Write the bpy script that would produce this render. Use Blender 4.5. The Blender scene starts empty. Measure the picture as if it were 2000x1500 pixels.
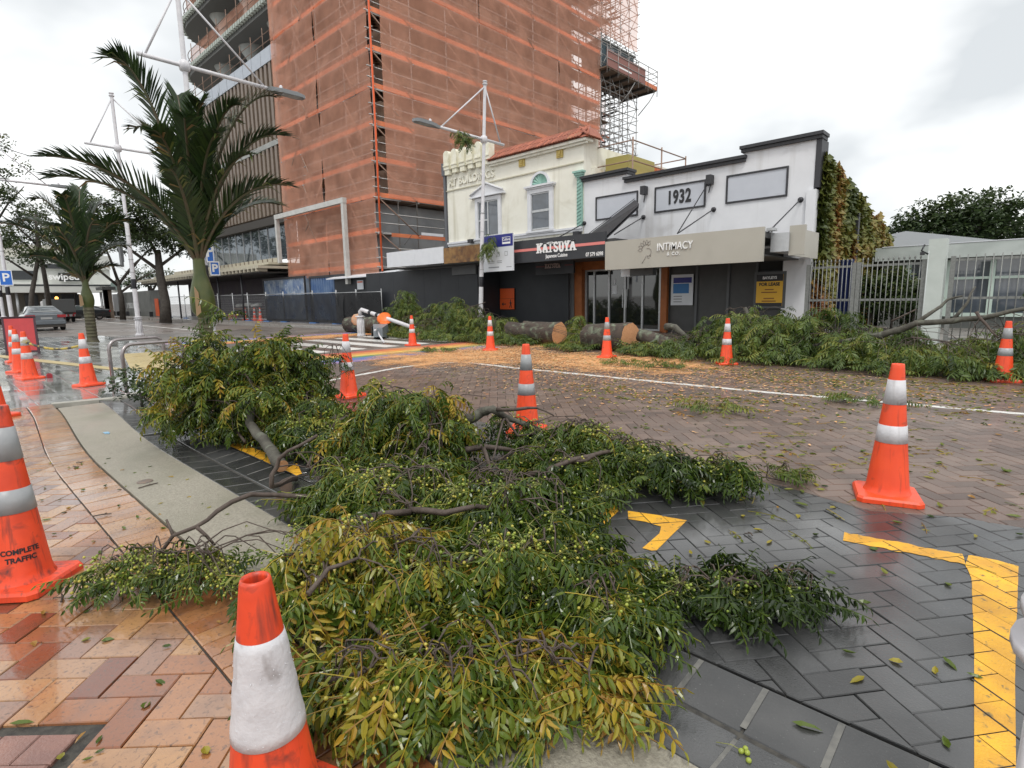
import bpy, math, random
from mathutils import Vector, Matrix, Quaternion, noise
from mathutils.geometry import tessellate_polygon
S = bpy.context.scene
COL = S.collection
R = math.radians
# ------------------------------------------------------------------ camera
# world: X runs along the shop fronts (to the right), Y runs from the near kerb into the shops, metres
FPX, PITCH, ROLL, CAMH, TH = 1085.0, 0.1535, -0.0172, 1.363, 0.8097
AXX = Vector((math.sin(TH), -math.cos(TH), 0)); AXY = Vector((math.cos(TH), math.sin(TH), 0))
def _w(v): return Vector((v.dot(AXX), v.dot(AXY), v.z))
_f = Vector((0, math.cos(PITCH), -math.sin(PITCH))); _r = Vector((1, 0, 0)); _u = _r.cross(_f)
CR = _w(_r*math.cos(ROLL) + _u*math.sin(ROLL)); CU = _w(_u*math.cos(ROLL) - _r*math.sin(ROLL)); CF = _w(_f)
CO = Vector((0, 0, CAMH))
cam = bpy.data.cameras.new('camera'); cam_o = bpy.data.objects.new('camera', cam); COL.objects.link(cam_o)
cam.sensor_width = 36; cam.lens = 36*FPX/2000; cam.clip_start = 0.05; cam.clip_end = 3000
M = Matrix((CR, CU, -CF)).transposed().to_4x4(); M.translation = CO
cam_o.matrix_world = M
S.camera = cam_o
# ------------------------------------------------------------------ sky and light (bright overcast)
SUN_EL, SUN_AZ = R(58), R(-48)       # azimuth measured in the XY plane from +X
wd = bpy.data.worlds.new('World'); S.world = wd; wd.use_nodes = True
nt = wd.node_tree; nt.nodes.clear(); N = nt.nodes.new; K = nt.links.new
wo = N('ShaderNodeOutputWorld'); bg = N('ShaderNodeBackground'); sky = N('ShaderNodeTexSky')
sky.sky_type = 'NISHITA'; sky.sun_disc = False; sky.sun_elevation = SUN_EL; sky.sun_rotation = R(90) - SUN_AZ
tc = N('ShaderNodeTexCoord'); mp = N('ShaderNodeMapping'); mp.inputs['Scale'].default_value = (1, 1, 1.7); mp.inputs['Location'].default_value = (0.45, 2.2, 0.5)
no = N('ShaderNodeTexNoise'); no.inputs['Scale'].default_value = 1.7; no.inputs['Detail'].default_value = 5; no.inputs['Roughness'].default_value = .5
no.inputs['Distortion'].default_value = .25
cr = N('ShaderNodeValToRGB'); e = cr.color_ramp.elements
e[0].position = .36; e[0].color = (.74, .77, .785, 1); e[1].position = .62; e[1].color = (1.42, 1.42, 1.39, 1)
em = cr.color_ramp.elements.new(.50); em.color = (1.18, 1.19, 1.18, 1)
sc = N('ShaderNodeVectorMath'); sc.operation = 'SCALE'; sc.inputs['Scale'].default_value = .10
mx = N('ShaderNodeMix'); mx.data_type = 'RGBA'; mx.inputs[0].default_value = .9
K(tc.outputs['Generated'], mp.inputs[0]); K(mp.outputs[0], no.inputs['Vector']); K(no.outputs['Fac'], cr.inputs[0])
K(sky.outputs[0], sc.inputs[0]); K(sc.outputs[0], mx.inputs[6]); K(cr.outputs[0], mx.inputs[7]); K(mx.outputs[2], bg.inputs[0])
bg.inputs[1].default_value = 1.0; K(bg.outputs[0], wo.inputs[0])
sun = bpy.data.lights.new('sun', 'SUN'); sun.energy = 1.5; sun.angle = R(14); sun.color = (1, .97, .92)
sun_o = bpy.data.objects.new('sun', sun); COL.objects.link(sun_o)
sd = Vector((math.cos(SUN_EL)*math.cos(SUN_AZ), math.cos(SUN_EL)*math.sin(SUN_AZ), math.sin(SUN_EL)))
sun_o.rotation_euler = sd.to_track_quat('Z', 'Y').to_euler(); sun_o.location = (0, 0, 60)
S.view_settings.view_transform = 'Standard'; S.view_settings.look = 'None'; S.view_settings.exposure = 0.16; S.view_settings.gamma = 1
S.view_settings.use_curve_mapping = False
S.render.engine = 'CYCLES'
S.cycles.max_bounces = 8; S.cycles.transparent_max_bounces = 16; S.cycles.diffuse_bounces = 3; S.cycles.glossy_bounces = 3

# ------------------------------------------------------------------ measuring helpers (photo pixel -> point of the place)
def RAY(x, y): return CF + CR*((x-1000)/FPX) + CU*((750-y)/FPX)
def G(x, y, z=0.0): d = RAY(x, y); return CO + d*((z-CAMH)/d.z)
def AY(x, y, Yv): d = RAY(x, y); return CO + d*(Yv/d.y)
def AX(x, y, Xv): d = RAY(x, y); return CO + d*(Xv/d.x)
def AD(x, y, dist): d = RAY(x, y); return CO + d*(dist/math.hypot(d.x, d.y))

# ------------------------------------------------------------------ mesh builder
class MB:
    def __init__(s): s.v = []; s.f = []; s.m = []; s.sm = []; s.t = []
    def face(s, idx, m=0, sm=False, t=0.5): s.f.append(tuple(idx)); s.m.append(m); s.sm.append(sm); s.t.append(t)
    def add(s, vs, fs, m=0, sm=False, t=0.5):
        o = len(s.v); s.v.extend(tuple(p) for p in vs)
        for f in fs: s.face([i+o for i in f], m, sm, t)
        return s
    def box(s, a, b, m=0, mat=None, t=0.5):
        x0, y0, z0 = a; x1, y1, z1 = b
        if x0 > x1: x0, x1 = x1, x0
        if y0 > y1: y0, y1 = y1, y0
        if z0 > z1: z0, z1 = z1, z0
        vs = [Vector(p) for p in ((x0,y0,z0),(x1,y0,z0),(x1,y1,z0),(x0,y1,z0),(x0,y0,z1),(x1,y0,z1),(x1,y1,z1),(x0,y1,z1))]
        if mat: vs = [mat @ p for p in vs]
        return s.add(vs, [(0,3,2,1),(4,5,6,7),(0,1,5,4),(1,2,6,5),(2,3,7,6),(3,0,4,7)], m, False, t)
    def cbox(s, a, b, c=.01, m=0, mat=None, t=.5):
        "box with chamfered top edges"
        x0, y0, z0 = a; x1, y1, z1 = b
        vs = [(x0,y0,z0),(x1,y0,z0),(x1,y1,z0),(x0,y1,z0),(x0,y0,z1-c),(x1,y0,z1-c),(x1,y1,z1-c),(x0,y1,z1-c),(x0+c,y0+c,z1),(x1-c,y0+c,z1),(x1-c,y1-c,z1),(x0+c,y1-c,z1)]
        vs = [Vector(p) for p in vs]
        if mat: vs = [mat @ p for p in vs]
        return s.add(vs, [(0,3,2,1),(0,1,5,4),(1,2,6,5),(2,3,7,6),(3,0,4,7),(4,5,9,8),(5,6,10,9),(6,7,11,10),(7,4,8,11),(8,9,10,11)], m, False, t)
    def rbox(s, a, b, r=.02, m=0, mat=None, t=.5):
        "box with all vertical and top/bottom edges chamfered (octagonal in each section)"
        x0, y0, z0 = a; x1, y1, z1 = b
        ring = lambda q, z: [(x0+q,y0,z),(x1-q,y0,z),(x1,y0+q,z),(x1,y1-q,z),(x1-q,y1,z),(x0+q,y1,z),(x0,y1-q,z),(x0,y0+q,z)]
        ins = lambda q, z: [(x0+q+r*.6,y0+r*.6,z),(x1-q-r*.6,y0+r*.6,z),(x1-r*.6,y0+q+r*.6,z),(x1-r*.6,y1-q-r*.6,z),(x1-q-r*.6,y1-r*.6,z),(x0+q+r*.6,y1-r*.6,z),(x0+r*.6,y1-q-r*.6,z),(x0+r*.6,y0+q+r*.6,z)]
        vs = ins(r*.5, z0)+ring(r, z0+r*.6)+ring(r, z1-r*.6)+ins(r*.5, z1)
        vs = [Vector(p) for p in vs]
        if mat: vs = [mat @ p for p in vs]
        fs = [tuple(range(7, -1, -1)), tuple(range(24, 32))]
        for k in range(3):
            for i in range(8): j = (i+1) % 8; fs.append((k*8+i, k*8+j, k*8+8+j, k*8+8+i))
        return s.add(vs, fs, m, False, t)
    def tube(s, pts, r, n=8, m=0, cap=True, sm=True, t=.5, tw=0.0):
        pts = [Vector(p) for p in pts]
        rr = r if isinstance(r, (list, tuple)) else [r]*len(pts)
        o = len(s.v); up = None
        for i, p in enumerate(pts):
            d = (pts[min(i+1, len(pts)-1)] - pts[max(i-1, 0)])
            if d.length < 1e-9: d = Vector((0, 0, 1))
            d.normalize()
            if up is None:
                a = Vector((0, 0, 1)) if abs(d.z) < .9 else Vector((1, 0, 0)); u = a.cross(d).normalized()
            else:
                u = (up - d*up.dot(d)); u = u.normalized() if u.length > 1e-6 else Vector((1, 0, 0)).cross(d).normalized()
            up = u; w = d.cross(u)
            for k in range(n):
                a = 2*math.pi*k/n + tw
                s.v.append(tuple(p + (u*math.cos(a) + w*math.sin(a))*rr[i]))
        for i in range(len(pts)-1):
            for k in range(n):
                q = (k+1) % n
                s.face((o+i*n+k, o+i*n+q, o+(i+1)*n+q, o+(i+1)*n+k), m, sm, t)
        if cap:
            s.face([o+k for k in range(n-1, -1, -1)], m, False, t); s.face([o+(len(pts)-1)*n+k for k in range(n)], m, False, t)
        return s
    def lathe(s, prof, n=24, m=0, sm=True, org=(0,0,0), cap0=False, cap1=False, t=.5, a0=0, mat=None):
        o = len(s.v)
        for (r, z) in prof:
            for k in range(n):
                a = 2*math.pi*k/n + a0; p = Vector((org[0]+r*math.cos(a), org[1]+r*math.sin(a), org[2]+z))
                s.v.append(tuple(mat @ p if mat else p))
        for i in range(len(prof)-1):
            for k in range(n):
                q = (k+1) % n; s.face((o+i*n+k, o+i*n+q, o+(i+1)*n+q, o+(i+1)*n+k), m, sm, t)
        if cap0: s.face([o+k for k in range(n-1, -1, -1)], m, False, t)
        if cap1: s.face([o+(len(prof)-1)*n+k for k in range(n)], m, False, t)
        return s
    def prism(s, poly, z0, z1, m=0, t=.5, fn=None):
        "poly (x,y) counter-clockwise extruded z0..z1; fn maps each point afterwards"
        n = len(poly); vs = [Vector((p[0], p[1], z0)) for p in poly]+[Vector((p[0], p[1], z1)) for p in poly]
        if fn: vs = [fn(p) for p in vs]
        fs = [(i, (i+1) % n, n+(i+1) % n, n+i) for i in range(n)]
        tri = tessellate_polygon([[Vector((p[0], p[1], 0)) for p in poly]])
        def ar(a): x = [poly[i] for i in a]; return (x[1][0]-x[0][0])*(x[2][1]-x[0][1])-(x[2][0]-x[0][0])*(x[1][1]-x[0][1])
        for a in tri:
            a = tuple(a) if ar(a) > 0 else tuple(reversed(a))
            fs.append(tuple(i+n for i in a)); fs.append(tuple(reversed(a)))
        return s.add(vs, fs, m, False, t)
    def quad(s, a, b, c, d, m=0, sm=False, t=.5): return s.add([a, b, c, d], [(0,1,2,3)], m, sm, t)
    def mesh(s, name, mats):
        me = bpy.data.meshes.new(name); me.from_pydata(s.v, [], s.f)
        for mt in (mats if isinstance(mats, (list, tuple)) else [mats]): me.materials.append(mt)
        me.polygons.foreach_set('material_index', s.m); me.polygons.foreach_set('use_smooth', s.sm)
        a = me.attributes.new('tint', 'FLOAT', 'FACE'); a.data.foreach_set('value', s.t)
        me.update(); return me
    def build(s, name, mats, parent=None, loc=None, kind=None):
        return link(name, s.mesh(name, mats), parent, loc, kind)
def link(name, me, parent=None, loc=None, kind=None):
    o = bpy.data.objects.new(name, me); COL.objects.link(o)
    if parent: o.parent = parent
    if loc is not None: o.location = loc
    if kind: o['kind'] = kind
    return o
def tag(o, label, cat, group=None):
    o['label'] = label; o['category'] = cat
    if group: o['group'] = group
    return o
def thing(name, label, cat, loc=(0,0,0), rz=0.0, group=None):
    o = bpy.data.objects.new(name, None); COL.objects.link(o); o.location = loc; o.rotation_euler = (0, 0, rz); o.empty_display_size = .1
    return tag(o, label, cat, group)
def struct(name, mb, mats, loc=None): return mb.build(name, mats, None, loc, 'structure')
def copy_tree(o, parent=None):
    c = o.copy(); COL.objects.link(c); c.parent = parent
    for ch in list(o.children): copy_tree(ch, c)
    return c
def part(name, parent, mats, *ops):
    "ops: ('box', args...) tuples applied to a fresh builder"
    b = MB()
    for op in ops: getattr(b, op[0])(*op[1:])
    return b.build(name, mats, parent)
def text_mesh(txt, size, depth=.004, offset=0.0, sx=1.0, shear=0.0, align='CENTER', space=1.0):
    c = bpy.data.curves.new('lettering', 'FONT'); c.body = txt; c.size = size; c.extrude = depth; c.offset = offset; c.shear = shear
    c.align_x = align; c.align_y = 'CENTER'; c.space_character = space; c.resolution_u = 4
    o = bpy.data.objects.new('tmp', c); COL.objects.link(o)
    dg = bpy.context.evaluated_depsgraph_get(); me = bpy.data.meshes.new_from_object(o.evaluated_get(dg))
    bpy.data.objects.remove(o); bpy.data.curves.remove(c)
    if sx != 1: me.transform(Matrix.Diagonal((sx, 1, 1, 1)))
    return me
def text_front(name, txt, size, mt, parent, loc, off=0.0, sx=1.0, depth=.004, rot=None, space=1.0, shear=0.0, align='CENTER'):
    "lettering standing upright, read from -Y; loc in the parent's frame"
    me = text_mesh(txt, size, depth, off, sx, shear, align, space); me.materials.clear(); me.materials.append(mt)
    o = link(name, me, parent, loc); o.rotation_euler = rot or (R(90), 0, 0); return o
def ico(sub):
    t = (1+5**.5)/2; vs = [Vector(p).normalized() for p in ((-1,t,0),(1,t,0),(-1,-t,0),(1,-t,0),(0,-1,t),(0,1,t),(0,-1,-t),(0,1,-t),(t,0,-1),(t,0,1),(-t,0,-1),(-t,0,1))]
    fs = [(0,11,5),(0,5,1),(0,1,7),(0,7,10),(0,10,11),(1,5,9),(5,11,4),(11,10,2),(10,7,6),(7,1,8),(3,9,4),(3,4,2),(3,2,6),(3,6,8),(3,8,9),(4,9,5),(2,4,11),(6,2,10),(8,6,7),(9,8,1)]
    for _ in range(sub):
        c = {}; nf = []
        def mid(a, b):
            k = (min(a,b), max(a,b))
            if k not in c: vs.append(((vs[a]+vs[b])/2).normalized()); c[k] = len(vs)-1
            return c[k]
        for a, b, d in fs:
            x, y, z = mid(a,b), mid(b,d), mid(d,a); nf += [(a,x,z),(b,y,x),(d,z,y),(x,y,z)]
        fs = nf
    return vs, fs
ICO0, ICO1, ICO2 = ico(0), ico(1), ico(2)

# ------------------------------------------------------------------ materials
def mat(name, col, rough=.6, col2=None, ns=6.0, nd=5, bump=0.0, bs=None, metal=0.0, tint=0.0, spec=.5, wet=None, ramp=None, rough2=None, stain=None, coat=0.0, trans=0.0, pos=(.35,.65), emit=None, streak=None, film=None):
    """Procedural Principled material in world space. col/col2 mixed by noise; tint: strength of the per-face 'tint' brightness;
    ramp: list of (pos, colour) looked up with 'tint'; wet=(lo,hi,scale): patches of water film with that roughness range; stain=(colour, scale, lo, hi)"""
    m = bpy.data.materials.new(name); m.use_nodes = True; t = m.node_tree; N = t.nodes.new; K = t.links.new
    b = t.nodes['Principled BSDF']; geo = N('ShaderNodeNewGeometry')
    def noise(s, d=4, dist=0.0):
        n = N('ShaderNodeTexNoise'); n.inputs['Scale'].default_value = s; n.inputs['Detail'].default_value = d; n.inputs['Distortion'].default_value = dist
        K(geo.outputs['Position'], n.inputs['Vector']); return n
    def rmp(src, els):
        r = N('ShaderNodeValToRGB'); e = r.color_ramp.elements
        while len(e) < len(els): e.new(.5)
        for q, (p, c) in zip(e, els): q.position = p; q.color = (*c[:3], 1)
        K(src, r.inputs[0]); return r.outputs[0]
    def mixc(f, a, c, mode='MIX'):
        x = N('ShaderNodeMix'); x.data_type = 'RGBA'; x.blend_type = mode
        for sock, val in ((x.inputs[0], f), (x.inputs[6], a), (x.inputs[7], c)):
            if hasattr(val, 'is_linked') or hasattr(val, 'links'): K(val, sock)
            elif isinstance(val, (int, float)): sock.default_value = val
            else: sock.default_value = (*val[:3], 1)
        return x.outputs[2]
    at = None
    if tint or ramp: at = N('ShaderNodeAttribute'); at.attribute_name = 'tint'
    cur = rmp(at.outputs['Fac'], ramp) if ramp else None
    if col2 is not None:
        n = noise(ns, nd); f = rmp(n.outputs['Fac'], [(pos[0], (0,0,0)), (pos[1], (1,1,1))])
        cur = mixc(f, cur if cur is not None else col, col2)
    if cur is None:
        x = N('ShaderNodeRGB'); x.outputs[0].default_value = (*col[:3], 1); cur = x.outputs[0]
    if tint and not ramp:
        g = rmp(at.outputs['Fac'], [(0, (1-tint,)*3), (1, (1+tint if 1+tint <= 2 else 2,)*3)]); cur = mixc(1.0, cur, g, 'MULTIPLY')
    if stain:
        n = noise(stain[1], 6, .6); f = rmp(n.outputs['Fac'], [(stain[2], (0,0,0)), (stain[3], (1,1,1))]); cur = mixc(f, cur, stain[0])
    if streak:                                   # rain streaks: noise stretched along the vertical
        mpp = N('ShaderNodeMapping'); mpp.inputs['Scale'].default_value = (1, 1, .06); K(geo.outputs['Position'], mpp.inputs[0])
        n = N('ShaderNodeTexNoise'); n.inputs['Scale'].default_value = streak[1]; n.inputs['Detail'].default_value = 5; K(mpp.outputs[0], n.inputs['Vector'])
        f = rmp(n.outputs['Fac'], [(streak[2], (0,0,0)), (streak[3], (1,1,1))]); cur = mixc(f, cur, streak[0])
    K(cur, b.inputs['Base Color'])
    b.inputs['Roughness'].default_value = rough; b.inputs['Metallic'].default_value = metal; b.inputs['Specular IOR Level'].default_value = spec
    if coat: b.inputs['Coat Weight'].default_value = coat; b.inputs['Coat Roughness'].default_value = .08
    if trans: b.inputs['Transmission Weight'].default_value = trans
    if wet:
        n = noise(wet[2], 3); mr = N('ShaderNodeMapRange'); mr.inputs['From Min'].default_value = .36; mr.inputs['From Max'].default_value = .62
        mr.inputs['To Min'].default_value = wet[0]; mr.inputs['To Max'].default_value = wet[1]; K(n.outputs['Fac'], mr.inputs[0]); K(mr.outputs[0], b.inputs['Roughness'])
    elif rough2 is not None:
        n = noise(ns*1.7, 4); mr = N('ShaderNodeMapRange'); mr.inputs['From Min'].default_value = .3; mr.inputs['From Max'].default_value = .7
        mr.inputs['To Min'].default_value = rough; mr.inputs['To Max'].default_value = rough2; K(n.outputs['Fac'], mr.inputs[0]); K(mr.outputs[0], b.inputs['Roughness'])
    if bump:
        n = noise(bs or ns*4, 5); bp = N('ShaderNodeBump'); bp.inputs['Strength'].default_value = bump; bp.inputs['Distance'].default_value = .01
        K(n.outputs['Fac'], bp.inputs['Height']); K(bp.outputs[0], b.inputs['Normal'])
    if film:                                     # standing water film: a clear coat in patches
        n = noise(film[0], 3); mr = N('ShaderNodeMapRange'); mr.inputs['From Min'].default_value = film[1]; mr.inputs['From Max'].default_value = film[2]
        mr.inputs['To Min'].default_value = .0; mr.inputs['To Max'].default_value = 1.0; K(n.outputs['Fac'], mr.inputs[0]); K(mr.outputs[0], b.inputs['Coat Weight'])
        b.inputs['Coat Roughness'].default_value = film[3] if len(film) > 3 else .06; b.inputs['Coat IOR'].default_value = 1.45
    if emit: b.inputs['Emission Color'].default_value = (*emit[0], 1); b.inputs['Emission Strength'].default_value = emit[1]
    return m
def leafmat(name, ramp, rough=.38, sub=.25):
    m = bpy.data.materials.new(name); m.use_nodes = True; t = m.node_tree; N = t.nodes.new; K = t.links.new
    b = t.nodes['Principled BSDF']; out = t.nodes['Material Output']
    at = N('ShaderNodeAttribute'); at.attribute_name = 'tint'; r = N('ShaderNodeValToRGB'); e = r.color_ramp.elements
    while len(e) < len(ramp): e.new(.5)
    for q, (p, c) in zip(e, ramp): q.position = p; q.color = (*c, 1)
    K(at.outputs['Fac'], r.inputs[0]); K(r.outputs[0], b.inputs['Base Color']); b.inputs['Roughness'].default_value = rough
    b.inputs['Specular IOR Level'].default_value = .45
    tl = N('ShaderNodeBsdfTranslucent'); ms = N('ShaderNodeMixShader'); ms.inputs[0].default_value = sub
    K(r.outputs[0], tl.inputs[0]); K(b.outputs[0], ms.inputs[1]); K(tl.outputs[0], ms.inputs[2]); K(ms.outputs[0], out.inputs[0]); return m
# ================================================================== GROUND
rnd = random.Random(7)
def offx(X):          # the near kerb line bends slightly away at its far end
    if X > -5.6: return 0.0
    t = min(1, (-5.6-X)/4.4); return .22*t*t*(3-2*t)
def kwarp(p): return Vector((p.x, p.y+offx(p.x), p.z))
M_joint = mat('paver_joint_grit', (.035,.033,.03), .8, (.07,.065,.055), 30, bump=.3)
M_asph = mat('worn_asphalt', (.12,.105,.095), .45, (.17,.15,.135), 1.2, bump=.25, bs=90, wet=(.22,.5,.5), stain=((.20,.185,.165), .35, .5, .75))
M_brick = mat('tan_clay_paver', (.5,.3,.16), .4, (.16,.085,.06), 6.5, ramp=[(0,(.16,.05,.025)),(.15,(.29,.11,.042)),(.40,(.37,.17,.068)),(.62,(.40,.22,.098)),(.8,(.29,.155,.095)),(.92,(.18,.09,.065)),(1,(.11,.055,.045))], film=(.9,.38,.58,.09), nd=4, bump=.14, bs=60, wet=(.04,.27,1.6), pos=(.50,.92), stain=((.10,.055,.035), 60, .55, .74))
M_brickdull = mat('pale_pink_paver', (.5,.36,.28), .4, (.30,.20,.15), 9, ramp=[(0,(.30,.17,.11)),(.5,(.38,.26,.19)),(1,(.34,.28,.24))], bump=.25, bs=110, wet=(.12,.4,1.1))
M_purple = mat('purple_clay_paver', (.26,.14,.11), .4, (.18,.1,.085), 7, tint=.2, bump=.3, bs=110, wet=(.15,.45,1.3))
M_dark = mat('charcoal_paver', (.036,.037,.038), .42, (.055,.055,.055), 5, film=(.8,.42,.62,.14), tint=.25, bump=.2, bs=120, wet=(.13,.42,.9), stain=((.15,.15,.145), 160, .66, .78))
M_brown = mat('brown_road_paver', (.120,.080,.064), .5, (.155,.108,.086), 1.3, film=(.5,.5,.72,.22), tint=.3, bump=.3, bs=120, wet=(.26,.55,.5), stain=((.27,.19,.12), .8, .6, .8))
M_conc = mat('exposed_aggregate_concrete', (.33,.305,.245), .6, (.23,.21,.17), 70, bump=.5, bs=160, stain=((.21,.20,.15), 1.2, .5, .75), wet=(.3,.62,1.0))
M_slab = mat('grey_paving_slab', (.28,.29,.285), .3, (.21,.22,.215), 2.0, film=(.7,.35,.55,.05), tint=.14, bump=.1, bs=60, wet=(.05,.3,.8))
M_tact = mat('yellow_tactile_tile', (.52,.42,.20), .45, (.46,.37,.19), 6, tint=.08, bump=.1)
M_yel = mat('yellow_road_paint', (.80,.42,.025), .5, (.62,.31,.03), 7, tint=.14, bump=.5, bs=110, stain=((.16,.12,.05), 34, .60, .72))
M_white = mat('white_road_paint', (.72,.71,.68), .5, (.6,.59,.56), 5, bump=.2, bs=80, stain=((.28,.25,.22), 25, .62, .78))
M_mulch = mat('muddy_grass', (.10,.10,.04), .8, (.16,.13,.08), 14, bump=.8, bs=60)
M_metal = mat('wet_galvanised_steel', (.42,.43,.43), .35, (.3,.31,.31), 15, metal=.9)

gb = MB(); gb.quad((-1600,-1600,-.07),(1600,-1600,-.07),(1600,1600,-.07),(-1600,1600,-.07)); struct('ground', gb, M_asph)

def inside(poly, x, y):
    c = False; n = len(poly); j = n-1
    for i in range(n):
        xi, yi = poly[i]; xj, yj = poly[j]
        if (yi > y) != (yj > y) and x < (xj-xi)*(y-yi)/(yj-yi)+xi: c = not c
        j = i
    return c
def area(p): return .5*sum(p[i][0]*p[(i+1) % len(p)][1]-p[(i+1) % len(p)][0]*p[i][1] for i in range(len(p)))
def clip(subj, conv):
    out = list(subj); n = len(conv)
    for i in range(n):
        a, b = conv[i], conv[(i+1) % n]; inp = out; out = []
        if not inp: break
        sd = lambda p: (b[0]-a[0])*(p[1]-a[1])-(b[1]-a[1])*(p[0]-a[0])
        for k in range(len(inp)):
            p, q = inp[k-1], inp[k]; sp, sq = sd(p), sd(q)
            if (sp < 0) != (sq < 0): t = sp/(sp-sq); out.append((p[0]+(q[0]-p[0])*t, p[1]+(q[1]-p[1])*t))
            if sq >= 0: out.append(q)
    r = []
    for p in out:
        if not r or math.dist(p, r[-1]) > 1e-4: r.append(p)
    if len(r) > 1 and math.dist(r[0], r[-1]) < 1e-4: r.pop()
    return r if len(r) > 2 and area(r) > 2e-4 else None
def herring(x0, x1, y0, y1, W=.115, ang=R(45), org=(0,0), gap=.0035):
    ca, sa = math.cos(ang), math.sin(ang); out = []
    cs = [((x-org[0])*ca+(y-org[1])*sa, -(x-org[0])*sa+(y-org[1])*ca) for x in (x0, x1) for y in (y0, y1)]
    i0, i1 = int(min(c[0] for c in cs)/W)-3, int(max(c[0] for c in cs)/W)+3; j0, j1 = int(min(c[1] for c in cs)/W)-3, int(max(c[1] for c in cs)/W)+3
    g = gap/2
    for j in range(j0, j1):
        for i in range(i0, i1):
            for kind in (0, 1):
                if kind == 0 and (i-j) % 4 == 0: a = (i*W+g, j*W+g, (i+2)*W-g, (j+1)*W-g)
                elif kind == 1 and (i-j) % 4 == 3: a = (i*W+g, j*W+g, (i+1)*W-g, (j+2)*W-g)
                else: continue
                q = [(org[0]+u*ca-v*sa, org[1]+u*sa+v*ca) for u, v in ((a[0],a[1]),(a[2],a[1]),(a[2],a[3]),(a[0],a[3]))]
                cx = sum(p[0] for p in q)/4; cy = sum(p[1] for p in q)/4
                if x0-.2 < cx < x1+.2 and y0-.2 < cy < y1+.2: out.append(q)
    return out
def grid(x0, x1, y0, y1, lx, ly, shift=.5, gap=.005, fn=None):
    out = []; r = 0; y = y0
    while y < y1-1e-6:
        x = x0 - (lx*shift if r % 2 else 0)
        while x < x1:
            a, b = max(x, x0)+gap/2, min(x+lx, x1)-gap/2
            if b-a > .03:
                q = [(a, y+gap/2), (b, y+gap/2), (b, min(y+ly, y1)-gap/2), (a, min(y+ly, y1)-gap/2)]
                if fn: q = [fn(Vector((p[0], p[1], 0)))[:2] for p in q]
                out.append(q)
            x += lx
        y += ly; r += 1
    return out
def inview(cx, cy, z=0):
    d = Vector((cx, cy, z))-CO; w = d.dot(CF)
    if w < .2: return False
    return abs(d.dot(CR)/w*FPX) < 1120 and abs(d.dot(CU)/w*FPX) < 900
def brick_mb(poly, c, h, t, m=0, mb=None, z=0.0, tilt=(0,0)):
    mb = mb or MB(); n = len(poly); cx = sum(p[0] for p in poly)/n; cy = sum(p[1] for p in poly)/n
    def ins(p):
        d = math.hypot(p[0]-cx, p[1]-cy); k = max(0, 1-c*1.3/max(d, .01)); return (cx+(p[0]-cx)*k, cy+(p[1]-cy)*k)
    zz = lambda p: z+(p[0]-cx)*tilt[0]+(p[1]-cy)*tilt[1]
    o = len(mb.v)
    for p in poly: mb.v.append((p[0], p[1], z-h))
    for p in poly: mb.v.append((p[0], p[1], zz(p)-c))
    for p in poly: q = ins(p); mb.v.append((q[0], q[1], zz(q)))
    for i in range(n):
        j = (i+1) % n; mb.face((o+i, o+j, o+n+j, o+n+i), m, False, t); mb.face((o+n+i, o+n+j, o+2*n+j, o+2*n+i), m, False, t)
    mb.face([o+2*n+i for i in range(n)], m, False, t); return mb
def pave(name, polys, region, M_, base_z=0.0, nmax=280, piece='paver', h=.045, c=.004, uneven=.0025, tfun=None, base=None):
    """A sheet of joint grit named `name` with each paver as a child; the nmax largest in view single, the rest one joined part."""
    b = MB(); rr = [(p[0], p[1]) for p in region]
    b.prism(rr, base_z-.055, base_z-.012); root = struct(name, b, base or M_joint)
    items = []
    for q in polys:
        cx = sum(p[0] for p in q)/len(q); cy = sum(p[1] for p in q)/len(q)
        ins = [inside(rr, *p) for p in q]
        if all(ins): pl = q
        else:
            pl = clip(rr, q)
            if not pl: continue
        if not inview(cx, cy): 
            if math.hypot(cx, cy) > 2.5: continue
        items.append((math.hypot(cx, cy), pl, cx, cy))
    items.sort(key=lambda a: a[0]); single = [a for a in items if inview(a[2], a[3])][:nmax]; ids = set(id(a) for a in single)
    out = []; far = MB()
    for a in items:
        t = tfun(a[2], a[3]) if tfun else rnd.random(); z = base_z+rnd.uniform(-uneven, uneven*.4); tl = (rnd.uniform(-.01,.01)*uneven/.0025, rnd.uniform(-.01,.01)*uneven/.0025)
        out.append((a[1], z+.0))
        if id(a) in ids:
            loc = [(p[0]-a[2], p[1]-a[3]) for p in a[1]]
            mb = brick_mb(loc, c, h, t, tilt=tl); mb.build(piece, M_, root, (a[2], a[3], z))
        else: brick_mb(a[1], c, h, t, mb=far, z=z, tilt=tl)
    if far.f: far.build(piece, M_, root, kind='stuff')
    root['pieces'] = len(items)
    return root, out
def paint(name, pavers, polys, M_, parent, rag=.01, inset=.0015, kind=None):
    "paint lying on the pavers, broken at their joints"
    mb = MB()
    for pg in polys:
        bx = (min(p[0] for p in pg)-.3, max(p[0] for p in pg)+.3, min(p[1] for p in pg)-.3, max(p[1] for p in pg)+.3)
        for q, z in pavers:
            if not (bx[0] < q[0][0] < bx[1] and bx[2] < q[0][1] < bx[3]): continue
            if area(q) < 0: q = q[::-1]
            try: pl = clip(pg, q)
            except Exception: pl = None
            if pl: 
                cx = sum(p[0] for p in pl)/len(pl); cy = sum(p[1] for p in pl)/len(pl)
                mb.add([(cx+(p[0]-cx)*.985, cy+(p[1]-cy)*.985, z+.0022) for p in pl], [tuple(range(len(pl)))], t=rnd.random())
    return mb.build(name, M_, parent, kind=kind)
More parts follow.
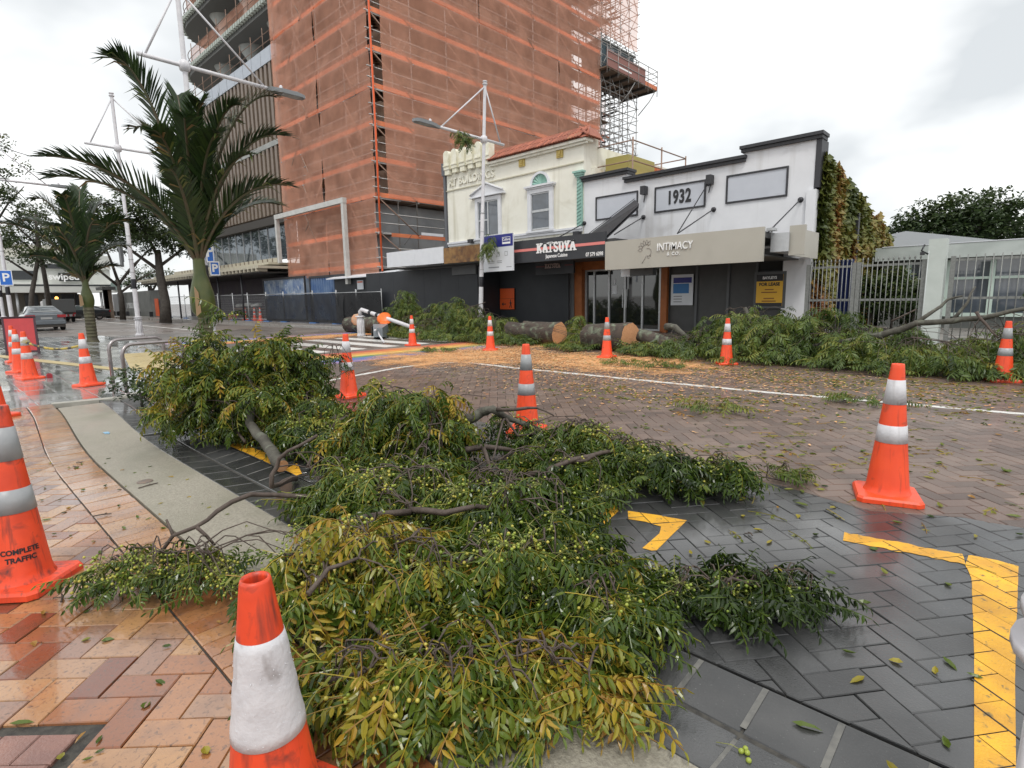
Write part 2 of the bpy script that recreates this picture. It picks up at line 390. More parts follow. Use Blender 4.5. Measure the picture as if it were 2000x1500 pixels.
def ragged(p0, p1, w, step=.03, amp=.006):
    a = Vector(p0); b = Vector(p1); d = (b-a); n = max(2, int(d.length/step)); d.normalize(); s = Vector((-d.y, d.x)); L = []; Q = []
    for i in range(n+1):
        c = a+(b-a)*(i/n); L.append(tuple(c-s*(w/2+rnd.uniform(-amp, amp)))); Q.append(tuple(c+s*(w/2+rnd.uniform(-amp, amp))))
    return L+Q[::-1]

# --- near footpath: tan herringbone bricks, soldier course, concrete strip, dished channel
X1 = 1.3
edge = lambda y, xs: [tuple(kwarp(Vector((x, y, 0)))[:2]) for x in xs]
xs_ = [X1, -3, -5.6, -6.7, -7.8, -8.9, -10.0]
dia = [tuple(G(155, 1433)[:2])]; dvec = Vector((-.62, -.62)); dia = [dia[0], (dia[0][0]-.72, dia[0][1]-.70), (dia[0][0]+.02, dia[0][1]-1.42), (dia[0][0]+.74, dia[0][1]-.72)]
reg = [(-10.0,-2.6),(X1,-2.6)]+edge(.605, xs_)
bricks = herring(-10, X1, -2.6, .9, ang=R(45), org=(-2.61+.0, .26))
bricks = [q for q in bricks if not inside(dia, sum(p[0] for p in q)/4, sum(p[1] for p in q)/4)]
def tb(x, y):
    r = rnd.random(); return r*.92 if x > -4.6 else .45+.5*r
pave('brick_footpath', bricks, reg, M_brick, nmax=300, piece='brick', tfun=tb)
dq = herring(dia[1][0]-.1, dia[3][0]+.1, dia[2][1]-.1, dia[0][1]+.1, ang=math.atan2(.70,.72), org=dia[0], W=.12)
pave('purple_paving_panel', dq, dia[::-1] if area(dia) < 0 else dia, M_purple, nmax=60, piece='brick', base_z=.002)
q = grid(-10.0, X1, .612, .885, .108, .273, 0, .005, kwarp)
pave('brick_border', q, edge(.609, xs_[::-1])+edge(.888, xs_), M_brick, nmax=120, piece='brick', tfun=lambda x, y: (.15+.3*rnd.random()) if x > -3.4 else .4+.4*rnd.random())
cb = MB(); xs2 = [X1]+[X1-.45*i for i in range(1, 25)]
lo = edge(.894, xs2[::-1]); hi = edge(1.392, xs2)
cb.prism(lo+hi, -.06, .004); struct('concrete_kerb_strip', cb, M_conc)
# iron cover let into the concrete
cv = G(283, 941, .004); c_ = MB().lathe([(.0,.006),(.05,.006),(.055,.003),(.055,-.01)], 20); o = c_.build('valve_cover', mat('rusty_iron', (.13,.11,.1), .6, (.2,.14,.1), 40, bump=.4), None, (cv.x, cv.y, .004)); tag(o, 'small round iron valve cover in the concrete kerb strip', 'cover')
# channel: two rows of charcoal slabs falling to a groove
cs = []
for k in range(48):
    x = X1-.235*k
    for (ya, yb) in ((1.398, 1.622), (1.640, 1.872)): cs.append([tuple(kwarp(Vector(p))[:2]) for p in ((x-.229, ya, 0), (x, ya, 0), (x, yb, 0), (x-.229, yb, 0))])
b = MB(); b.prism(edge(1.396, xs2[::-1])+edge(1.885, xs2), -.08, -.028); ch = struct('drain_channel', b, M_joint); farb = MB()
M_grout = mat('pale_grout', (.17,.165,.15), .6, (.1,.1,.095), 20, bump=.3)
nn = 0
for q in cs:
    cx = sum(p[0] for p in q)/4; cy = sum(p[1] for p in q)/4; mid = 1.631+offx(cx)
    if -7.35 < cx < -6.75: continue
    if not inview(cx, cy): continue
    t = rnd.random(); s = 1 if cy > mid else -1; z = -.012
    mb = brick_mb([(p[0]-cx, p[1]-cy) for p in q], .005, .04, t, tilt=(rnd.uniform(-.004,.004), s*.11)); mb.build('channel_slab', M_dark, ch, (cx, cy, z)); nn += 1
gj = MB()
for k in range(48):                                       # light grout in the cross joints
    x = X1-.235*k+.003
    gj.add([kwarp(Vector(p)) for p in ((x-.011, 1.41, -.002), (x+.009, 1.41, -.002), (x+.009, 1.60, -.0225), (x-.011, 1.60, -.0225))], [(0,1,2,3)])
    gj.add([kwarp(Vector(p)) for p in ((x-.011, 1.66, -.0205), (x+.009, 1.66, -.0205), (x+.009, 1.865, .002), (x-.011, 1.865, .002))], [(0,1,2,3)])
gj.build('grout_line', M_grout, ch, kind='stuff')
# grating in the channel
gr = thing('drain_grate', 'galvanised slotted drain grate set into the dark channel', 'grate', (-7.05, 1.60+offx(-7.05), 0))
part('frame', gr, M_metal, ('box', (-.29,-.22,-.03), (-.265,.27,.002)), ('box', (.265,-.22,-.03), (.29,.27,.002)), ('box', (-.265,-.22,-.03), (.265,-.195,.0015)), ('box', (-.265,.245,-.03), (.265,.27,.0015)))
for k in range(13): part('bar', gr, M_metal, ('box', (-.265+.0415*k+.008,-.195,-.03), (-.265+.0415*k+.026,.245,0)))

# --- charcoal parking bay and brown road, both herringbone
bx_ = [(X1, 4.32), (.04, 4.24), (-.24, 4.20), (-.67, 3.96), (-1.28, 4.10), (-2.5, 4.1), (-9.2, 4.3)]
regd = [(-7.3, 1.89+offx(-7.3)), (-6.7, 1.89+offx(-6.7)), (-5.6,1.89), (X1,1.89)]+bx_+[(-9.3, 3.3), (-8.0, 3.1)]
qd = herring(-9.5, X1, 1.8, 4.4, W=.115, ang=R(52), org=(-.46,2.28))
rd_, PD = pave('charcoal_parking_bay', qd, regd, M_dark, nmax=300, piece='paver', base_z=-.001)
regb = [(-9.25,4.31)]+[(p[0], p[1]+.006) for p in bx_[::-1]]+[(X1+.5,4.33),(2.6,5.4),(2.6,13.9),(-11.0,13.9),(-10.6,7.5),(-9.3,5.5)]
qb = herring(-11.2, 2.6, 4.0, 14, W=.115, ang=R(45), org=(0,4.2))
rb_, PB = pave('brown_paver_road', qb, regb, M_brown, nmax=300, piece='paver', base_z=-.001, uneven=.002, c=.005)
# --- tan/pink blocks and the muddy bed by the fallen bush
regp = [(-9.62,1.9+offx(-9.6)),(-8.5,1.9+offx(-8.5)),(-7.4,1.9+offx(-7.4)),(-8.05,3.1),(-9.6,3.3)]
pave('pink_block_paving', grid(-9.8,-7.2,1.9,3.4,.22,.11,.5), regp, M_brickdull, nmax=200, piece='block')
ml = MB(); pts = [(-9.64,2.35),(-9.7,3.35),(-8.2,3.3),(-8.1,3.9),(-10.9,4.2),(-10.75,2.95)]
ml.prism(pts if area(pts) > 0 else pts[::-1], -.05, .006); struct('muddy_bed', ml, M_mulch)
# --- grey slab footpath on the left (kerb build-out with the palms)
regs = [(-10.02,-3),(-10.0,1.09),(-9.85,1.9),(-10.75,2.9),(-11.5,3.2),(-13.9,4.7),(-24,5.45),(-31,5.5),(-32.5,2.2),(-75,2.6),(-75,-3)]
sl = grid(-36,-10.0,-3,5.6,.72,.36,.5,.008)
pave('slab_footpath', sl, regs[::-1] if area(regs) < 0 else regs, M_slab, nmax=300, piece='slab', c=.004, uneven=.002, base=mat('far_slab_paving', (.22,.225,.22), .3, (.16,.165,.16), 3, wet=(.08,.35,.6)))
kb = MB()
for a, c in zip([(-10.0,1.1),(-9.85,1.9),(-10.75,2.9)], [(-9.85,1.9),(-10.75,2.9),(-11.5,3.2)]):
    pg = ragged(a, c, .16, .4, 0); kb.prism(pg if area(pg) > 0 else pg[::-1], -.05, .008)
struct('kerb_stone', kb, mat('pale_kerb_concrete', (.40,.39,.34), .5, (.32,.31,.27), 8, bump=.2, wet=(.2,.5,1)))
tt = []
tp = [(-18.6,3.75),(-13.6,2.85),(-13.5,3.35),(-14.4,4.2),(-18.4,4.75)]
pave('tactile_paving', grid(-19,-13.4,2.7,4.9,.4,.4,0,.006), tp, M_tact, nmax=120, piece='tactile_tile', base_z=.004)
tr = MB()
for k in range(60):
    y = 2.8+.0667*k
    for x0 in (-18.4, -17.2, -16.0, -14.8): 
        if inside(tp, x0+.1, y+.02) and inside(tp, x0+1.05, y+.02): tr.box((x0, y, .004), (x0+1.15, y+.03, .009))
tr.build('tactile_rib', M_tact, bpy.data.objects['tactile_paving'], kind='stuff')
b = MB(); pg = [(-24.0,.6),(-14.2,2.62),(-14.2,2.86),(-24.0,.9)]
b.prism(pg if area(pg) > 0 else pg[::-1], .004, .0085); struct('tactile_guide_strip', b, M_tact)

# --- raised crossing: asphalt table, zebra bars, rainbow bands, road beyond
b = MB(); pg = [(-9.3,4.32),(-9.32,5.5),(-10.62,7.5),(-11.02,13.9),(-30,13.9),(-30,5.55),(-24,5.5),(-14,4.75),(-11.5,3.25),(-10.9,4.2)]
b.prism(pg if area(pg) > 0 else pg[::-1], -.06, -.004); rt = struct('crossing_table', b, M_asph)
M_worn = lambda n, c, c2: mat(n, c, .55, c2, 2.2, bump=.2, bs=70, stain=((.62,.33,.13), 1.1, .5, .8))
bands = [('red', (.50,.10,.06)), ('orange', (.72,.27,.06)), ('yellow', (.72,.48,.10)), ('green', (.10,.26,.10)), ('blue', (.10,.17,.42)), ('violet', (.30,.20,.38))]
def band(name, xa, xb, M_):
    b = MB(); n = 14
    for i in range(n):
        y0 = 5.6+(13.0-5.6)*i/n; y1 = 5.6+(13.0-5.6)*(i+1)/n; bend = lambda y: -.045*(y-5.6)+.0*(y)
        b.quad((xa-bend(y0), y0, .0005), (xb-bend(y0), y0, .0005), (xb-bend(y1), y1, .0005), (xa-bend(y1), y1, .0005))
    return b.build(name, M_, rt)
xx = -13.55
for nm, c in bands:
    w_ = {'red':.42,'orange':.42,'yellow':.40,'green':.28,'blue':.52,'violet':.3}[nm]
    mm = M_worn(nm+'_road_paint', c, tuple(v*.75+.04 for v in c)); band(nm+'_band', xx, xx+w_, mm)
    x2 = -(xx+w_)-39.2; band(nm+'_band', -34.05-xx-w_+.6, -34.05-xx+.6, mm); xx += w_
zb = MB()
for k in range(7):
    y0 = 5.85+1.12*k
    zb = MB(); zb.quad((-18.9,y0,0),(-13.95+.02*k,y0,0),(-13.95+.02*k,y0+.56,0),(-18.9,y0+.56,0)); zb.build('zebra_bar', M_white, rt)
# far road edge line, bay lines
def line(name, pts, w, z=-.064, m=None):
    b = MB()
    for a, c in zip(pts[:-1], pts[1:]):
        pg = ragged(a, c, w, 1.5, .01); b.prism(pg if area(pg) > 0 else pg[::-1], z, z+.004)
    o = b.build(name, m or M_white); o['kind'] = 'structure'; return o
b = MB(); b.quad((-120,2.2,-.064),(-30,5.5,-.064),(-30,14,-.064),(-120,14.5,-.064))
struct('far_road', b, mat('far_brown_road', (.15,.125,.11), .5, (.185,.155,.135), .6, wet=(.25,.5,.3)))
line('road_edge_line', [(-31,9.9),(-60,10.7),(-95,11.8)], .16, -.06)
line('bay_line', [(-33.5,3.0),(-30.6,6.9)], .14, -.06); line('bay_line', [(-45,3.4),(-44,6.6)], .14, -.06)
wl = [(-8.85,4.55),(-9.45,6.6),(-9.42,7.6),(-9.05,8.02),(-7.5,7.93),(-2.7,8.0),(.2,8.27),(2.4,8.45)]
wp = []
for a, c in zip(wl[:-1], wl[1:]): wp.append(ragged(a, c, .125, .12, .012))
wp = [p if area(p) > 0 else p[::-1] for p in wp]
paint('edge_line', PB, wp, M_white, rb_)
# yellow marks of the bay
ye = [ragged((-.70,3.43),(-.175,3.525),.13,.03,.01), [(-.165,3.45),(-.165,3.60),(-.05,3.62),(.03,3.60),(.05,2.5),(.07,1.9),(-.02,1.9),(-.07,2.6),(-.13,3.3)],
      [tuple(G(*p)[:2]) for p in ((1140,1020),(1199,984),(1209,998),(1175,1029),(1144,1030))], [tuple(G(*p)[:2]) for p in ((1226,998),(1283,1006),(1342,1016),(1312,1046),(1280,1078),(1254,1071),(1272,1056),(1288,1042),(1291,1028),(1260,1019),(1227,1014))]]
a1 = [G(*p) for p in ((390,872),(470,865),(560,900),(520,935),(430,895))]; a2 = [G(*p) for p in ((520,935),(580,905),(590,925),(530,945))]
ye += [[tuple(p[:2]) for p in a1], [tuple(p[:2]) for p in a2]]
ye = [p if area(p) > 0 else p[::-1] for p in ye]
paint('yellow_mark', PD, ye, M_yel, rd_)
ws = [[(.06,3.55),(.25,3.6),(.3,2.8),(.16,2.6),(.075,3.0)]]; paint('white_mark', PD, [p if area(p) > 0 else p[::-1] for p in ws], M_white, rd_)
# --- far footpath by the shops, with kerb
b = MB(); b.box((-80,14.05,-.07),(4.5,34,.10)); struct('shop_footpath', b, mat('shop_footpath_concrete', (.26,.24,.22), .45, (.2,.185,.17), 3, wet=(.2,.5,.7)))
b = MB()
for k in range(60): x = -30+.6*k; b.cbox((x+.004,13.9,-.07),(x+.596,14.05,.115),.012)
struct('shop_kerb', b, mat('kerb_concrete', (.3,.29,.27), .5, (.22,.21,.2), 6, bump=.2))
# ================================================================== SHOPS
ABS = []
def athing(name, label, cat, loc, group=None):
    "a thing whose parts are written in place coordinates"
    o = thing(name, label, cat, loc, 0, group); ABS.append(o); return o
def XA(px, py, Y): return AY(px, py, Y).x
M_cream = mat('cream_plaster', (.80,.785,.70), .75, (.76,.74,.65), 3, bump=.25, bs=120, stain=((.58,.55,.44), .9, .58, .8), streak=((.50,.47,.36), 2.4, .56, .80))
M_creamtrim = mat('cream_cast_trim', (.78,.765,.66), .7, (.70,.67,.52), 5, bump=.2, stain=((.50,.46,.30), 3, .6, .78))
M_trimw = mat('white_painted_trim', (.70,.71,.74), .6, (.64,.65,.68), 5, bump=.1)
M_wwall = mat('white_painted_render', (.72,.725,.75), .7, (.68,.685,.71), 2.2, bump=.25, bs=100, stain=((.52,.51,.52), 1.4, .62, .84), streak=((.46,.45,.44), 2.2, .56, .80))
M_panel = mat('lilac_grey_panel', (.52,.54,.59), .6, (.49,.51,.56), 3, stain=((.44,.45,.48), 2, .62, .8))
M_blackp = mat('black_painted_trim', (.022,.022,.026), .5, (.035,.035,.04), 12, bump=.1)
M_blackb = mat('black_hoarding_ply', (.012,.015,.02), .55, (.018,.021,.027), 2, tint=.3, bump=.1)
M_teal = mat('pale_teal_paint', (.30,.50,.43), .6, (.25,.44,.38), 8)
M_tile = mat('terracotta_roof_tile', (.36,.115,.065), .6, (.28,.085,.05), 6, tint=.35, bump=.3, stain=((.30,.22,.11), 1.6, .6, .75))
M_vent = mat('ochre_vent', (.55,.42,.14), .7, (.45,.34,.1), 15)
def glassmat(name, col=(.03,.04,.05), rough=.04):
    m = mat(name, col, rough, tuple(c*1.6 for c in col), 2.5, spec=.9); m.node_tree.nodes['Principled BSDF'].inputs['IOR'].default_value = 1.6; return m
M_glass = glassmat('window_glass', (.05,.06,.075))
M_shopglass = glassmat('shop_glass', (.012,.014,.014), .03)
M_alu = mat('silver_aluminium', (.5,.51,.52), .4, (.44,.45,.46), 10, metal=.5)
M_rust = mat('rusty_steel_fascia', (.17,.08,.03), .7, (.30,.17,.06), 3.5, bump=.3, stain=((.09,.05,.03), 5, .5, .7))
M_red = mat('salmon_stripe', (.72,.22,.20), .5); M_wlet = mat('white_lettering', (.82,.82,.82), .5); M_dlet = mat('black_lettering', (.015,.015,.018), .5)
M_katsu = mat('charcoal_sign_panel', (.028,.03,.036), .45, (.035,.037,.043), 3)
M_beige = mat('beige_sign_panel', (.42,.40,.35), .5, (.40,.38,.33), 2, stain=((.36,.34,.30), 1.5, .6, .85))
M_wsign = mat('white_sign_board', (.68,.70,.74), .5, (.64,.66,.70), 4)
M_orange = mat('orange_painted_post', (.36,.11,.025), .6, (.28,.085,.02), 5)
M_gpanel = mat('grey_shopfront_panel', (.085,.09,.095), .5, (.10,.105,.11), 3)
M_dgrey = mat('dark_grey_cladding', (.05,.05,.05), .5, (.06,.06,.06), 4)
M_in = mat('dim_interior', (.02,.02,.02), .8)
M_blue = mat('navy_sign_blue', (.015,.02,.20), .45); M_cyan = mat('bright_blue_print', (.02,.16,.42), .45)
M_osign = mat('orange_sign_board', (.62,.09,.015), .5); M_ysign = mat('amber_sign_board', (.75,.42,.03), .5)
M_gtext = mat('grey_small_print', (.25,.26,.28), .6)
M_rod = mat('dark_steel_rod', (.05,.05,.055), .5, metal=.5)
YW = 17.5
# ---- cream two-storey building
cb_ = athing('shop_building', 'cream two-storey shop building with scalloped parapet and terracotta tile edge', 'building', (-16.7,YW,0))
wl_ = MB(); x0, x1 = -20.62, -12.82
wl_.box((x0,YW,2.9),(x1,31,6.98)); wl_.box((x0,YW+.02,6.98),(-17.72,31,7.45)); wl_.box((-17.72,YW+.25,6.98),(x1-.05,YW+1.0,7.4))
wl_.build('wall', M_cream, cb_)
part('parapet_return', cb_, M_cream, ('box', (x1,YW+.5,5.0),(x1+.14,29,6.15)))
part('cornice_line', cb_, mat('dull_cream_moulding', (.52,.49,.38), .7), ('box', (x0-.02,YW-.045,6.28),(x1+.02,YW-.002,6.325)))  # one even tone, duller than the cream wall
part('string_course', cb_, M_trimw, ('box', (x0,YW-.10,3.90),(x1-.02,YW-.003,3.98)), ('box', (x0,YW-.06,3.80),(x1-.02,YW-.004,3.899)))
part('downpipe', cb_, mat('grey_pipe', (.10,.105,.12), .5), ('box', (x0-.16,YW-.08,2.9),(x0-.03,YW+.06,7.55)), ('box', (x0-.22,YW-.12,7.0),(x0-.01,YW+.08,7.55)))
n = 6
for k in range(n):                                          # merlons with corbels
    cx = x0+.24+k*(2.62/(n-1)); wd_ = .36; b = MB(); prof = []
    for i in range(9): a = math.pi*i/8; prof.append((cx+wd_/2*math.cos(a), 7.86+.16*math.sin(a)))
    prof = [(cx-wd_/2,7.2),(cx+wd_/2,7.2)]+prof
    b.prism(prof, 0, .34, fn=lambda p: Vector((p.x, YW-.22+(.34-p.z), p.y)))
    mo = b.build('merlon', M_creamtrim, cb_)
    part('corbel', mo, M_creamtrim, ('box', (cx-.15,YW-.19,6.98+.03*(k%2)),(cx+.15,YW-.003,7.195)), ('box', (cx-.20,YW-.25,7.34),(cx+.20,YW-.221,7.40)))
part('parapet_band', cb_, M_creamtrim, ('box', (x0-.04,YW-.11,7.22),(-17.74,YW+.018,7.60)))
text_front('raised_lettering', 'RT BUILDINGS', .46, M_cream, cb_, (-18.95,YW-.03,6.62), .006, 1.0, .035)
# tile edge: two rows of half-round tiles on a sloping bed
ez, rz = 7.12, 7.62; xr0, xr1 = -17.70, -12.72
part('eave_soffit', cb_, M_cream, ('box', (xr0,YW-.20,6.985),(xr1+.12,YW+.3,7.085)), ('box', (xr0,YW-.12,6.90),(xr1+.1,YW-.002,6.984)))
rf = MB(); rf.add([(xr0,YW-.26,7.09),(xr1+.2,YW-.26,7.09),(xr1-.15,YW+.45,rz-.03),(xr0,YW+.45,rz-.03),(xr1-.15,YW+.9,rz-.03),(xr1+.2,YW+.9,7.09)], [(0,1,2,3),(1,5,4,2)]); roof = rf.build('tile_bed', M_tile, cb_)
tm = []
for v in range(6):
    b = MB(); w = .118; L = .42; t = .15+.14*v
    pts = [(w*.5*math.cos(math.pi*i/5), .045*math.sin(math.pi*i/5)) for i in range(6)]
    vs = []
    for y in (0, L): vs += [Vector((p[0], y, p[1]+.012*(1-y/L))) for p in pts]
    fs = [(i, i+1, i+7, i+6) for i in range(5)]+[(5,4,3,2,1,0)]
    b.add(vs, fs, sm=False, t=t); tm.append(b.mesh('roof_tile', M_tile))
sl_ = math.atan2(rz-ez, .71)
for row in range(2):
    nt_ = int((xr1-xr0)/.125)
    for k in range(nt_):
        x = xr0+.07+k*.125; y = YW-.27+row*.36; z = ez-.005+row*.255
        if x > xr1+.1-row*.15: continue
        o = link('roof_tile', tm[rnd.randrange(6)], roof, (x, y, z)); o.rotation_euler = (sl_+.02, 0, rnd.uniform(-.015,.015))
for row in range(2):
    for k in range(7):
        y = YW-.1+row*.33+k*.125; o = link('roof_tile', tm[rnd.randrange(6)], roof, (xr1+.22-row*.34, y, ez-.005+row*.255)); o.rotation_euler = (sl_+.02, 0, R(90))
part('ridge_cap', roof, M_tile, ('tube', [(xr0,YW+.46,rz-.0),(xr1-.17,YW+.46,rz-.0),(xr1+.2,YW-.2,7.12)], .06, 8))
for cx in (-15.88, -13.92):
    v = part('vent', cb_, M_vent, ('box', (cx-.15,YW-.06,6.62),(cx+.15,YW-.003,6.90)))
    part('vent_moulding', v, M_vent, ('box', (cx-.09,YW-.085,6.68),(cx+.09,YW-.061,6.72)), ('box', (cx-.03,YW-.09,6.74),(cx+.06,YW-.061,6.86)))
def window(par, cx, z0, z1, w, sash, fw=.16, mt=None):
    wv = part('window', par, mt or M_trimw, ('box', (cx-w/2-fw,YW-.09,z0-.04),(cx-w/2,YW-.003,z1)), ('box', (cx+w/2,YW-.09,z0-.04),(cx+w/2+fw,YW-.003,z1)), ('box', (cx-w/2-fw,YW-.092,z1),(cx+w/2+fw,YW-.003,z1+.16)), ('box', (cx-w/2-fw-.05,YW-.14,z0-.12),(cx+w/2+fw+.05,YW-.003,z0-.041)))
    part('sash', wv, M_alu, *([('box', (cx-w/2,YW-.05,z0),(cx-w/2+.045,YW-.003,z1-.001)), ('box', (cx+w/2-.045,YW-.05,z0),(cx+w/2,YW-.003,z1-.001)), ('box', (cx-w/2+.045,YW-.05,z0),(cx+w/2-.045,YW-.003,z0+.05)), ('box', (cx-w/2+.045,YW-.05,z1-.05),(cx+w/2-.045,YW-.003,z1-.002))]+sash))
    return wv
w1 = window(cb_, -17.88, 4.05, 5.55, 1.26, [('box', (-17.93,YW-.055,4.1),(-17.86,YW-.003,5.5)), ('box', (-18.46,YW-.05,4.72),(-17.931,YW-.003,4.78))])
part('pane', w1, M_glass, ('box', (-18.465,YW-.028,4.10),(-17.932,YW-.005,4.719))); part('pane', w1, M_glass, ('box', (-18.465,YW-.026,4.781),(-17.932,YW-.005,5.5))); part('pane', w1, M_glass, ('box', (-17.859,YW-.03,4.1),(-17.296,YW-.005,5.5)))
b = MB(); ped = [(-18.88,5.76),(-16.88,5.76),(-16.88,5.84),(-17.88,6.24),(-18.88,5.84)]
b.prism(ped, 0, .1, fn=lambda p: Vector((p.x, YW-.003-p.z*1.3, p.y)))
pd_ = b.build('pediment', M_trimw, w1)
for sx in (-1, 1):
    b = MB(); b.tube([(-17.88+sx*1.02,YW-.16,5.86),(-17.88,YW-.16,6.27)], .05, 4); b.build('raking_moulding', M_trimw, pd_)
part('base_moulding', pd_, M_trimw, ('box', (-18.93,YW-.20,5.725),(-16.83,YW-.004,5.757)))
w2 = window(cb_, -14.9, 4.07, 5.48, .96, [('box', (-15.33,YW-.05,4.74),(-14.47,YW-.003,4.83))], .18)
part('pane', w2, M_glass, ('box', (-15.335,YW-.028,4.12),(-14.465,YW-.005,4.739))); part('pane', w2, M_glass, ('box', (-15.335,YW-.026,4.831),(-14.465,YW-.005,5.43)))
part('apron', w2, M_trimw, ('box', (-15.56,YW-.07,3.985),(-14.24,YW-.003,4.028)))
part('window_cornice', w2, M_trimw, ('box', (-15.66,YW-.19,5.70),(-14.14,YW-.003,5.77)), ('box', (-15.62,YW-.13,5.643),(-14.18,YW-.003,5.699)))
b = MB(); ring = [(.50*math.cos(math.pi*i/16), .50*math.sin(math.pi*i/16)) for i in range(17)]; inn = [(.41*math.cos(math.pi*i/16), .41*math.sin(math.pi*i/16)) for i in range(17)]
for i in range(16): b.prism([inn[i], ring[i], ring[i+1], inn[i+1]], 0, .1, fn=lambda p: Vector((-14.9+p.x, YW-.003-p.z, 5.775+p.y)))
fa = b.build('fanlight_arch', M_trimw, w2); b = MB()
for i in range(9):                                           # fluted shell
    a0, a1 = math.pi*i/9, math.pi*(i+1)/9; am = (a0+a1)/2
    c = Vector((-14.9,YW-.01,5.785)); P_ = lambda a, r, d: Vector((-14.9+r*math.cos(a), YW-d, 5.785+r*math.sin(a)))
    b.add([c, P_(a0,.40,.012), P_(am,.41,.075), P_(a1,.40,.012)], [(0,1,2),(0,2,3)], sm=False)
b.build('shell', M_teal, fa)
pl_ = part('pilaster', cb_, M_teal, ('box', (-13.06,YW-.10,3.985),(-12.84,YW-.003,5.75)))
part('capital', pl_, M_teal, ('box', (-13.10,YW-.14,5.751),(-12.80,YW-.003,5.82)), ('box', (-13.14,YW-.18,5.821),(-12.77,YW-.003,5.90)), ('box', (-13.19,YW-.22,5.901),(-12.72,YW-.003,5.97)))
bb = MB()
for k in range(13): z = 4.05+.13*k; bb.add([(-13.05,YW-.101,z),(-12.85,YW-.101,z+.09),(-12.85,YW-.125,z+.13),(-13.05,YW-.125,z+.04)], [(0,1,2,3)]); 
bb.build('rope_moulding', M_teal, pl_)
for px, py in ((918,470),(1125,455)): 
    p = AY(px, py, YW-.2); lp = part('wall_bracket', cb_, M_rod, ('box', (p.x-.12,YW-.25,p.z-.1),(p.x+.12,YW-.003,p.z+.06)))
# ---- ground floor of dark hoarding shop + cream building, verandah
hd = athing('black_hoarding', 'black plywood site hoarding across the shop front beside the scaffold tower', 'hoarding', (-21,17,0))
for k in range(7):
    xa = -25.5+1.2*k; part('panel', hd, M_blackb, ('box', (xa+.004,16.0+.0*k,.1),(xa+1.196,16.06,2.72)))
part('return_panel', hd, M_blackb, ('box', (-17.09,16.061,.1),(-17.03,17.4,2.75)), ('box', (-17.0,17.2,.1),(-13.3,17.25,2.75)))
vr = athing('shop_verandah', 'shop verandah with plain white boards and rusty steel fascia over the black hoarding', 'verandah', (-20,15,0))
YV = 15.0
xa, xm, xm2, xb = XA(756,500,YV), XA(809,490,YV), XA(866,487,YV), XA(929,483,YV)
part('roof_deck', vr, M_dgrey, ('box', (xa+.05,YV+.08,3.02),(-14.3,17.45,3.12)), ('box', (xa+.05,YV+.08,2.76),(-14.3,17.45,2.80)))
part('fascia_board', vr, M_wsign, ('box', (xa,YV-.02,2.84),(xm-.006,YV+.03,3.50))); part('fascia_board', vr, M_wsign, ('box', (xm+.006,YV-.02,2.83),(xm2,YV+.03,3.49)))
part('rusty_fascia', vr, M_rust, ('box', (xm2+.01,YV,2.80),(-15.4,YV+.06,3.42)))
part('hanging_sign_box', vr, M_gpanel, ('box', (-18.6,15.9,2.38),(-17.1,16.0,2.75)))
rr_ = MB(); rr_.tube([AY(985,478,YV+.1), AY(1022,470,YW-.1)], .015, 5); rr_.tube([AY(790,478,YV+.1), AY(805,458,YW)], .012, 5); rr_.build('tie_rod', M_rod, vr)
# hoarding notices
def notice(name, label, px0, py0, px1, py1, Y, M_, cat='sign', lift=.02):
    a = AY(px0, py0, Y); c = AY(px1, py1, Y); o = athing(name, label, cat, ((a.x+c.x)/2, Y, c.z))
    part('board', o, M_, ('box', (a.x, Y-lift, c.z), (c.x, Y, a.z))); return o, a, c, Y-lift
o, a, c, y = notice('site_notice', 'tall white site notice with orange stripes and round icons on black hoarding', 896,549,916,602, 17.15, M_wsign)
part('stripe', o, M_osign, ('box', (a.x+.04,y-.004,a.z-.16),(c.x-.04,y-.001,a.z-.06))); part('stripe', o, M_osign, ('box', (a.x+.04,y-.004,c.z+.22),(c.x-.04,y-.001,c.z+.30)))
for k in range(3): part('icon', o, M_dlet, ('lathe', [(0,.004),(.06,.004),(.06,0)], 12, 0, False, (0,0,0), False, False, .5, 0, Matrix.Translation((a.x+.13,y,a.z-.30-.14*k)) @ Matrix.Rotation(R(90),4,'X')))
part('print_line', o, M_gtext, *[('box', (a.x+.23,y-.003,a.z-.26-.07*k),(c.x-.05,y-.001,a.z-.24-.07*k)) for k in range(6)])
o, a, c, y = notice('site_entry_notice', 'white notice reading SITE ENTRY 1 behind the white lamp post', 941,556,958,597, 17.15, M_wsign)
part('stripe', o, M_osign, ('box', (a.x+.03,y-.004,a.z-.1),(c.x-.02,y-.001,a.z-.02))); text_front('lettering', 'SITE\nENTRY 1', .13, M_dlet, o, ((a.x+c.x)/2+.01,y-.004,c.z+.27), .004, .8)
part('print_line', o, M_gtext, *[('box', (a.x+.06,y-.003,a.z-.18-.05*k),(c.x-.05,y-.001,a.z-.165-.05*k)) for k in range(4)])
o, a, c, y = notice('detour_sign', 'upper plain orange sign board on black hoarding', 977,564,1005,583, 17.15, M_osign)
o, a, c, y = notice('pedestrian_sign', 'orange sign with black arrow and walking figure on black hoarding', 977,584,1005,604, 17.15, M_osign)
ax, az = a.x+.24, (a.z+c.z)/2; part('arrow', o, M_dlet, ('box', (ax-.04,y-.004,az-.02),(ax+.12,y-.001,az+.02)), ('prism', [(-.14,0),(-.03,-.08),(-.03,.08)], 0, .003, 0, .5, lambda p: Vector((ax+p.x, y-.001-p.z, az+p.y))))
fx = c.x-.2
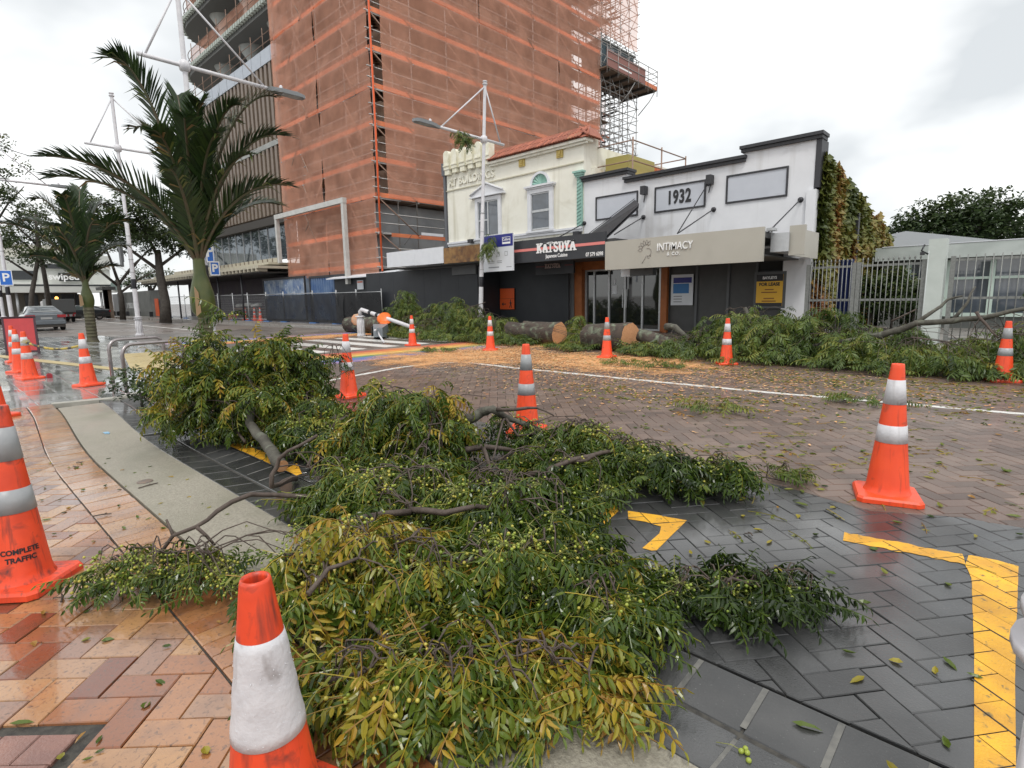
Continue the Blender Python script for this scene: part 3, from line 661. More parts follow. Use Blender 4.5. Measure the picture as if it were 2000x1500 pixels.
part('walking_figure', o, M_dlet, ('lathe', [(0,.003),(.03,.003),(.03,0)], 10, 0, False, (0,0,0), False, False, .5, 0, Matrix.Translation((fx,y,az+.16)) @ Matrix.Rotation(R(90),4,'X')), ('box', (fx-.03,y-.004,az-.02),(fx+.03,y-.001,az+.12)), ('tube', [(fx,y-.002,az),(fx-.08,y-.002,az-.16)], .016, 4), ('tube', [(fx,y-.002,az),(fx+.06,y-.002,az-.16)], .016, 4), ('tube', [(fx,y-.002,az+.1),(fx+.08,y-.002,az+.02)], .012, 4), ('tube', [(fx,y-.002,az+.1),(fx-.07,y-.002,az+.03)], .012, 4))
# estate agent V-board
YB = 14.75
a = AY(942,462,YB); c = AY(1003,528,YB)
vb = athing('agent_board', 'estate agent board with navy header and white lower panel under the verandah edge', 'sign', ((a.x+c.x)/2,YB,c.z))
part('board', vb, M_wsign, ('box', (a.x,YB,c.z),(c.x,YB+.04,a.z))); part('header_panel', vb, M_blue, ('box', (a.x+.005,YB-.006,a.z-.44),(c.x-.012,YB-.001,a.z-.01)))
b = MB(); b.add([(a.x-.02,YB+.01,a.z-.02),(a.x-.38,YB+.45,a.z-.02),(a.x-.38,YB+.45,c.z),(a.x-.02,YB+.01,c.z)], [(0,1,2,3)]); b.add([(a.x-.02,YB+.05,a.z-.02),(a.x-.38,YB+.49,a.z-.02),(a.x-.38,YB+.49,c.z),(a.x-.02,YB+.05,c.z)], [(3,2,1,0)]); b.build('side_board', M_wsign, vb)
b = MB(); b.add([(a.x-.025,YB+.004,a.z-.03),(a.x-.385,YB+.444,a.z-.03),(a.x-.385,YB+.444,a.z-.46),(a.x-.025,YB+.004,a.z-.46)], [(0,1,2,3)]); b.build('side_header', M_blue, vb)
lx = c.x-.33; lg = part('logo_box', vb, M_wlet, *[('box', q0, q1) for q0, q1 in (((lx-.2,YB-.01,a.z-.13),(lx+.2,YB-.0065,a.z-.115)), ((lx-.2,YB-.01,a.z-.36),(lx+.2,YB-.0065,a.z-.29)), ((lx-.2,YB-.01,a.z-.289),(lx-.185,YB-.0065,a.z-.131)), ((lx+.185,YB-.01,a.z-.289),(lx+.2,YB-.0065,a.z-.131)))])
text_front('lettering', 'Colliers', .13, M_wlet, vb, (lx,YB-.008,a.z-.205), .002, .9, .002)
for k in range(3):
    ix = a.x+.42+.40*k; part('icon', vb, M_gtext, *[('box', q0, q1) for q0, q1 in (((ix-.07,YB-.004,a.z-.63),(ix+.07,YB-.001,a.z-.615)), ((ix-.07,YB-.004,a.z-.77),(ix+.07,YB-.001,a.z-.755)), ((ix-.07,YB-.004,a.z-.755),(ix-.055,YB-.001,a.z-.63)), ((ix+.055,YB-.004,a.z-.755),(ix+.07,YB-.001,a.z-.63)))])
text_front('phone_glyph', 'P', .1, M_gtext, vb, (a.x+.82,YB-.003,a.z-.69), .003, 1, .001)
part('print_line', vb, M_gtext, *([('box', (a.x+.3,YB-.004,z_),(a.x+.62,YB-.001,z_+.02)) for z_ in (c.z+.36,c.z+.30)]+[('box', (a.x+.75,YB-.004,z_),(a.x+1.0,YB-.001,z_+.02)) for z_ in (c.z+.36,c.z+.30)]+[('box', (a.x+.3,YB-.004,c.z+.13),(a.x+.85,YB-.001,c.z+.17)), ('box', (c.x-.35,YB-.004,c.z+.13),(c.x-.1,YB-.001,c.z+.15))]))
# ---- restaurant verandah with black fascia
kv = athing('restaurant_verandah', 'restaurant verandah with charcoal fascia, red stripe and white stencil lettering', 'verandah', (-12,15,0))
xa, xb = XA(1004,500,YV), XA(1182,490,YV)
part('fascia', kv, M_katsu, ('box', (xa,YV,2.60),(xb,YV+.08,3.37))); part('roof_deck', kv, M_dgrey, ('box', (xa,YV+.081,3.05),(xb+.3,17.4,3.15)), ('box', (xa,YV+.081,2.66),(xb+.3,17.4,2.70)))
part('stripe', kv, M_red, ('box', (xa+.01,YV-.006,2.985),(xb-.01,YV-.001,3.075)))
tx = (XA(1049,490,YV)+XA(1125,490,YV))/2
# stencil capitals with slab serifs, built stroke by stroke
def stroke_text(name, word, x, z, hgt, wid, thk, serif, mt, parent, y, gap=.18):
    G_ = {'K': [((0,0),(0,1)),((.05,.45),(.8,1)),((.25,.58),(.85,0))], 'A': [((.0,0),(.45,1)),((.45,1),(.92,0)),((.2,.33),(.7,.33))], 'T': [((.45,0),(.45,1)),((0,1),(.9,1))],
          'S': [((.8,.82),(.6,.98)),((.6,.98),(.25,.96)),((.25,.96),(.08,.76)),((.08,.76),(.3,.56)),((.3,.56),(.7,.42)),((.7,.42),(.84,.22)),((.84,.22),(.62,.03)),((.62,.03),(.25,.04)),((.25,.04),(.06,.2))],
          'U': [((.1,1),(.1,.25)),((.1,.25),(.3,.02)),((.3,.02),(.62,.02)),((.62,.02),(.8,.25)),((.8,.25),(.8,1))], 'Y': [((0,1),(.42,.48)),((.85,1),(.42,.48)),((.42,.5),(.42,0))]}
    b = MB(); n = len(word); cx = x
    for ch_ in word:
        for i, (p, q) in enumerate(G_[ch_]):
            P1 = Vector((cx+p[0]*wid, 0, z+p[1]*hgt)); P2 = Vector((cx+q[0]*wid, 0, z+q[1]*hgt)); d = (P2-P1).normalized(); s_ = Vector((-d.z, 0, d.x)); tk = thk if i != 2 or ch_ != 'A' else thk*.6
            if ch_ in 'TS': tk = thk*.8
            e1 = d*tk*.2; yy = y-.002*(i % 3)
            b.add([(v.x, yy, v.z) for v in (P1-e1-s_*tk/2, P2+e1-s_*tk/2, P2+e1+s_*tk/2, P1-e1+s_*tk/2)], [(0,1,2,3)])
            for pt in (p, q):
                if pt[1] in (0, 1) and ch_ not in 'S': b.add([(cx+pt[0]*wid-serif, y-.006, z+pt[1]*hgt-.018), (cx+pt[0]*wid+serif, y-.006, z+pt[1]*hgt-.018), (cx+pt[0]*wid+serif, y-.006, z+pt[1]*hgt+.018), (cx+pt[0]*wid-serif, y-.006, z+pt[1]*hgt+.018)], [(0,1,2,3)])
        cx += wid*(1+gap)
    return b.build(name, mt, parent)
x_l, x_r = XA(1051,490,YV), XA(1124,487,YV); wch = (x_r-x_l)/(7*1.2-.2)
stroke_text('lettering', 'KATSUYA', x_l, 2.90, .29, wch, .085, .075, M_wlet, kv, YV-.012, .2)
text_front('lettering', 'Japanese Cuisine', .17, M_wlet, kv, (XA(1087,503,YV),YV-.008,2.755), .003, .82, .003); text_front('lettering', '07 579 6098', .17, M_wlet, kv, (XA(1161,505,YV),YV-.008,2.70), .004, .78, .003)
rr_ = MB(); rr_.tube([AY(1068,476,YV+.2), AY(1141,436,YW-.05)], .02, 6); rr_.build('tie_rod', M_rod, kv)
for k, (px, py) in enumerate(((1141,436),)):
    p = AY(px, py, YW-.03); part('rod_anchor', kv, M_rod, ('lathe', [(0,.05),(.07,.05),(.08,0)], 10, 0, True, (0,0,0), False, False, .5, 0, Matrix.Translation((p.x,YW-.003,p.z)) @ Matrix.Rotation(R(90),4,'X')))
hs = part('hanging_sign', kv, M_katsu, ('box', (XA(1046,530,16.4),16.4,2.22),(XA(1120,530,16.4),16.5,2.66)))
stroke_text('hanging_lettering', 'KATSUYA', XA(1066,525,16.4), 2.46, .13, .085, .03, .03, mat('faded_lettering', (.42,.32,.3), .6), hs, 16.385, .2); part('hanging_stripe', hs, mat('dull_red', (.14,.04,.04), .6), ('box', (XA(1047,530,16.4),16.392,2.50),(XA(1064,530,16.4),16.397,2.54)), ('box', (XA(1103,530,16.4),16.392,2.50),(XA(1119,530,16.4),16.397,2.54)))
# ---- ground floor front under the two right verandahs
YG = 17.55
gf = athing('shopfront', 'restaurant shop front with aluminium glass doors between orange posts', 'shopfront', (-12,YG,.1))
part('stall_wall', gf, M_dgrey, ('box', (-16.9,YG+.2,.1),(-12.9,YG+.3,3.0)))
for p0, p1 in ((1024,1057),(1059,1099)): part('blind_panel', gf, M_gpanel, ('box', (XA(p0,600,YG),YG+.1,.35),(XA(p1,600,YG),YG+.16,2.3)))
part('white_mullion', gf, M_alu, ('box', (XA(1057,600,YG),YG+.05,.35),(XA(1059,600,YG),YG+.15,2.3)), ('box', (XA(1022,600,YG),YG+.05,.30),(XA(1100,600,YG),YG+.15,.349)))
part('pale_pier', gf, mat('pale_grey_pier', (.30,.30,.31), .6), ('box', (XA(1099,600,YG),YG-.02,.1),(XA(1121,600,YG),YG+.18,2.75)))
for p0, p1 in ((1122,1136),(1290,1302)): part('orange_post', gf, M_orange, ('box', (XA(p0,580,YG-.1),YG-.1,.1),(XA(p1,580,YG-.1),YG+.15,2.75)))
part('orange_lintel', gf, M_orange, ('box', (XA(1137,560,YG),YG-.05,2.36),(XA(1289,560,YG),YG+.12,2.74)))
dx = [XA(p, 590, YG+.15) for p in (1146,1162,1191,1222,1256,1290)]
part('door_frame', gf, M_alu, *([('box', (x-.035,YG+.08,.14),(x+.035,YG+.2,2.34)) for x in dx]+[('box', (dx[0],YG+.085,2.3),(dx[-1],YG+.2,2.36)), ('box', (dx[0],YG+.085,.11),(dx[-1],YG+.2,.20))]+[('box', (dx[0]-.35,YG+.12,.1),(dx[0]-.036,YG+.2,2.36))]))
for i in range(5): dp = part('glass_door', gf, M_shopglass, ('box', (dx[i]+.036,YG+.13,.201),(dx[i+1]-.036,YG+.15,2.299)))
part('door_handle', gf, M_alu, ('box', (dx[3]-.09,YG+.05,.95),(dx[3]-.06,YG+.08,1.6)), ('box', (dx[3]+.06,YG+.05,.95),(dx[3]+.09,YG+.08,1.6)))
part('paper_notice', gf, M_wsign, ('box', (dx[2]+.12,YG+.12,1.45),(dx[2]+.32,YG+.128,1.75)), ('box', (dx[2]+.2,YG+.121,1.8),(dx[2]+.27,YG+.129,2.0)))
part('step', gf, mat('rust_red_step', (.16,.07,.04), .6), ('box', (dx[0]-.4,YG-.25,.1),(dx[-1]+.2,YG+.1,.135)))
part('threshold_wall', gf, M_in, ('box', (XA(1136,590,YG),YG+.35,.1),(XA(1300,590,YG),YG+.4,2.9)))
# ---- white 1932 building
wb = athing('shop_building', 'white single-storey shop building with stepped black-capped parapet dated 1932', 'building', (-8.9,YW,0))
b = MB(); poly = [(-12.80,3.0),(-4.95,3.0),(-4.95,5.56),(-6.92,5.56),(-6.92,5.30),(-10.95,5.30),(-10.95,5.60),(-12.80,5.60)]
b.prism(poly, 0, .3, fn=lambda p: Vector((p.x, YW+.30-p.z, p.y))); b.build('wall', M_wwall, wb)
part('side_wall', wb, M_wwall, ('prism', [(YW+.3,.1),(27.5,.1),(27.5,3.4),(YW+.3,5.0)], 0, .19, 0, .5, lambda p: Vector((-5.15+p.z, p.x, p.y)))); part('back_roof', wb, M_dgrey, ('box', (-12.8,YW+.3,3.2),(-5.16,27.5,3.3)))
part('right_pier', wb, M_wwall, ('box', (-5.62,YW-.06,.1),(-4.90,YW+.28,2.999)), ('box', (-5.10,YW-.10,3.0),(-4.86,YW+.4,4.2)))
for xa_, xb_, z_ in ((-12.86,-10.88,5.57),(-11.02,-6.86,5.27),(-6.98,-4.78,5.53)):
    cp = part('capping', wb, M_blackp, ('box', (xa_,YW-.10,z_),(xb_,YW+.42,z_+.09)), ('box', (xa_-.03,YW-.16,z_+.091),(xb_+.03,YW+.45,z_+.18)))
part('corner_trim', wb, M_rod, ('box', (-4.94,YW-.03,4.25),(-4.80,YW+.6,5.529)))
for xa_, xb_ in ((-12.26,-10.50),(-9.86,-8.07),(-7.42,-5.63)):
    pn = part('panel', wb, M_panel, ('box', (xa_+.05,YW-.012,4.17),(xb_-.05,YW-.002,4.90)))
    part('panel_frame', pn, M_blackp, ('box', (xa_,YW-.04,4.12),(xb_,YW-.002,4.169)), ('box', (xa_,YW-.04,4.901),(xb_,YW-.002,4.95)), ('box', (xa_,YW-.04,4.17),(xa_+.049,YW-.002,4.9)), ('box', (xb_-.049,YW-.04,4.17),(xb_,YW-.002,4.9)))
dt = text_front('date_lettering', '1932', .58, M_dlet, wb, (-8.98,YW-.02,4.53), .018, .68, .012, space=1.1)
for px, py in ((1258,372),(1387,351)):
    p = AY(px, py, YW-.2); fl = part('floodlight', wb, M_blackp, ('box', (p.x-.10,YW-.30,p.z-.13),(p.x+.06,YW-.05,p.z+.14))); part('arm', fl, M_rod, ('tube', [(p.x-.02,YW-.05,p.z),(p.x-.12,YW-.02,p.z-.35)], .015, 5))
YI = 14.55
a0, a1 = XA(1182,480,YI), XA(1491,470,YI); zb_, zt_ = 2.16, 2.98
iv = athing('boutique_verandah', 'boutique verandah with wide beige fascia and raised white lettering and flower-head emblem', 'verandah', ((a0+a1)/2,YI,2.1))
part('fascia', iv, M_beige, ('box', (a0,YI,zb_),(a1,YI+.1,zt_+.02)))
part('roof_deck', iv, M_dgrey, ('box', (a0,YI+.101,2.75),(-5.2,17.45,2.9)), ('box', (a0,YI+.101,2.30),(a1-.02,17.45,2.34)))
text_front('lettering', 'INTIMACY', .29, M_wlet, iv, (XA(1318,470,YI),YI-.02,2.70), .001, .80, .014, space=1.0); text_front('lettering', '& CO.', .12, M_wlet, iv, (XA(1316,487,YI),YI-.015,2.50), .002, 1.0, .008, space=1.3)
em_ = MB(); ex, ezz = XA(1264,478,YI), 2.62
def arcp(cx, cz, r, a0_, a1_, n=8, sx=1, sz=1): return [(cx+sx*r*math.cos(R(a0_+(a1_-a0_)*i/n)), YI-.008, cz+sz*r*math.sin(R(a0_+(a1_-a0_)*i/n))) for i in range(n+1)]
for pts in (arcp(ex+.03,ezz-.02,.11,-100,110), arcp(ex+.06,ezz-.14,.05,150,300), [(ex-.02,YI-.008,ezz-.1),(ex-.06,YI-.008,ezz-.2),(ex-.16,YI-.008,ezz-.33)], [(ex+.10,YI-.008,ezz-.1),(ex+.13,YI-.008,ezz-.13),(ex+.09,YI-.008,ezz-.15)]): em_.tube(pts, .006, 5)
for k in range(6):
    a = R(60+24*k); c = (ex-.03+.12*math.cos(a), ezz+.05+.13*math.sin(a)); d = Vector((math.cos(a), math.sin(a)))
    s_ = Vector((-d.y, d.x)); L = [(c[0]+d.x*t*.15+s_.x*w*.05, YI-.008, c[1]+d.y*t*.15+s_.y*w*.05) for t, w in ((0,0),(.4,1),(1,0),(.4,-1),(0,0))]; em_.tube(L, .005, 4)
em_.build('emblem', mat('grey_emblem_line', (.24,.21,.2), .5), iv)
part('end_soffit', iv, M_alu, ('box', (a1+.02,YI+.45,2.40),(XA(1541,470,15),YI+.5,2.86)), ('box', (a1+.02,YI+.5,2.40),(-5.0,17.4,2.44))); part('end_panel', iv, M_beige, ('box', (XA(1541,470,15.1),15.1,2.30),(XA(1572,470,15.1),15.2,3.02)), ('box', (XA(1541,470,15.1),15.2,2.30),(XA(1541,470,15.1)+.05,17.4,3.0)))
part('torn_flashing', iv, M_alu, ('box', (a1-.05,YI+.3,2.92),(-5.05,YI+.55,2.99)), ('box', (a1+.05,YI+.4,2.861),(-5.15,YI+.46,2.915)))
for (pa, pb) in (((1200,458),(1256,424)),((1325,455),(1393,409)),((1323,456),(1383,358)),((1500,454),(1563,390))):
    q0 = AY(pa[0], pa[1], YI+.25); q1 = AY(pb[0], pb[1], YW-.04); part('tie_rod', iv, M_rod, ('tube', [q0, q1], .018, 6))
    part('rod_anchor', iv, M_rod, ('lathe', [(0,.05),(.07,.05),(.08,0)], 10, 0, True, (0,0,0), False, False, .5, 0, Matrix.Translation((q1.x,YW-.003,q1.z)) @ Matrix.Rotation(R(90),4,'X')))
for px in (1213,):
    part('hanging_sign', iv, M_gpanel, ('box', (XA(1231,515,15.4),15.4,1.98),(XA(1275,515,15.4),15.62,2.29))); part('hanging_sign_end', iv, M_wsign, ('box', (XA(1213,515,15.4),15.4,1.97),(XA(1231,515,15.4)-.01,15.62,2.29)))
# the torn-off awning board
bo = athing('awning_board', 'dark sheet of awning torn up and leaning across the white wall panel', 'board', AY(1190,440,16.4))
P = [AY(1137,468,16.6), AY(1178,466,16.0), AY(1248,398,16.0), AY(1240,390,16.9)]
b = MB(); th = Vector((.0,-.02,-.14)); b.add([*P, *[p+th for p in P]], [(0,1,2,3),(7,6,5,4),(0,4,5,1),(1,5,6,2),(2,6,7,3),(3,7,4,0)]); b.build('sheet', [M_blackp], bo)
b = MB(); b.tube([P[0]+Vector((0,-.03,.02)), P[3]+Vector((0,-.02,.03))], .012, 4); b.tube([P[1]+Vector((0,-.03,-.05)), P[2]+Vector((0,-.03,-.05))], .02, 4); b.build('edge_angle', M_rod, bo)
b = MB(); b.tube([AY(1138,468,16.6), AY(1160,474,16.4), AY(1180,467,16.1)], .04, 5); b.build('bent_gutter', M_blackp, bo)
# boutique shop front
bf = athing('shopfront', 'dark grey shuttered boutique shop front with lease posters', 'shopfront', (-7,YG,.1))
xs4 = [XA(p, 580, YG) for p in (1303,1358,1420,1475,1532)]
for i in range(4): part('cladding_panel', bf, M_dgrey, ('box', (xs4[i]+.01,YG+.1,.1),(xs4[i+1]-.01,YG+.18,2.7)))
part('mullion', bf, M_gpanel, *[('box', (x-.04,YG+.04,.1),(x+.04,YG+.17,2.7)) for x in xs4]); part('louvre', bf, M_in, ('box', (XA(1483,515,YG),YG+.06,2.05),(XA(1525,515,YG),YG+.095,2.3)))
o, a, c, y = notice('lease_poster', 'white lease poster with blue blocks on the grey shop front', 1312,537,1353,596, YG+.02, M_wsign, 'poster')
part('print_block', o, M_blue, ('box', (a.x+.08,y-.004,a.z-.28),(c.x-.05,y-.001,a.z-.1))); part('print_block', o, M_cyan, ('box', (a.x+.08,y-.004,a.z-.62),(c.x-.14,y-.001,a.z-.3))); part('print_line', o, M_gtext, *[('box', (a.x+.1,y-.004,c.z+.1+.09*k),(a.x+.4,y-.001,c.z+.13+.09*k)) for k in range(3)])
o, a, c, y = notice('for_lease_sign', 'amber FOR LEASE poster in a grey frame beside the white pier', 1479,537,1527,598, YG-.12, M_ysign, 'poster')
part('frame', o, M_gpanel, ('box', (a.x-.08,YG-.115,c.z-.06),(c.x+.08,YG-.08,a.z+.08))); part('header_panel', o, M_dlet, ('box', (a.x,y-.004,a.z-.2),(c.x,y-.001,a.z))); part('footer_panel', o, M_dlet, ('box', (a.x,y-.004,c.z),(c.x,y-.001,c.z+.1)))
text_front('lettering', 'BAYLEYS', .11, M_wlet, o, ((a.x+c.x)/2,y-.006,a.z-.1), .003, .95, .002); text_front('lettering', 'FOR LEASE', .13, M_dlet, o, ((a.x+c.x)/2,y-.005,a.z-.29), .005, .95, .002)
M_brownp = mat('brown_small_print', (.28,.12,.02), .6)
part('print_line', o, M_brownp, *[('box', ((a.x+c.x)/2-w_/2,y-.004,a.z-z_),((a.x+c.x)/2+w_/2,y-.001,a.z-z_+.035)) for w_, z_ in ((.25,.46),(.45,.54),(.3,.72),(.4,.8))])
text_front('lettering', 'Wayne', .09, M_brownp, o, ((a.x+c.x)/2,y-.007,a.z-.44), .003, .9, .001) if False else None

# ---- fence, pier and house at the right
YF = 16.6
M_steel = mat('weathered_grey_steel', (.24,.245,.235), .5, (.18,.185,.175), 20, metal=.4)
def steel_fence(label, xa_, xb_, z0, z1, n, tips=True):
    o = athing('steel_fence', label, 'fence', ((xa_+xb_)/2,YF,.1), 'steel fence panels beside the white shop')
    for x in (xa_, xb_): part('post', o, M_steel, ('box', (x-.045,YF-.045,.1),(x+.045,YF+.045,z1+.03)))
    for z in (z1-.06, (z0+z1)*.52, z0+.08): part('rail', o, M_steel, ('box', (xa_+.046,YF-.022,z-.028),(xb_-.046,YF+.022,z+.028)))
    for k in range(n):
        x = xa_+(xb_-xa_)*(k+.75)/(n+.5); bar = part('bar', o, M_steel, ('tube', [(x,YF-.035,z0),(x,YF-.035,z1+.05)], .0115, 6))
        if tips: part('finial', bar, M_steel, ('lathe', [(.012,0),(.022,.03),(.016,.06),(.004,.085),(0,.09)], 8, 0, True, (x,YF-.035,z1+.05)))
    return o
x0_, x1_, x2_ = XA(1580,520,YF), XA(1674,520,YF), XA(1806,515,YF)
steel_fence('left spiked steel fence panel against the creeper-covered wall', x0_, x1_-.05, .16, 2.08, 11)
steel_fence('middle spiked steel fence panel between the post and the white pier', x1_+.05, x2_, .16, 2.08, 12)
steel_fence('right steel fence panel without spikes beyond the white pier', XA(1862,510,YF), 1.6, .16, 2.12, 21, False)
pr_ = athing('gate_pier', 'tall pale rendered gate pier between the steel fence panels', 'pier', (-1.9,YF,.1))
part('shaft', pr_, mat('pale_grey_render', (.50,.54,.51), .7, (.46,.50,.47), 4, bump=.2), ('box', (XA(1814,480,YF-.1),YF-.12,.1),(XA(1849,480,YF-.1),YF+.3,2.56))); part('conduit', pr_, M_wsign, ('tube', [(XA(1812,520,YF-.1),YF-.1,.1),(XA(1812,520,YF-.1),YF-.1,2.3)], .022, 6)); part('lamp_bracket', pr_, M_rod, ('tube', [(XA(1812,505,YF-.1),YF-.12,2.22),(XA(1800,503,YF-.1),YF-.2,2.3),(XA(1806,500,YF),YF-.14,2.44)], .02, 6), ('box', (XA(1798,503,YF-.1),YF-.24,2.2),(XA(1806,503,YF-.1),YF-.13,2.27)))
hs_ = athing('low_house', 'low pale building with metal fascia and white framed windows behind the steel fence', 'building', (-1,24,0))
YH = 23.5; hx0, hx1 = XA(1722,500,YH), 9.0
part('wall', hs_, mat('dark_grey_blockwork', (.16,.17,.16), .7), ('box', (hx0,YH+.6,0),(hx1,34,2.4)))  # one even dark grey for the wall behind the windows
part('fascia', hs_, mat('zinc_fascia', (.50,.54,.52), .45, (.40,.44,.42), 1.6, metal=.2), ('box', (hx0-.2,YH,2.42),(hx1,YH+.12,2.88))); part('roof', hs_, M_dgrey, ('box', (hx0-.2,YH+.121,2.5),(hx1,34,2.84)), ('box', (hx0-.2,YH+.121,2.39),(hx1,YH+.6,2.43)))
M_gteal = mat('pale_green_frame', (.48,.58,.52), .6)
for k in range(8):
    xw = XA(1765,540,YH)+1.12*k; wv = part('window', hs_, M_gteal, ('box', (xw,YH+.38,.5),(xw+.14,YH+.55,2.38)), ('box', (xw+.14,YH+.4,1.72),(xw+1.12,YH+.52,1.80)), ('box', (xw+.14,YH+.4,.5),(xw+1.12,YH+.52,.62)))
    part('pane', wv, M_glass, ('box', (xw+.14,YH+.5,.62),(xw+1.12,YH+.51,1.719))); part('pane', wv, M_glass, ('box', (xw+.14,YH+.5,1.801),(xw+1.12,YH+.51,2.38)))
part('gutter', hs_, M_wsign, ('box', (hx0,YH-.02,2.885),(hx1,YH+.1,2.91)))
gb_ = athing('far_gable', 'small grey gabled roof just above the low house', 'building', AY(1735,480,40)); g0 = AY(1722,455,40); b = MB(); b.prism([(0,-3.5),(9,-3.5),(9,-1.6),(1.2,0),(0,-.2)], 0, 5, fn=lambda p: Vector((g0.x+p.x, 40+p.z, g0.z+p.y))); b.build('wall', mat('grey_corrugate', (.42,.45,.47), .5), gb_)
# ================================================================== SCAFFOLDED TOWER
XC, YS = -26.0, 17.3
M_tube = mat('galvanised_scaffold_tube', (.36,.35,.34), .45, (.28,.27,.26), 12, metal=.55)
M_rtube = mat('rusty_brown_tube', (.30,.20,.15), .6, (.24,.15,.11), 8)
M_plank = mat('scaffold_plank', (.20,.14,.10), .8, (.14,.10,.07), 4, tint=.25, bump=.3)
M_toe = mat('orange_toe_board', (.66,.20,.08), .6, (.50,.15,.07), 1.2, tint=.3)
M_core = mat('tower_core_concrete', (.42,.33,.26), .8, (.34,.27,.21), 1.2, bump=.2, stain=((.27,.21,.17), .5, .5, .7))
M_cdark = mat('tower_dark_opening', (.05,.045,.04), .8)
M_cgrey = mat('grey_precast', (.34,.35,.34), .7, (.28,.29,.28), 2, bump=.2)
def netmat(name, col, alpha):
    m = bpy.data.materials.new(name); m.use_nodes = True; t = m.node_tree; N = t.nodes.new; K = t.links.new
    b = t.nodes['Principled BSDF']; out = t.nodes['Material Output']; geo = N('ShaderNodeNewGeometry')
    n = N('ShaderNodeTexNoise'); n.inputs['Scale'].default_value = .55; n.inputs['Detail'].default_value = 4; K(geo.outputs['Position'], n.inputs['Vector'])
    r = N('ShaderNodeValToRGB'); r.color_ramp.elements[0].position = .35; r.color_ramp.elements[1].position = .7
    r.color_ramp.elements[0].color = (*col, 1); r.color_ramp.elements[1].color = (*(min(1, c*1.1+.02) for c in col), 1); K(n.outputs['Fac'], r.inputs[0]); K(r.outputs[0], b.inputs['Base Color'])
    b.inputs['Roughness'].default_value = .7; tl = N('ShaderNodeBsdfTranslucent'); K(r.outputs[0], tl.inputs[0]); ms = N('ShaderNodeMixShader'); ms.inputs[0].default_value = .4
    K(b.outputs[0], ms.inputs[1]); K(tl.outputs[0], ms.inputs[2]); tr = N('ShaderNodeBsdfTransparent'); m2 = N('ShaderNodeMixShader')
    mr = N('ShaderNodeMapRange'); mr.inputs['From Min'].default_value = .3; mr.inputs['From Max'].default_value = .7; mr.inputs['To Min'].default_value = alpha-.06; mr.inputs['To Max'].default_value = alpha+.08
    n2 = N('ShaderNodeTexNoise'); n2.inputs['Scale'].default_value = 1.1; K(geo.outputs['Position'], n2.inputs['Vector']); K(n2.outputs['Fac'], mr.inputs[0]); K(mr.outputs[0], m2.inputs[0])
    K(tr.outputs[0], m2.inputs[1]); K(ms.outputs[0], m2.inputs[2]); K(m2.outputs[0], out.inputs[0]); return m
M_net = netmat('orange_debris_netting', (.84,.42,.285), .48)
LV = [2.95+1.8*k+.18 for k in range(14)]      # lifts 3.13, 4.93, 6.73 ...
tw_ = athing('tower_block', 'concrete tower block under construction wrapped in orange scaffold netting', 'building', (-31,22,0))
cw = MB(); cw.box((-37.05,18.8,0),(-27.5,36.0,29)); cw.build('core_wall', M_core, tw_)
# dark slab bands and windows on the core so the wall reads through the net
for k in range(8):
    z = 3.6+3.6*k
    part('floor_slab', tw_, M_cgrey, ('box', (-36.5,18.55,z-.3),(-27.25,36.4,z)))
    for j in range(6):
        y = 20.2+2.7*j
        if (j+k) % 3: wv = part('window', tw_, M_cdark, ('box', (-27.52,y,z+.9),(-27.46,y+1.5,z+2.6)))
    for j in range(3):
        x = -35.6+2.9*j; part('window', tw_, M_cdark, ('box', (x,18.76,z+.9),(x+1.6,18.82,z+2.6)))
# ---- scaffold as one thing: tubes, decks, toe boards, ladders, netting
sf = athing('scaffold', 'tube scaffold with timber decks and orange debris netting round the tower block', 'scaffold', (-26.5,18,0))
bays_y = [YS+2.51*k for k in range(9)]; YE = bays_y[-1]; bays_x = [XC-2.65*k for k in range(5)]; XE = bays_x[-1]
st = MB(); tr_ = .034
jit = lambda a: rnd.uniform(-a, a)
for y in bays_y:
    for x in (XC, XC-1.25): st.tube([(x+jit(.02), y, .1), (x+jit(.02), y, 28)], tr_, 5)
for x in bays_x:
    for y in (YS, YS+1.25): st.tube([(x, y+jit(.02), .1), (x, y+jit(.02), 28)], tr_, 5)
for z in LV:
    for dz in (0, .5, 1.0): st.tube([(XC+.04, YS-.3, z+dz+jit(.03)), (XC+.04, YE+.4, z+dz+jit(.03))], tr_*.9, 5); st.tube([(XC+.3, YS-.04, z+dz+jit(.03)), (XE-.4, YS-.04, z+dz+jit(.03))], tr_*.9, 5)
    for y in bays_y: st.tube([(XC+.15, y+.05, z-.06), (XC-1.4, y+.05, z-.06)], tr_*.9, 5)
    for x in bays_x: st.tube([(x+.05, YS-.15, z-.06), (x+.05, YS+1.4, z-.06)], tr_*.9, 5)
st.build('tube_frame', M_tube, sf, kind='stuff')
br = MB()
for k, z in enumerate(LV[:-1]):
    for j in range(0, 8, 2):
        a, c = bays_y[j], bays_y[j+1]
        br.tube([(XC+.09, a if k % 2 else a, z+1.75), (XC+.09, c, z)], tr_*.95, 5)
    for j in (0, 2): br.tube([(bays_x[j+1], YS-.09, z+1.75), (bays_x[j+1]+1.2, YS-.09, z)], tr_*.95, 5)
for z0_ in range(0, 12, 3): br.tube([(XE+.2, YS-.1, LV[z0_]), (XE+5.2, YS-.1, LV[min(13, z0_+3)])], tr_, 5)
br.build('brace', M_rtube, sf, kind='stuff')
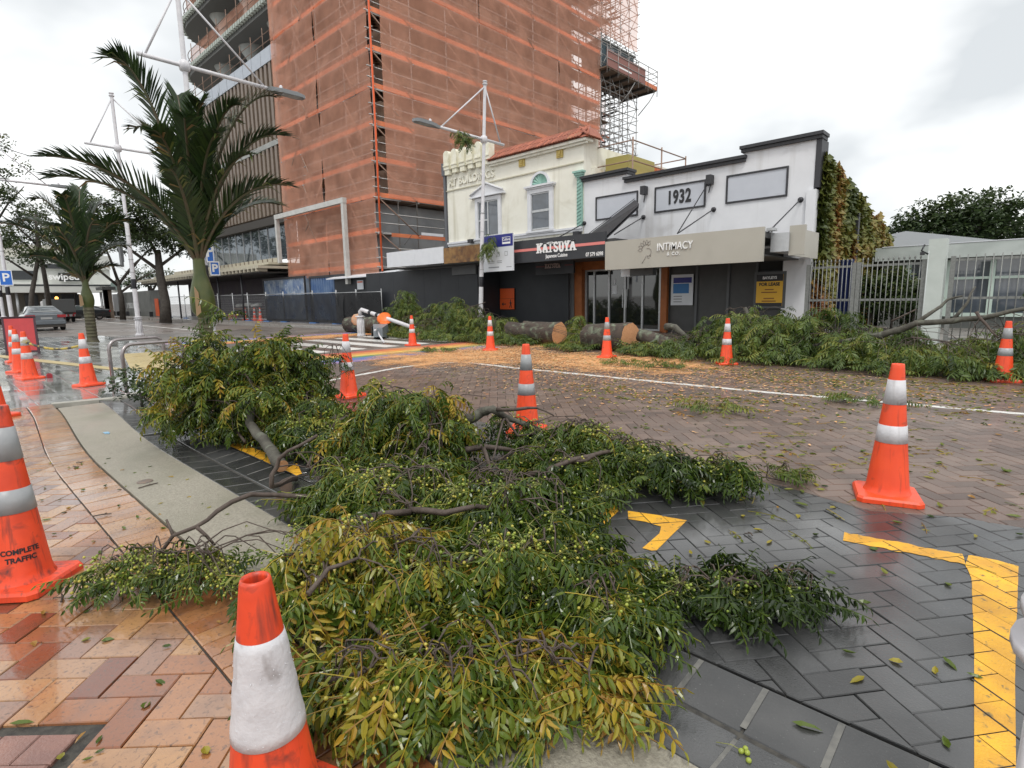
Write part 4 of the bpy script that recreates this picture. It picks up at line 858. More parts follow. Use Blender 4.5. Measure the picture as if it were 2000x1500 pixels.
for k, z in enumerate(LV):
    for j in range(8):
        if z > 6.3 or j > 3:
            dk = part('deck', sf, M_plank, *[('box', (XC-.08-.235*i,bays_y[j]+.03,z-.05+.01*(i%2)),(XC-.08-.235*i-.225,bays_y[j+1]-.03,z-.003+.01*(i%2)),0,None,rnd.random()) for i in range(5)])
            dk['kind'] = 'stuff'
            if rnd.random() < .93: part('toe_board', sf, M_toe, ('box', (XC+.045,bays_y[j]+.02,z+.01),(XC+.07,bays_y[j+1]-.02,z+.25),0,None,rnd.random()))
    for j in range(4):
        dk = part('deck', sf, M_plank, *[('box', (bays_x[j+1]+.03,YS+.08+.235*i,z-.05+.01*(i%2)),(bays_x[j]-.03,YS+.08+.235*i+.225,z-.003+.01*(i%2)),0,None,rnd.random()) for i in range(5)])
        dk['kind'] = 'stuff'; part('toe_board', sf, M_toe, ('box', (bays_x[j+1]+.02,YS-.07,z+.01),(bays_x[j]-.02,YS-.045,z+.25),0,None,rnd.random()))
M_lad = mat('pale_ladder', (.55,.47,.40), .5)
for z, y in ((6.73,22.2),(8.53,19.5),(10.33,21.8),(12.13,27.0),(13.93,19.4),(15.73,26.0),(6.73,19.8)):
    l = MB(); dy = .55
    for s_ in (0, .38): l.tube([(XC-.5, y+s_-dy, z), (XC-.5, y+s_+dy, z+1.95)], .025, 5)
    for i in range(7): t_ = (i+.5)/7; l.tube([(XC-.5, y-dy+2*dy*t_, z+1.95*t_), (XC-.5, y+.38-dy+2*dy*t_, z+1.95*t_)], .016, 4)
    l.build('ladder', M_lad, sf)
# netting sheets hung on the outside
def net(par, fn, nu, nv, m, amp=.07, seed=0, sc=.45):
    b = MB(); o = len(b.v)
    for j in range(nv+1):
        for i in range(nu+1):
            p, nrm = fn(i/nu, j/nv); d = noise.noise(Vector((p.x*sc+seed, p.y*sc, p.z*sc)))*amp+noise.noise(Vector((p.x*1.9+seed, p.y*1.9, p.z*.7)))*amp*.5
            b.v.append(tuple(p+nrm*d))
    for j in range(nv):
        for i in range(nu): b.face((j*(nu+1)+i, j*(nu+1)+i+1, (j+1)*(nu+1)+i+1, (j+1)*(nu+1)+i), 0, True)
    return b.build('netting_sheet', m, par)
for k, (za, zb2) in enumerate(((6.75,12.1),(12.1,17.5),(17.5,23.0),(23.0,28.2))):
    for j, (ya, yb) in enumerate(((YS+.55,bays_y[3]),(bays_y[3],bays_y[6]),(bays_y[6],YE))):
        net(sf, lambda u, v: (Vector((XC+.16, ya+(yb-ya)*u, za+.02+(zb2-za-.04)*v)), Vector((1,0,0))), 26, 20, M_net, .08, k*3.1+j)
for k, (za, zb2) in enumerate(((2.8,6.7),(6.7,12.1),(12.1,17.5),(17.5,23.0),(23.0,28.2))):
    for j, (xa_, xb_) in enumerate(((XE-.1,bays_x[2]),(bays_x[2],XC+.05))):
        net(sf, lambda u, v: (Vector((xa_+(xb_-xa_)*u, YS-.17, za+.02+(zb2-za-.04)*v)), Vector((0,-1,0))), 24, 20, M_net, .16 if j == 0 else .12, k*2.7+j*7+50)
net(sf, lambda u, v: (Vector((XE-.1, YS-.17+1.2*u, 2.8+25.4*v)), Vector((-1,0,0))), 6, 60, M_net, .06, 99)
og = MB(); og.tube([(XC+.2,YS-.1,2.9),(XC+.22,YS-.08,10),(XC+.2,YS-.1,18),(XC+.2,YS-.1,28)], .055, 6); og.build('orange_hose', mat('orange_hose_rubber', (.75,.12,.03), .5), sf)
# grey wall of the low level under the net on the side face
part('low_wall', sf, mat('grey_corrugated_wall', (.22,.23,.24), .6, (.3,.31,.32), 1.0), ('box', (-26.9,17.6,.1),(-26.8,32,6.6)))
part('site_banner', sf, M_wsign, ('box', (XC+.075,20.0,4.97),(XC+.08,21.6,5.12)))
part('grey_beam', sf, M_toe, ('box', (XC+.05,18.0,4.75),(XC+.085,22.6,4.95)))
# ---- free-standing stair scaffold and loading platform at the far end
lf = athing('loading_platform', 'cantilevered loading platform with dark site cabin and guard rails high on the scaffold', 'platform', (-26,40,17))
Q = MB(); X0p, X1p, Y0p, Y1p, zp = -28.4, -25.2, 37.2, 44.6, 18.3
part('deck', lf, M_plank, ('box', (X0p,Y0p,zp-.08),(X1p,Y1p,zp)))
for i in range(6): part('bearer', lf, M_cdark, ('box', (X0p,Y0p+.4+i*1.3,zp-.26),(X1p,Y0p+.5+i*1.3,zp-.081)))
part('side_board', lf, mat('maroon_site_board', (.24,.10,.08), .6), ('box', (X1p+.01,Y0p,zp),(X1p+.05,Y1p-1.9,zp+1.15))); part('toe_board', lf, M_toe, ('box', (X0p,Y1p,zp),(X1p,Y1p+.03,zp+.3)), ('box', (X1p+.01,Y1p-1.88,zp),(X1p+.04,Y1p,zp+.3)))
part('white_lettering_strip', lf, M_wlet, ('box', (X1p+.051,Y0p+1.6,zp+.25),(X1p+.056,Y0p+3.4,zp+.36)))
for y in [Y0p+1.48*i for i in range(6)]: part('rail_post', lf, M_tube, ('tube', [(X1p+.06,y,zp-.5),(X1p+.06,y,zp+1.5)], .03, 5))
for z in (.55, 1.05, 1.45): part('guard_rail', lf, M_tube, ('tube', [(X1p+.07,Y0p-2.5*(z>1.4),zp+z),(X1p+.07,Y1p,zp+z)], .028, 5)); part('guard_rail', lf, M_tube, ('tube', [(X1p+.07,Y1p+.03,zp+z),(X0p,Y1p+.03,zp+z)], .028, 5))
cbn = part('cabin', lf, mat('dark_teal_cabin', (.03,.06,.075), .5), ('box', (-28.0,37.9,zp+.01),(-26.2,42.6,zp+2.3)))
part('cabin_roof', cbn, M_cgrey, ('box', (-28.1,37.8,zp+2.3),(-26.1,42.75,zp+2.4))); part('cabin_window', cbn, M_glass, ('box', (-26.21,38.6,zp+1.3),(-26.18,39.7,zp+2.0))); part('cabin_window', cbn, M_wsign, ('box', (-26.21,40.0,zp+1.3),(-26.18,41.0,zp+1.75)))
for y in (41.2, 44.3): part('knee_brace', lf, M_tube, ('tube', [(X1p,y,zp-.2),(X1p-.2,y-.5,zp-1.0),(X1p-1.0,y-.9,zp-2.0)], .04, 5))
ss = athing('stair_scaffold', 'open lattice of scaffold tubes under the loading platform', 'scaffold', (-26,40,0))
b = MB(); xs5 = [-28.6,-27.3,-26.0]; ys5 = [37.6,38.9,40.2,41.5,42.8]
for x in xs5:
    for y in ys5: b.tube([(x+jit(.05),y,.1),(x+jit(.05),y,17.9 if y > 42 else 28)], .035, 5)
for k in range(15):
    z = 2.2+1.8*k
    for x in xs5: 
        for dz in (0, .55, 1.1): b.tube([(x,37.4,z+dz),(x,42.9,z+dz+jit(.03))], .03, 4)
    for y in ys5: b.tube([(-28.8,y,z),(-25.8,y,z)], .03, 4); b.tube([(-28.8,y,z+.9),(-25.8,y,z+.9)], .028, 4)
    for y in ys5[:-1]: b.tube([(-26.0,y,z),(-26.0,y+1.3,z+1.8)] if k % 2 else [(-26.0,y+1.3,z),(-26.0,y,z+1.8)], .03, 4)
    b.tube([(-28.6,ys5[k % 4],z),(-28.6,ys5[k % 4]+1.3,z+1.8)], .03, 4)
b.build('tube_frame', M_tube, ss, kind='stuff')
b = MB()
for k in range(14):
    z = 2.2+1.8*k; y0_ = 37.8 if k % 2 else 42.0; y1_ = 42.0 if k % 2 else 37.8
    for i in range(9): t_ = i/9; yy = y0_+(y1_-y0_)*t_; b.box((-27.9,yy-.12,z+1.8*t_),(-27.2,yy+.12,z+1.8*t_+.04))
b.build('stair_tread', M_rod, ss, kind='stuff')
for k in range(14):
    z = 2.2+1.8*k; part('deck', ss, M_plank, ('box', (-28.6,37.4,z-.05),(-26.0,38.7,z))) if k % 2 else None; part('toe_board', ss, M_toe, ('box', (-28.7,37.3,z),(-28.67,42.9,z+.22)))
for k, (za, zb2) in enumerate(((4.5,12),(12,18),(20.6,28))): net(ss, lambda u, v: (Vector((-29.2, 36.4+6.7*u, za+(zb2-za)*v)), Vector((1,0,0))), 12, 14, netmat('thin_orange_netting', (.85,.30,.16), .34) if k == 0 else bpy.data.materials['thin_orange_netting'], .1, 31+k)
net(ss, lambda u, v: (Vector((-25.9, YE+.05+5.2*u, 20.9+7.2*v)), Vector((1,0,0))), 12, 14, M_net, .1, 77)
# small lift cage on the low roof
lc = athing('lift_cage', 'small yellow bin inside an orange guard-rail cage above the white parapet', 'cage', (-12,24,3.3)); c0 = AX(1232,322,-11.5); y0_ = c0.y; z0_ = c0.z-.4
part('bin', lc, mat('dull_yellow_bin', (.38,.33,.10), .6), ('box', (-12.6,y0_,z0_),(-11.6,y0_+1.9,z0_+.8))); part('bin', lc, M_toe, ('box', (-12.5,y0_+2.3,z0_),(-11.7,y0_+2.9,z0_+.7)))
part('platform', lc, M_toe, ('box', (-13.2,y0_-.3,z0_-.2),(-11.2,y0_+4.0,z0_-.05)))
for y in (y0_-.2, y0_+1.9, y0_+3.9):
    for x in (-13.1,-11.3): part('rail_post', lc, M_rtube, ('tube', [(x,y,3.3),(x,y,z0_+1.3)], .03, 5))
for z in (.5, 1.2):
    for x in (-13.1,-11.3): part('guard_rail', lc, M_rtube, ('tube', [(x,y0_-.2,z0_+z),(x,y0_+3.9,z0_+z)], .025, 5))
    part('guard_rail', lc, M_rtube, ('tube', [(-13.1,y0_+3.9,z0_+z),(-11.3,y0_+3.9,z0_+z)], .025, 5)); part('guard_rail', lc, M_rtube, ('tube', [(-13.1,y0_-.2,z0_+z),(-11.3,y0_-.2,z0_+z)], .025, 5))
# ---- unfinished wing: curved slab edges, columns, fin facade, glass and canopy
wg = athing('unfinished_wing', 'unfinished office wing with brown fin facade, bare slabs and round columns', 'building', (-46,20,0))
YWg = 18.0; Xr, Xl = -37.1, -53.0
def outline(grow=0.0, rad=4.2):
    p = [(Xr, YWg-grow), ]
    for i in range(13): a = R(270-90*i/12); p.append((Xl+(rad+grow)*math.cos(a), YWg+rad+(rad+grow)*math.sin(a)))
    p += [(Xl-rad-grow, 34), (Xr, 34)]; return p[::-1]
for z in (20.65, 24.4, 27.6):
    b = MB(); b.prism(outline(.25), z, z+.28); s_ = b.build('floor_slab', M_cgrey, wg)
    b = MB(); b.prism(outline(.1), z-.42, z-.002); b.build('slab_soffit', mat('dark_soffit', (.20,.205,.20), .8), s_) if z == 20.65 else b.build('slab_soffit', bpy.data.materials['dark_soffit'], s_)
    e_ = MB(); pts = outline(.33)[::-1][:-2]; pp = []
    for a, c in zip(pts[:-1], pts[1:]):
        n_ = max(1, int(math.dist(a, c)/.42))
        for i in range(n_): pp.append((a[0]+(c[0]-a[0])*i/n_, a[1]+(c[1]-a[1])*i/n_))
    for i, p in enumerate(pp): e_.box((p[0]-.13,p[1]-.13,z-.22),(p[0]+.13,p[1]+.13,z+.06))
    e_.build('edge_form', mat('pale_green_formwork', (.40,.44,.40), .7) if z == 20.65 else bpy.data.materials['pale_green_formwork'], s_, kind='stuff')
cols = [(-40.0,19.6),(-45.0,19.6),(-50.0,19.6),(-54.4,21.6)]
for z0_, z1_ in ((17.6,20.2),(20.95,23.95),(24.7,27.2)):
    for cx, cy in cols: part('column', wg, mat('round_concrete_column', (.50,.52,.50), .7, (.44,.46,.44), 3) if 'round_concrete_column' not in bpy.data.materials else bpy.data.materials['round_concrete_column'], ('lathe', [(.42,z0_),(.42,z1_-.9),(.5,z1_-.75),(1.0,z1_),(1.0,z1_+.03)], 16, 0, True, (cx,cy,0)))
b = MB(); b.box((Xr-.2,YWg+4,17.6),(-52,33,27.5)); b.build('inner_core', M_cdark, wg)
rl = MB()
for z in (17.9, 20.95, 24.7):
    for dz in (.5, 1.05):
        P_ = [(p[0], p[1], z+dz) for p in outline(.1)[::-1][:-2]]; rl.tube(P_, .03, 4, cap=False)
    for x in [Xr-.5-1.9*i for i in range(9)]: rl.tube([(x,YWg-.1,z-.1),(x,YWg-.1,z+1.5)], .03, 4)
rl.build('guard_rail', M_rtube, wg, kind='stuff')
for z in (20.95, 24.7): net(wg, lambda u, v: (Vector((Xr-.2+(Xl-Xr)*u, YWg-.02, z+1.1*v)), Vector((0,-1,0))), 20, 4, M_net, .08, z)
net(wg, lambda u, v: (Vector((Xl-4.6+.5*u, YWg+4.0+1.5*u, 20.9+7*v)), Vector((-1,0,0))), 4, 8, M_net, .1, 5)
part('head_fascia', wg, mat('blue_grey_fascia', (.42,.46,.52), .5, (.38,.42,.48), 3), ('box', (Xr+.0,YWg-.35,16.95),(Xl+.9,YWg+.3,17.85)))
for i in range(10): part('fascia_joint', wg, M_cdark, ('box', (Xr-1.5*i-.9,YWg-.355,16.96),(Xr-1.5*i-.88,YWg-.349,17.84)))
part('glass_wall', wg, glassmat('dark_tower_glass', (.025,.03,.035), .06), ('box', (Xr-.3,YWg+.16,7.3),(Xl+1.0,YWg+.22,16.94)))
M_fin = mat('brown_metal_fin', (.16,.12,.09), .5, (.19,.145,.11), 3); M_lfin = mat('pale_grey_insert', (.55,.58,.62), .5)
for i in range(22):
    x = Xr-.6-.66*i
    if x < Xl+1.0: break
    for z0_, z1_ in ((7.4,11.75),(12.1,16.93)):
        part('fin', wg, M_fin, ('box', (x-.17,YWg-.32,z0_),(x+.17,YWg+.13,z1_)))
        if rnd.random() < .55: h0 = rnd.uniform(z0_, z1_-2.2); part('pale_insert', wg, M_lfin, ('box', (x-.40,YWg-.05,h0),(x-.27,YWg+.14,h0+rnd.uniform(1.4,2.4))))
part('mid_band', wg, M_cgrey, ('box', (Xr-.1,YWg-.34,11.76),(Xl+1.0,YWg+.15,12.09)))
part('bay_blocker', wg, M_cdark, ('box', (Xr+.05,YWg+.02,7.3),(Xr-.75,YWg+.15,16.9)))  # added dark box, hides the bright sky reflection in the first glass bay
part('side_wall', wg, M_cdark, ('box', (Xr-.05,YWg+.2,3.6),(Xr+.04,34,27.4)))  # added dark wall, blocks sky showing through the wing behind the netting
part('end_fin', wg, M_fin, ('box', (Xr-.05,YWg-.4,7.0),(Xr+.1,YWg+.4,16.9)))
part('sill_band', wg, M_cdark, ('box', (Xr+.2,YWg-.30,6.75),(Xl-1,YWg+.25,7.29)))
M_cglass = glassmat('sky_reflecting_glass', (.10,.12,.14), .03); M_cglass.node_tree.nodes['Principled BSDF'].inputs['Metallic'].default_value = .55
xg = Xr
while xg > -58: part('glass_panel', wg, M_cglass, ('box', (xg-.02,YWg+.1,4.35),(xg-1.46,YWg+.15,6.74))); part('mullion', wg, M_alu, ('box', (xg-1.5,YWg+.04,4.3),(xg-1.47,YWg+.16,6.74))); xg -= 1.5
M_can = mat('cream_canopy_edge', (.50,.46,.36), .6, (.42,.39,.31), 4)
part('canopy_roof', wg, M_can, ('box', (-36.8,15.2,3.55),(-66,19.5,3.72)), ('box', (-37.5,16.2,3.85),(-64,19.5,4.0))); part('canopy_back', wg, M_can, ('box', (-37.3,16.9,4.0),(-60,17.0,4.32)))
for i in range(42): x = -37.1-.66*i; part('rafter_end', wg, M_can, ('box', (x-.05,15.16,3.35),(x+.05,15.9,3.549)))
for i in range(26): x = -37.6-.8*i; part('canopy_rib', wg, M_fin, ('box', (x-.04,16.86,4.01),(x+.04,16.899,4.31)))
part('canopy_shadow', wg, M_cdark, ('box', (-37,15.3,3.28),(-66,19.4,3.34)))  # near-black sheet, stands in for the shadow under the canopy
part('ground_wall', wg, mat('purple_site_wall', (.045,.03,.05), .7, (.06,.05,.05), 1.2), ('box', (-36.8,19.2,.1),(-64,19.4,3.3)))
for x in (-41, -45.5, -50, -55, -60): part('canopy_post', wg, M_rod, ('tube', [(x,15.7,.1),(x,15.7,3.4)], .07, 8))
# ---- steel portal frame in front of the netting
pf = athing('portal_frame', 'white steel portal frame standing in front of the orange netting', 'frame', AY(672,545,16.7)); Yp = 16.7
a, c = AY(538,421,Yp), AY(671,396,Yp); zt = (a.z+c.z)/2
M_pw = mat('off_white_steel', (.55,.55,.53), .5, (.47,.47,.45), 3)
part('beam', pf, M_pw, ('box', (a.x,Yp-.12,zt-.14),(c.x+.12,Yp+.12,zt+.14)))
part('post', pf, M_pw, ('box', (c.x-.14,Yp-.11,2.3),(c.x+.1,Yp+.11,zt-.141))); part('post', pf, M_pw, ('box', (a.x+.02,Yp-.11,3.9),(a.x+.26,Yp+.11,zt-.141)))
# ---- containers and shed
M_cont = mat('faded_blue_container', (.08,.14,.28), .5, (.28,.34,.42), 1.6, stain=((.42,.45,.5), 2.5, .58, .7))
M_cont2 = mat('blue_container', (.05,.11,.25), .5, (.12,.19,.32), 1.6)
def container(label, xa_, xb_, Yc, h, m):
    o = athing('shipping_container', label, 'container', ((xa_+xb_)/2,Yc+1.2,.1), 'blue site containers'); b = MB(); n_ = int((xb_-xa_)/.28)
    for i in range(n_):
        x = xa_+(xb_-xa_)*i/n_; d = (xb_-xa_)/n_; y0_, y1_ = Yc, Yc+.06
        for (u0, v0, u1, v1) in ((0,y0_,.36,y0_),(.36,y0_,.5,y1_),(.5,y1_,.86,y1_),(.86,y1_,1,y0_)): b.add([(x+u0*d,v0,.25),(x+u1*d,v1,.25),(x+u1*d,v1,h-.12),(x+u0*d,v0,h-.12)], [(0,1,2,3)])
    b.build('corrugated_side', m, o); part('body', o, m, ('box', (xa_,Yc+.07,.2),(xb_,Yc+2.4,h))); part('top_rail', o, M_rod, ('box', (xa_,Yc-.03,h-.12),(xb_,Yc+.069,h+.01)))
    for x in (xa_, xb_-.12): part('corner_post', o, M_rod, ('box', (x,Yc-.02,.12),(x+.12,Yc+.065,h-.121)))
x_a, x_b, x_c = XA(514,560,17), XA(596,560,17), XA(655,560,17)
container('faded blue shipping container left of the brown gap behind the temporary fence', x_a, x_b, 17.0, 2.98, M_cont); container('darker blue shipping container next to the white shed roof', x_b+.6, x_c+1.5, 17.0, 2.9, M_cont2)
sh = athing('site_shed', 'black site shed with sloping white roof sheet beside the containers', 'shed', (-27.5,16.9,.1))
part('wall', sh, M_blackb, ('box', (x_c+.2,16.85,.1),(-25.2,16.95,2.62))); b = MB(); p0, p1 = AY(640,547,16.6), AY(752,543,16.4)
b.add([(p0.x,16.5,2.66),(p1.x,16.4,2.66),(p1.x,17.6,2.95),(p0.x,17.6,2.9),(p0.x,16.5,2.60),(p1.x,16.4,2.60),(p1.x,17.6,2.89),(p0.x,17.6,2.84)], [(0,1,2,3),(7,6,5,4),(0,4,5,1),(1,5,6,2),(3,7,4,0)]); b.build('roof_sheet', M_wsign, sh)
a, c = AY(697,548,16.8), AY(710,565,16.8); part('notice', sh, M_wsign, ('box', (a.x,16.80,c.z),(c.x,16.82,a.z))); part('notice_print', sh, M_osign, ('box', (a.x+.05,16.795,a.z-.12),(c.x-.05,16.799,a.z-.05)))
# ================================================================== STREET THINGS
M_cone = mat('fluorescent_orange_plastic', (.86,.085,.022), .38, (.78,.07,.02), 7, bump=.08, stain=((.24,.05,.025), 11, .62, .8), streak=((.42,.05,.02), 40, .56, .8))
M_conedirt = mat('scuffed_orange_plastic', (.80,.075,.022), .42, (.66,.06,.02), 9, bump=.1, stain=((.10,.035,.03), 13, .56, .74), streak=((.22,.04,.025), 40, .55, .75))
M_refl = mat('reflective_white_sleeve', (.60,.59,.61), .45, (.50,.49,.51), 14, bump=.25, bs=70, stain=((.28,.26,.26), 14, .60, .76), streak=((.36,.33,.32), 26, .6, .8))
M_reflg = mat('dull_grey_sleeve', (.34,.35,.36), .4, (.29,.30,.31), 14, bump=.1, stain=((.22,.22,.22), 8, .64, .8))
CR0 = lambda z: .126-(.126-.036)*(z-.05)/.85
def cone_meshes():
    b = MB(); b.lathe([(CR0(.05)+.012,.045),(CR0(.06)+.004,.062),(CR0(.09),.09),(CR0(.37),.37),(CR0(.64),.64),(CR0(.80),.80),(CR0(.87),.87),(.037,.894),(.034,.9),(.029,.9),(.026,.89),(.03,.84),(.06,.5)], 32); body = b.mesh('cone_body', M_cone)
    b = MB(); w = .185; c = .03; o1 = [(w-c,-w),(w,-w+c),(w,w-c),(w-c,w),(-w+c,w),(-w,w-c),(-w,-w+c),(-w+c,-w)]
    vs = []; n = 8
    for s_, z in ((1,.0),(1.0,.026),(.95,.040),(.72,.046)): vs += [(p[0]*s_, p[1]*s_, z) for p in o1]
    fs = [(k*n+i, k*n+(i+1) % n, (k+1)*n+(i+1) % n, (k+1)*n+i) for k in range(3) for i in range(n)]+[tuple(range(3*n, 4*n)), tuple(range(n-1, -1, -1))]
    b.add(vs, fs); base = b.mesh('cone_base', M_cone)
    up = MB().lathe([(CR0(.638)+.0005,.638),(CR0(.638)+.0025,.6385),(CR0(.797)+.0025,.7965),(CR0(.797)+.0005,.797)], 32)
    lo = MB().lathe([(CR0(.385)+.0005,.385),(CR0(.385)+.0025,.3855),(CR0(.50)+.0025,.4995),(CR0(.50)+.0005,.50)], 32)
    return body, base, up, lo
cb0, cbase, cup, clo = cone_meshes(); upw, low = cup.mesh('upper_sleeve', M_refl), clo.mesh('lower_sleeve', M_refl); upg, log = cup.mesh('upper_sleeve', M_reflg), clo.mesh('lower_sleeve', M_reflg)
def short_cone(label, P, rz):
    "700 mm cone with one broad sleeve"
    o = thing('traffic_cone', label, 'traffic cone', (P[0],P[1],0), rz, 'orange traffic cones'); r_ = lambda z: .119-(.119-.036)*(z-.05)/.65
    b = MB(); b.lathe([(r_(.05)+.012,.04),(r_(.06)+.004,.06),(r_(.10),.10),(r_(.30),.30),(r_(.55),.55),(r_(.67),.67),(.0365,.692),(.034,.7),(.029,.7),(.026,.69),(.032,.64),(.07,.35)], 40); b.build('body', M_conedirt, o)
    q = link('base', cbase.copy(), o); q.data.materials[0] = M_conedirt
    b = MB(); pr_ = [(r_(.294)+.0005,.294)]+[(r_(z)+.0025+.0012*math.sin(i*1.7), z) for i, z in enumerate([.2945+.02605*k for k in range(11)])]+[(r_(.555)+.0005,.555)]; b.lathe(pr_, 40); b.build('sleeve', M_refl, o)
    dm = MB(); rd2 = random.Random(5); n_ = 0
    for k in range(200):                               # rain drops on the sleeve
        a = rd2.uniform(0, 6.28); z = rd2.uniform(.30,.55); rr = r_(z)+.003; s_ = rd2.uniform(.0005,.0013); c = Vector((rr*math.cos(a), rr*math.sin(a), z)); dm.add([c+v*s_ for v in ICO0[0]], ICO0[1], sm=True)
    dm.build('rain_drop', mat('water_drop', (.75,.76,.78), .03, spec=1.0), o, kind='stuff'); return o
def cone(label, P, rz=0, grey=False, tilt=(0,0), s=1.0, band=True, dirty=False):
    o = thing('traffic_cone', label, 'traffic cone', (P[0],P[1],P[2] if len(P) > 2 else 0.0), rz, 'orange traffic cones'); o.rotation_euler = (tilt[0], tilt[1], rz); o.scale = (s,s,s)
    for nm, me in (('body',cb0),('base',cbase),('upper_sleeve',upg if grey else upw),('lower_sleeve',log if grey else low)):
        q = link(nm, me, o)
        if dirty and nm in ('body','base'): q.data = me.copy(); q.data.materials[0] = M_conedirt
    return o
def wrap_text(o, rows, zc, size, ang):
    for i, tx in enumerate(rows):
        me = text_mesh(tx, size, 0.0004, .0012, .9); me.materials.clear(); me.materials.append(M_dlet)
        for v in me.vertices:
            z = zc-i*size*1.15+v.co.y; r = CR0(z)+.0012+v.co.z; a = ang+v.co.x/CR0(zc); v.co = (r*math.cos(a), r*math.sin(a), z)
        link('stencil_lettering', me, o)
T9 = lambda x, y: tuple(G(x, y, .9)[:2])
short_cone('nearest traffic cone, cut off by the bottom edge, with one broad white sleeve', tuple(G(498,1128,.7)[:2]), R(20))
c2 = cone('large traffic cone at the left edge stencilled COMPLETE TRAFFIC, on tan bricks', G(45,1142), R(48), True, (R(-1.5),0), dirty=True)
wrap_text(c2, ['COMPLETE','TRAFFIC'], .205, .034, math.atan2(0-G(45,1142).y, 0-G(45,1142).x)-R(48)+R(3))
cone('traffic cone half out of the left edge, second from the front of the left row', (G(-8,815).x,G(-8,815).y), R(30))
c_ = cone('traffic cone at the near end of the left row, rope tied round its top', G(60,740), R(12), False, (R(1),0))
cone('traffic cone second in the left row, just behind the one with the rope', G(40,727), R(25)); cone('traffic cone farthest in the left row, in front of the red sandwich board', G(31,707), R(5))
cone('lone traffic cone on the wet grey slabs left of the bicycle racks', G(174,753), R(20), False, (0,R(-2)))
cone('traffic cone between the leafy bush and the rainbow crossing, white sleeves', G(682,774), R(10))
cone('traffic cone beside the fallen beacon pole on the rainbow crossing', G(806,675), R(0)); cone('traffic cone at the blue end of the rainbow, in front of the lamp post', G(958,684), R(35))
cone('traffic cone in front of the cut logs and glass doors, grey sleeves', G(1185,698), R(15), True); cone('traffic cone in front of the boutique and left end of the long branch pile', G(1418,711), R(40))
cone('traffic cone at the right edge against the long branch pile', G(1957,744), R(22), True); cone('traffic cone standing alone on the brown road right of centre', G(1731,970), R(17), False, (0,0))
c9 = cone('traffic cone with grey sleeves behind the sawn limb in the middle of the pile', T9(1027,672), R(28), True)
p9 = T9(1027,672); wrap_text(c9, ['COM'], .12, .03, math.atan2(-p9[1], -p9[0])-R(28)-R(25))
for k, (px, py) in enumerate(((478,632),(496,628),(507,626))): cone(['first','second','third'][k]+' of three traffic cones behind the mesh fence, counted from the left', (XA(px,600,16.4),16.4,.1), R(20*k))
cone('tiny distant traffic cone at the far end of the grey hoarding', (AD(213,604,72).x, AD(213,604,72).y, 0), 0, s=1.1)
# rope between two cones
ra = Vector((G(60,740).x, G(60,740).y, .70)); rb = Vector((G(174,753).x, G(174,753).y, .70)); rp = MB()
M_tape = mat('black_yellow_tape', (.02,.02,.02), .5, (.45,.33,.04), 3.0, pos=(.48,.52))
pts = [ra+(rb-ra)*(i/14)+Vector((0,0,-.10*math.sin(math.pi*i/14))) for i in range(15)]; rp.tube(pts, .022, 6); o = rp.build('barrier_rope', M_tape); tag(o, 'black and yellow rope slung between two cones on the left', 'rope')
b = MB(); b.lathe([(.062,.66),(.075,.70),(.062,.75)], 12); o = b.build('rope_knot', mat('rope_beige', (.42,.36,.24), .8), None, (G(60,740).x, G(60,740).y, 0)); tag(o, 'beige rope wound round the top of a traffic cone', 'rope')
b = MB(); b.box((-.06,-.04,0),(.06,.04,.07)); b.box((-.03,-.03,.07),(.02,.03,.085)); o = b.build('red_block', mat('red_plastic', (.30,.02,.03), .5), None, (G(97,738).x, G(97,738).y, 0)); tag(o, 'small dark red block on the slabs near the left cones', 'block')

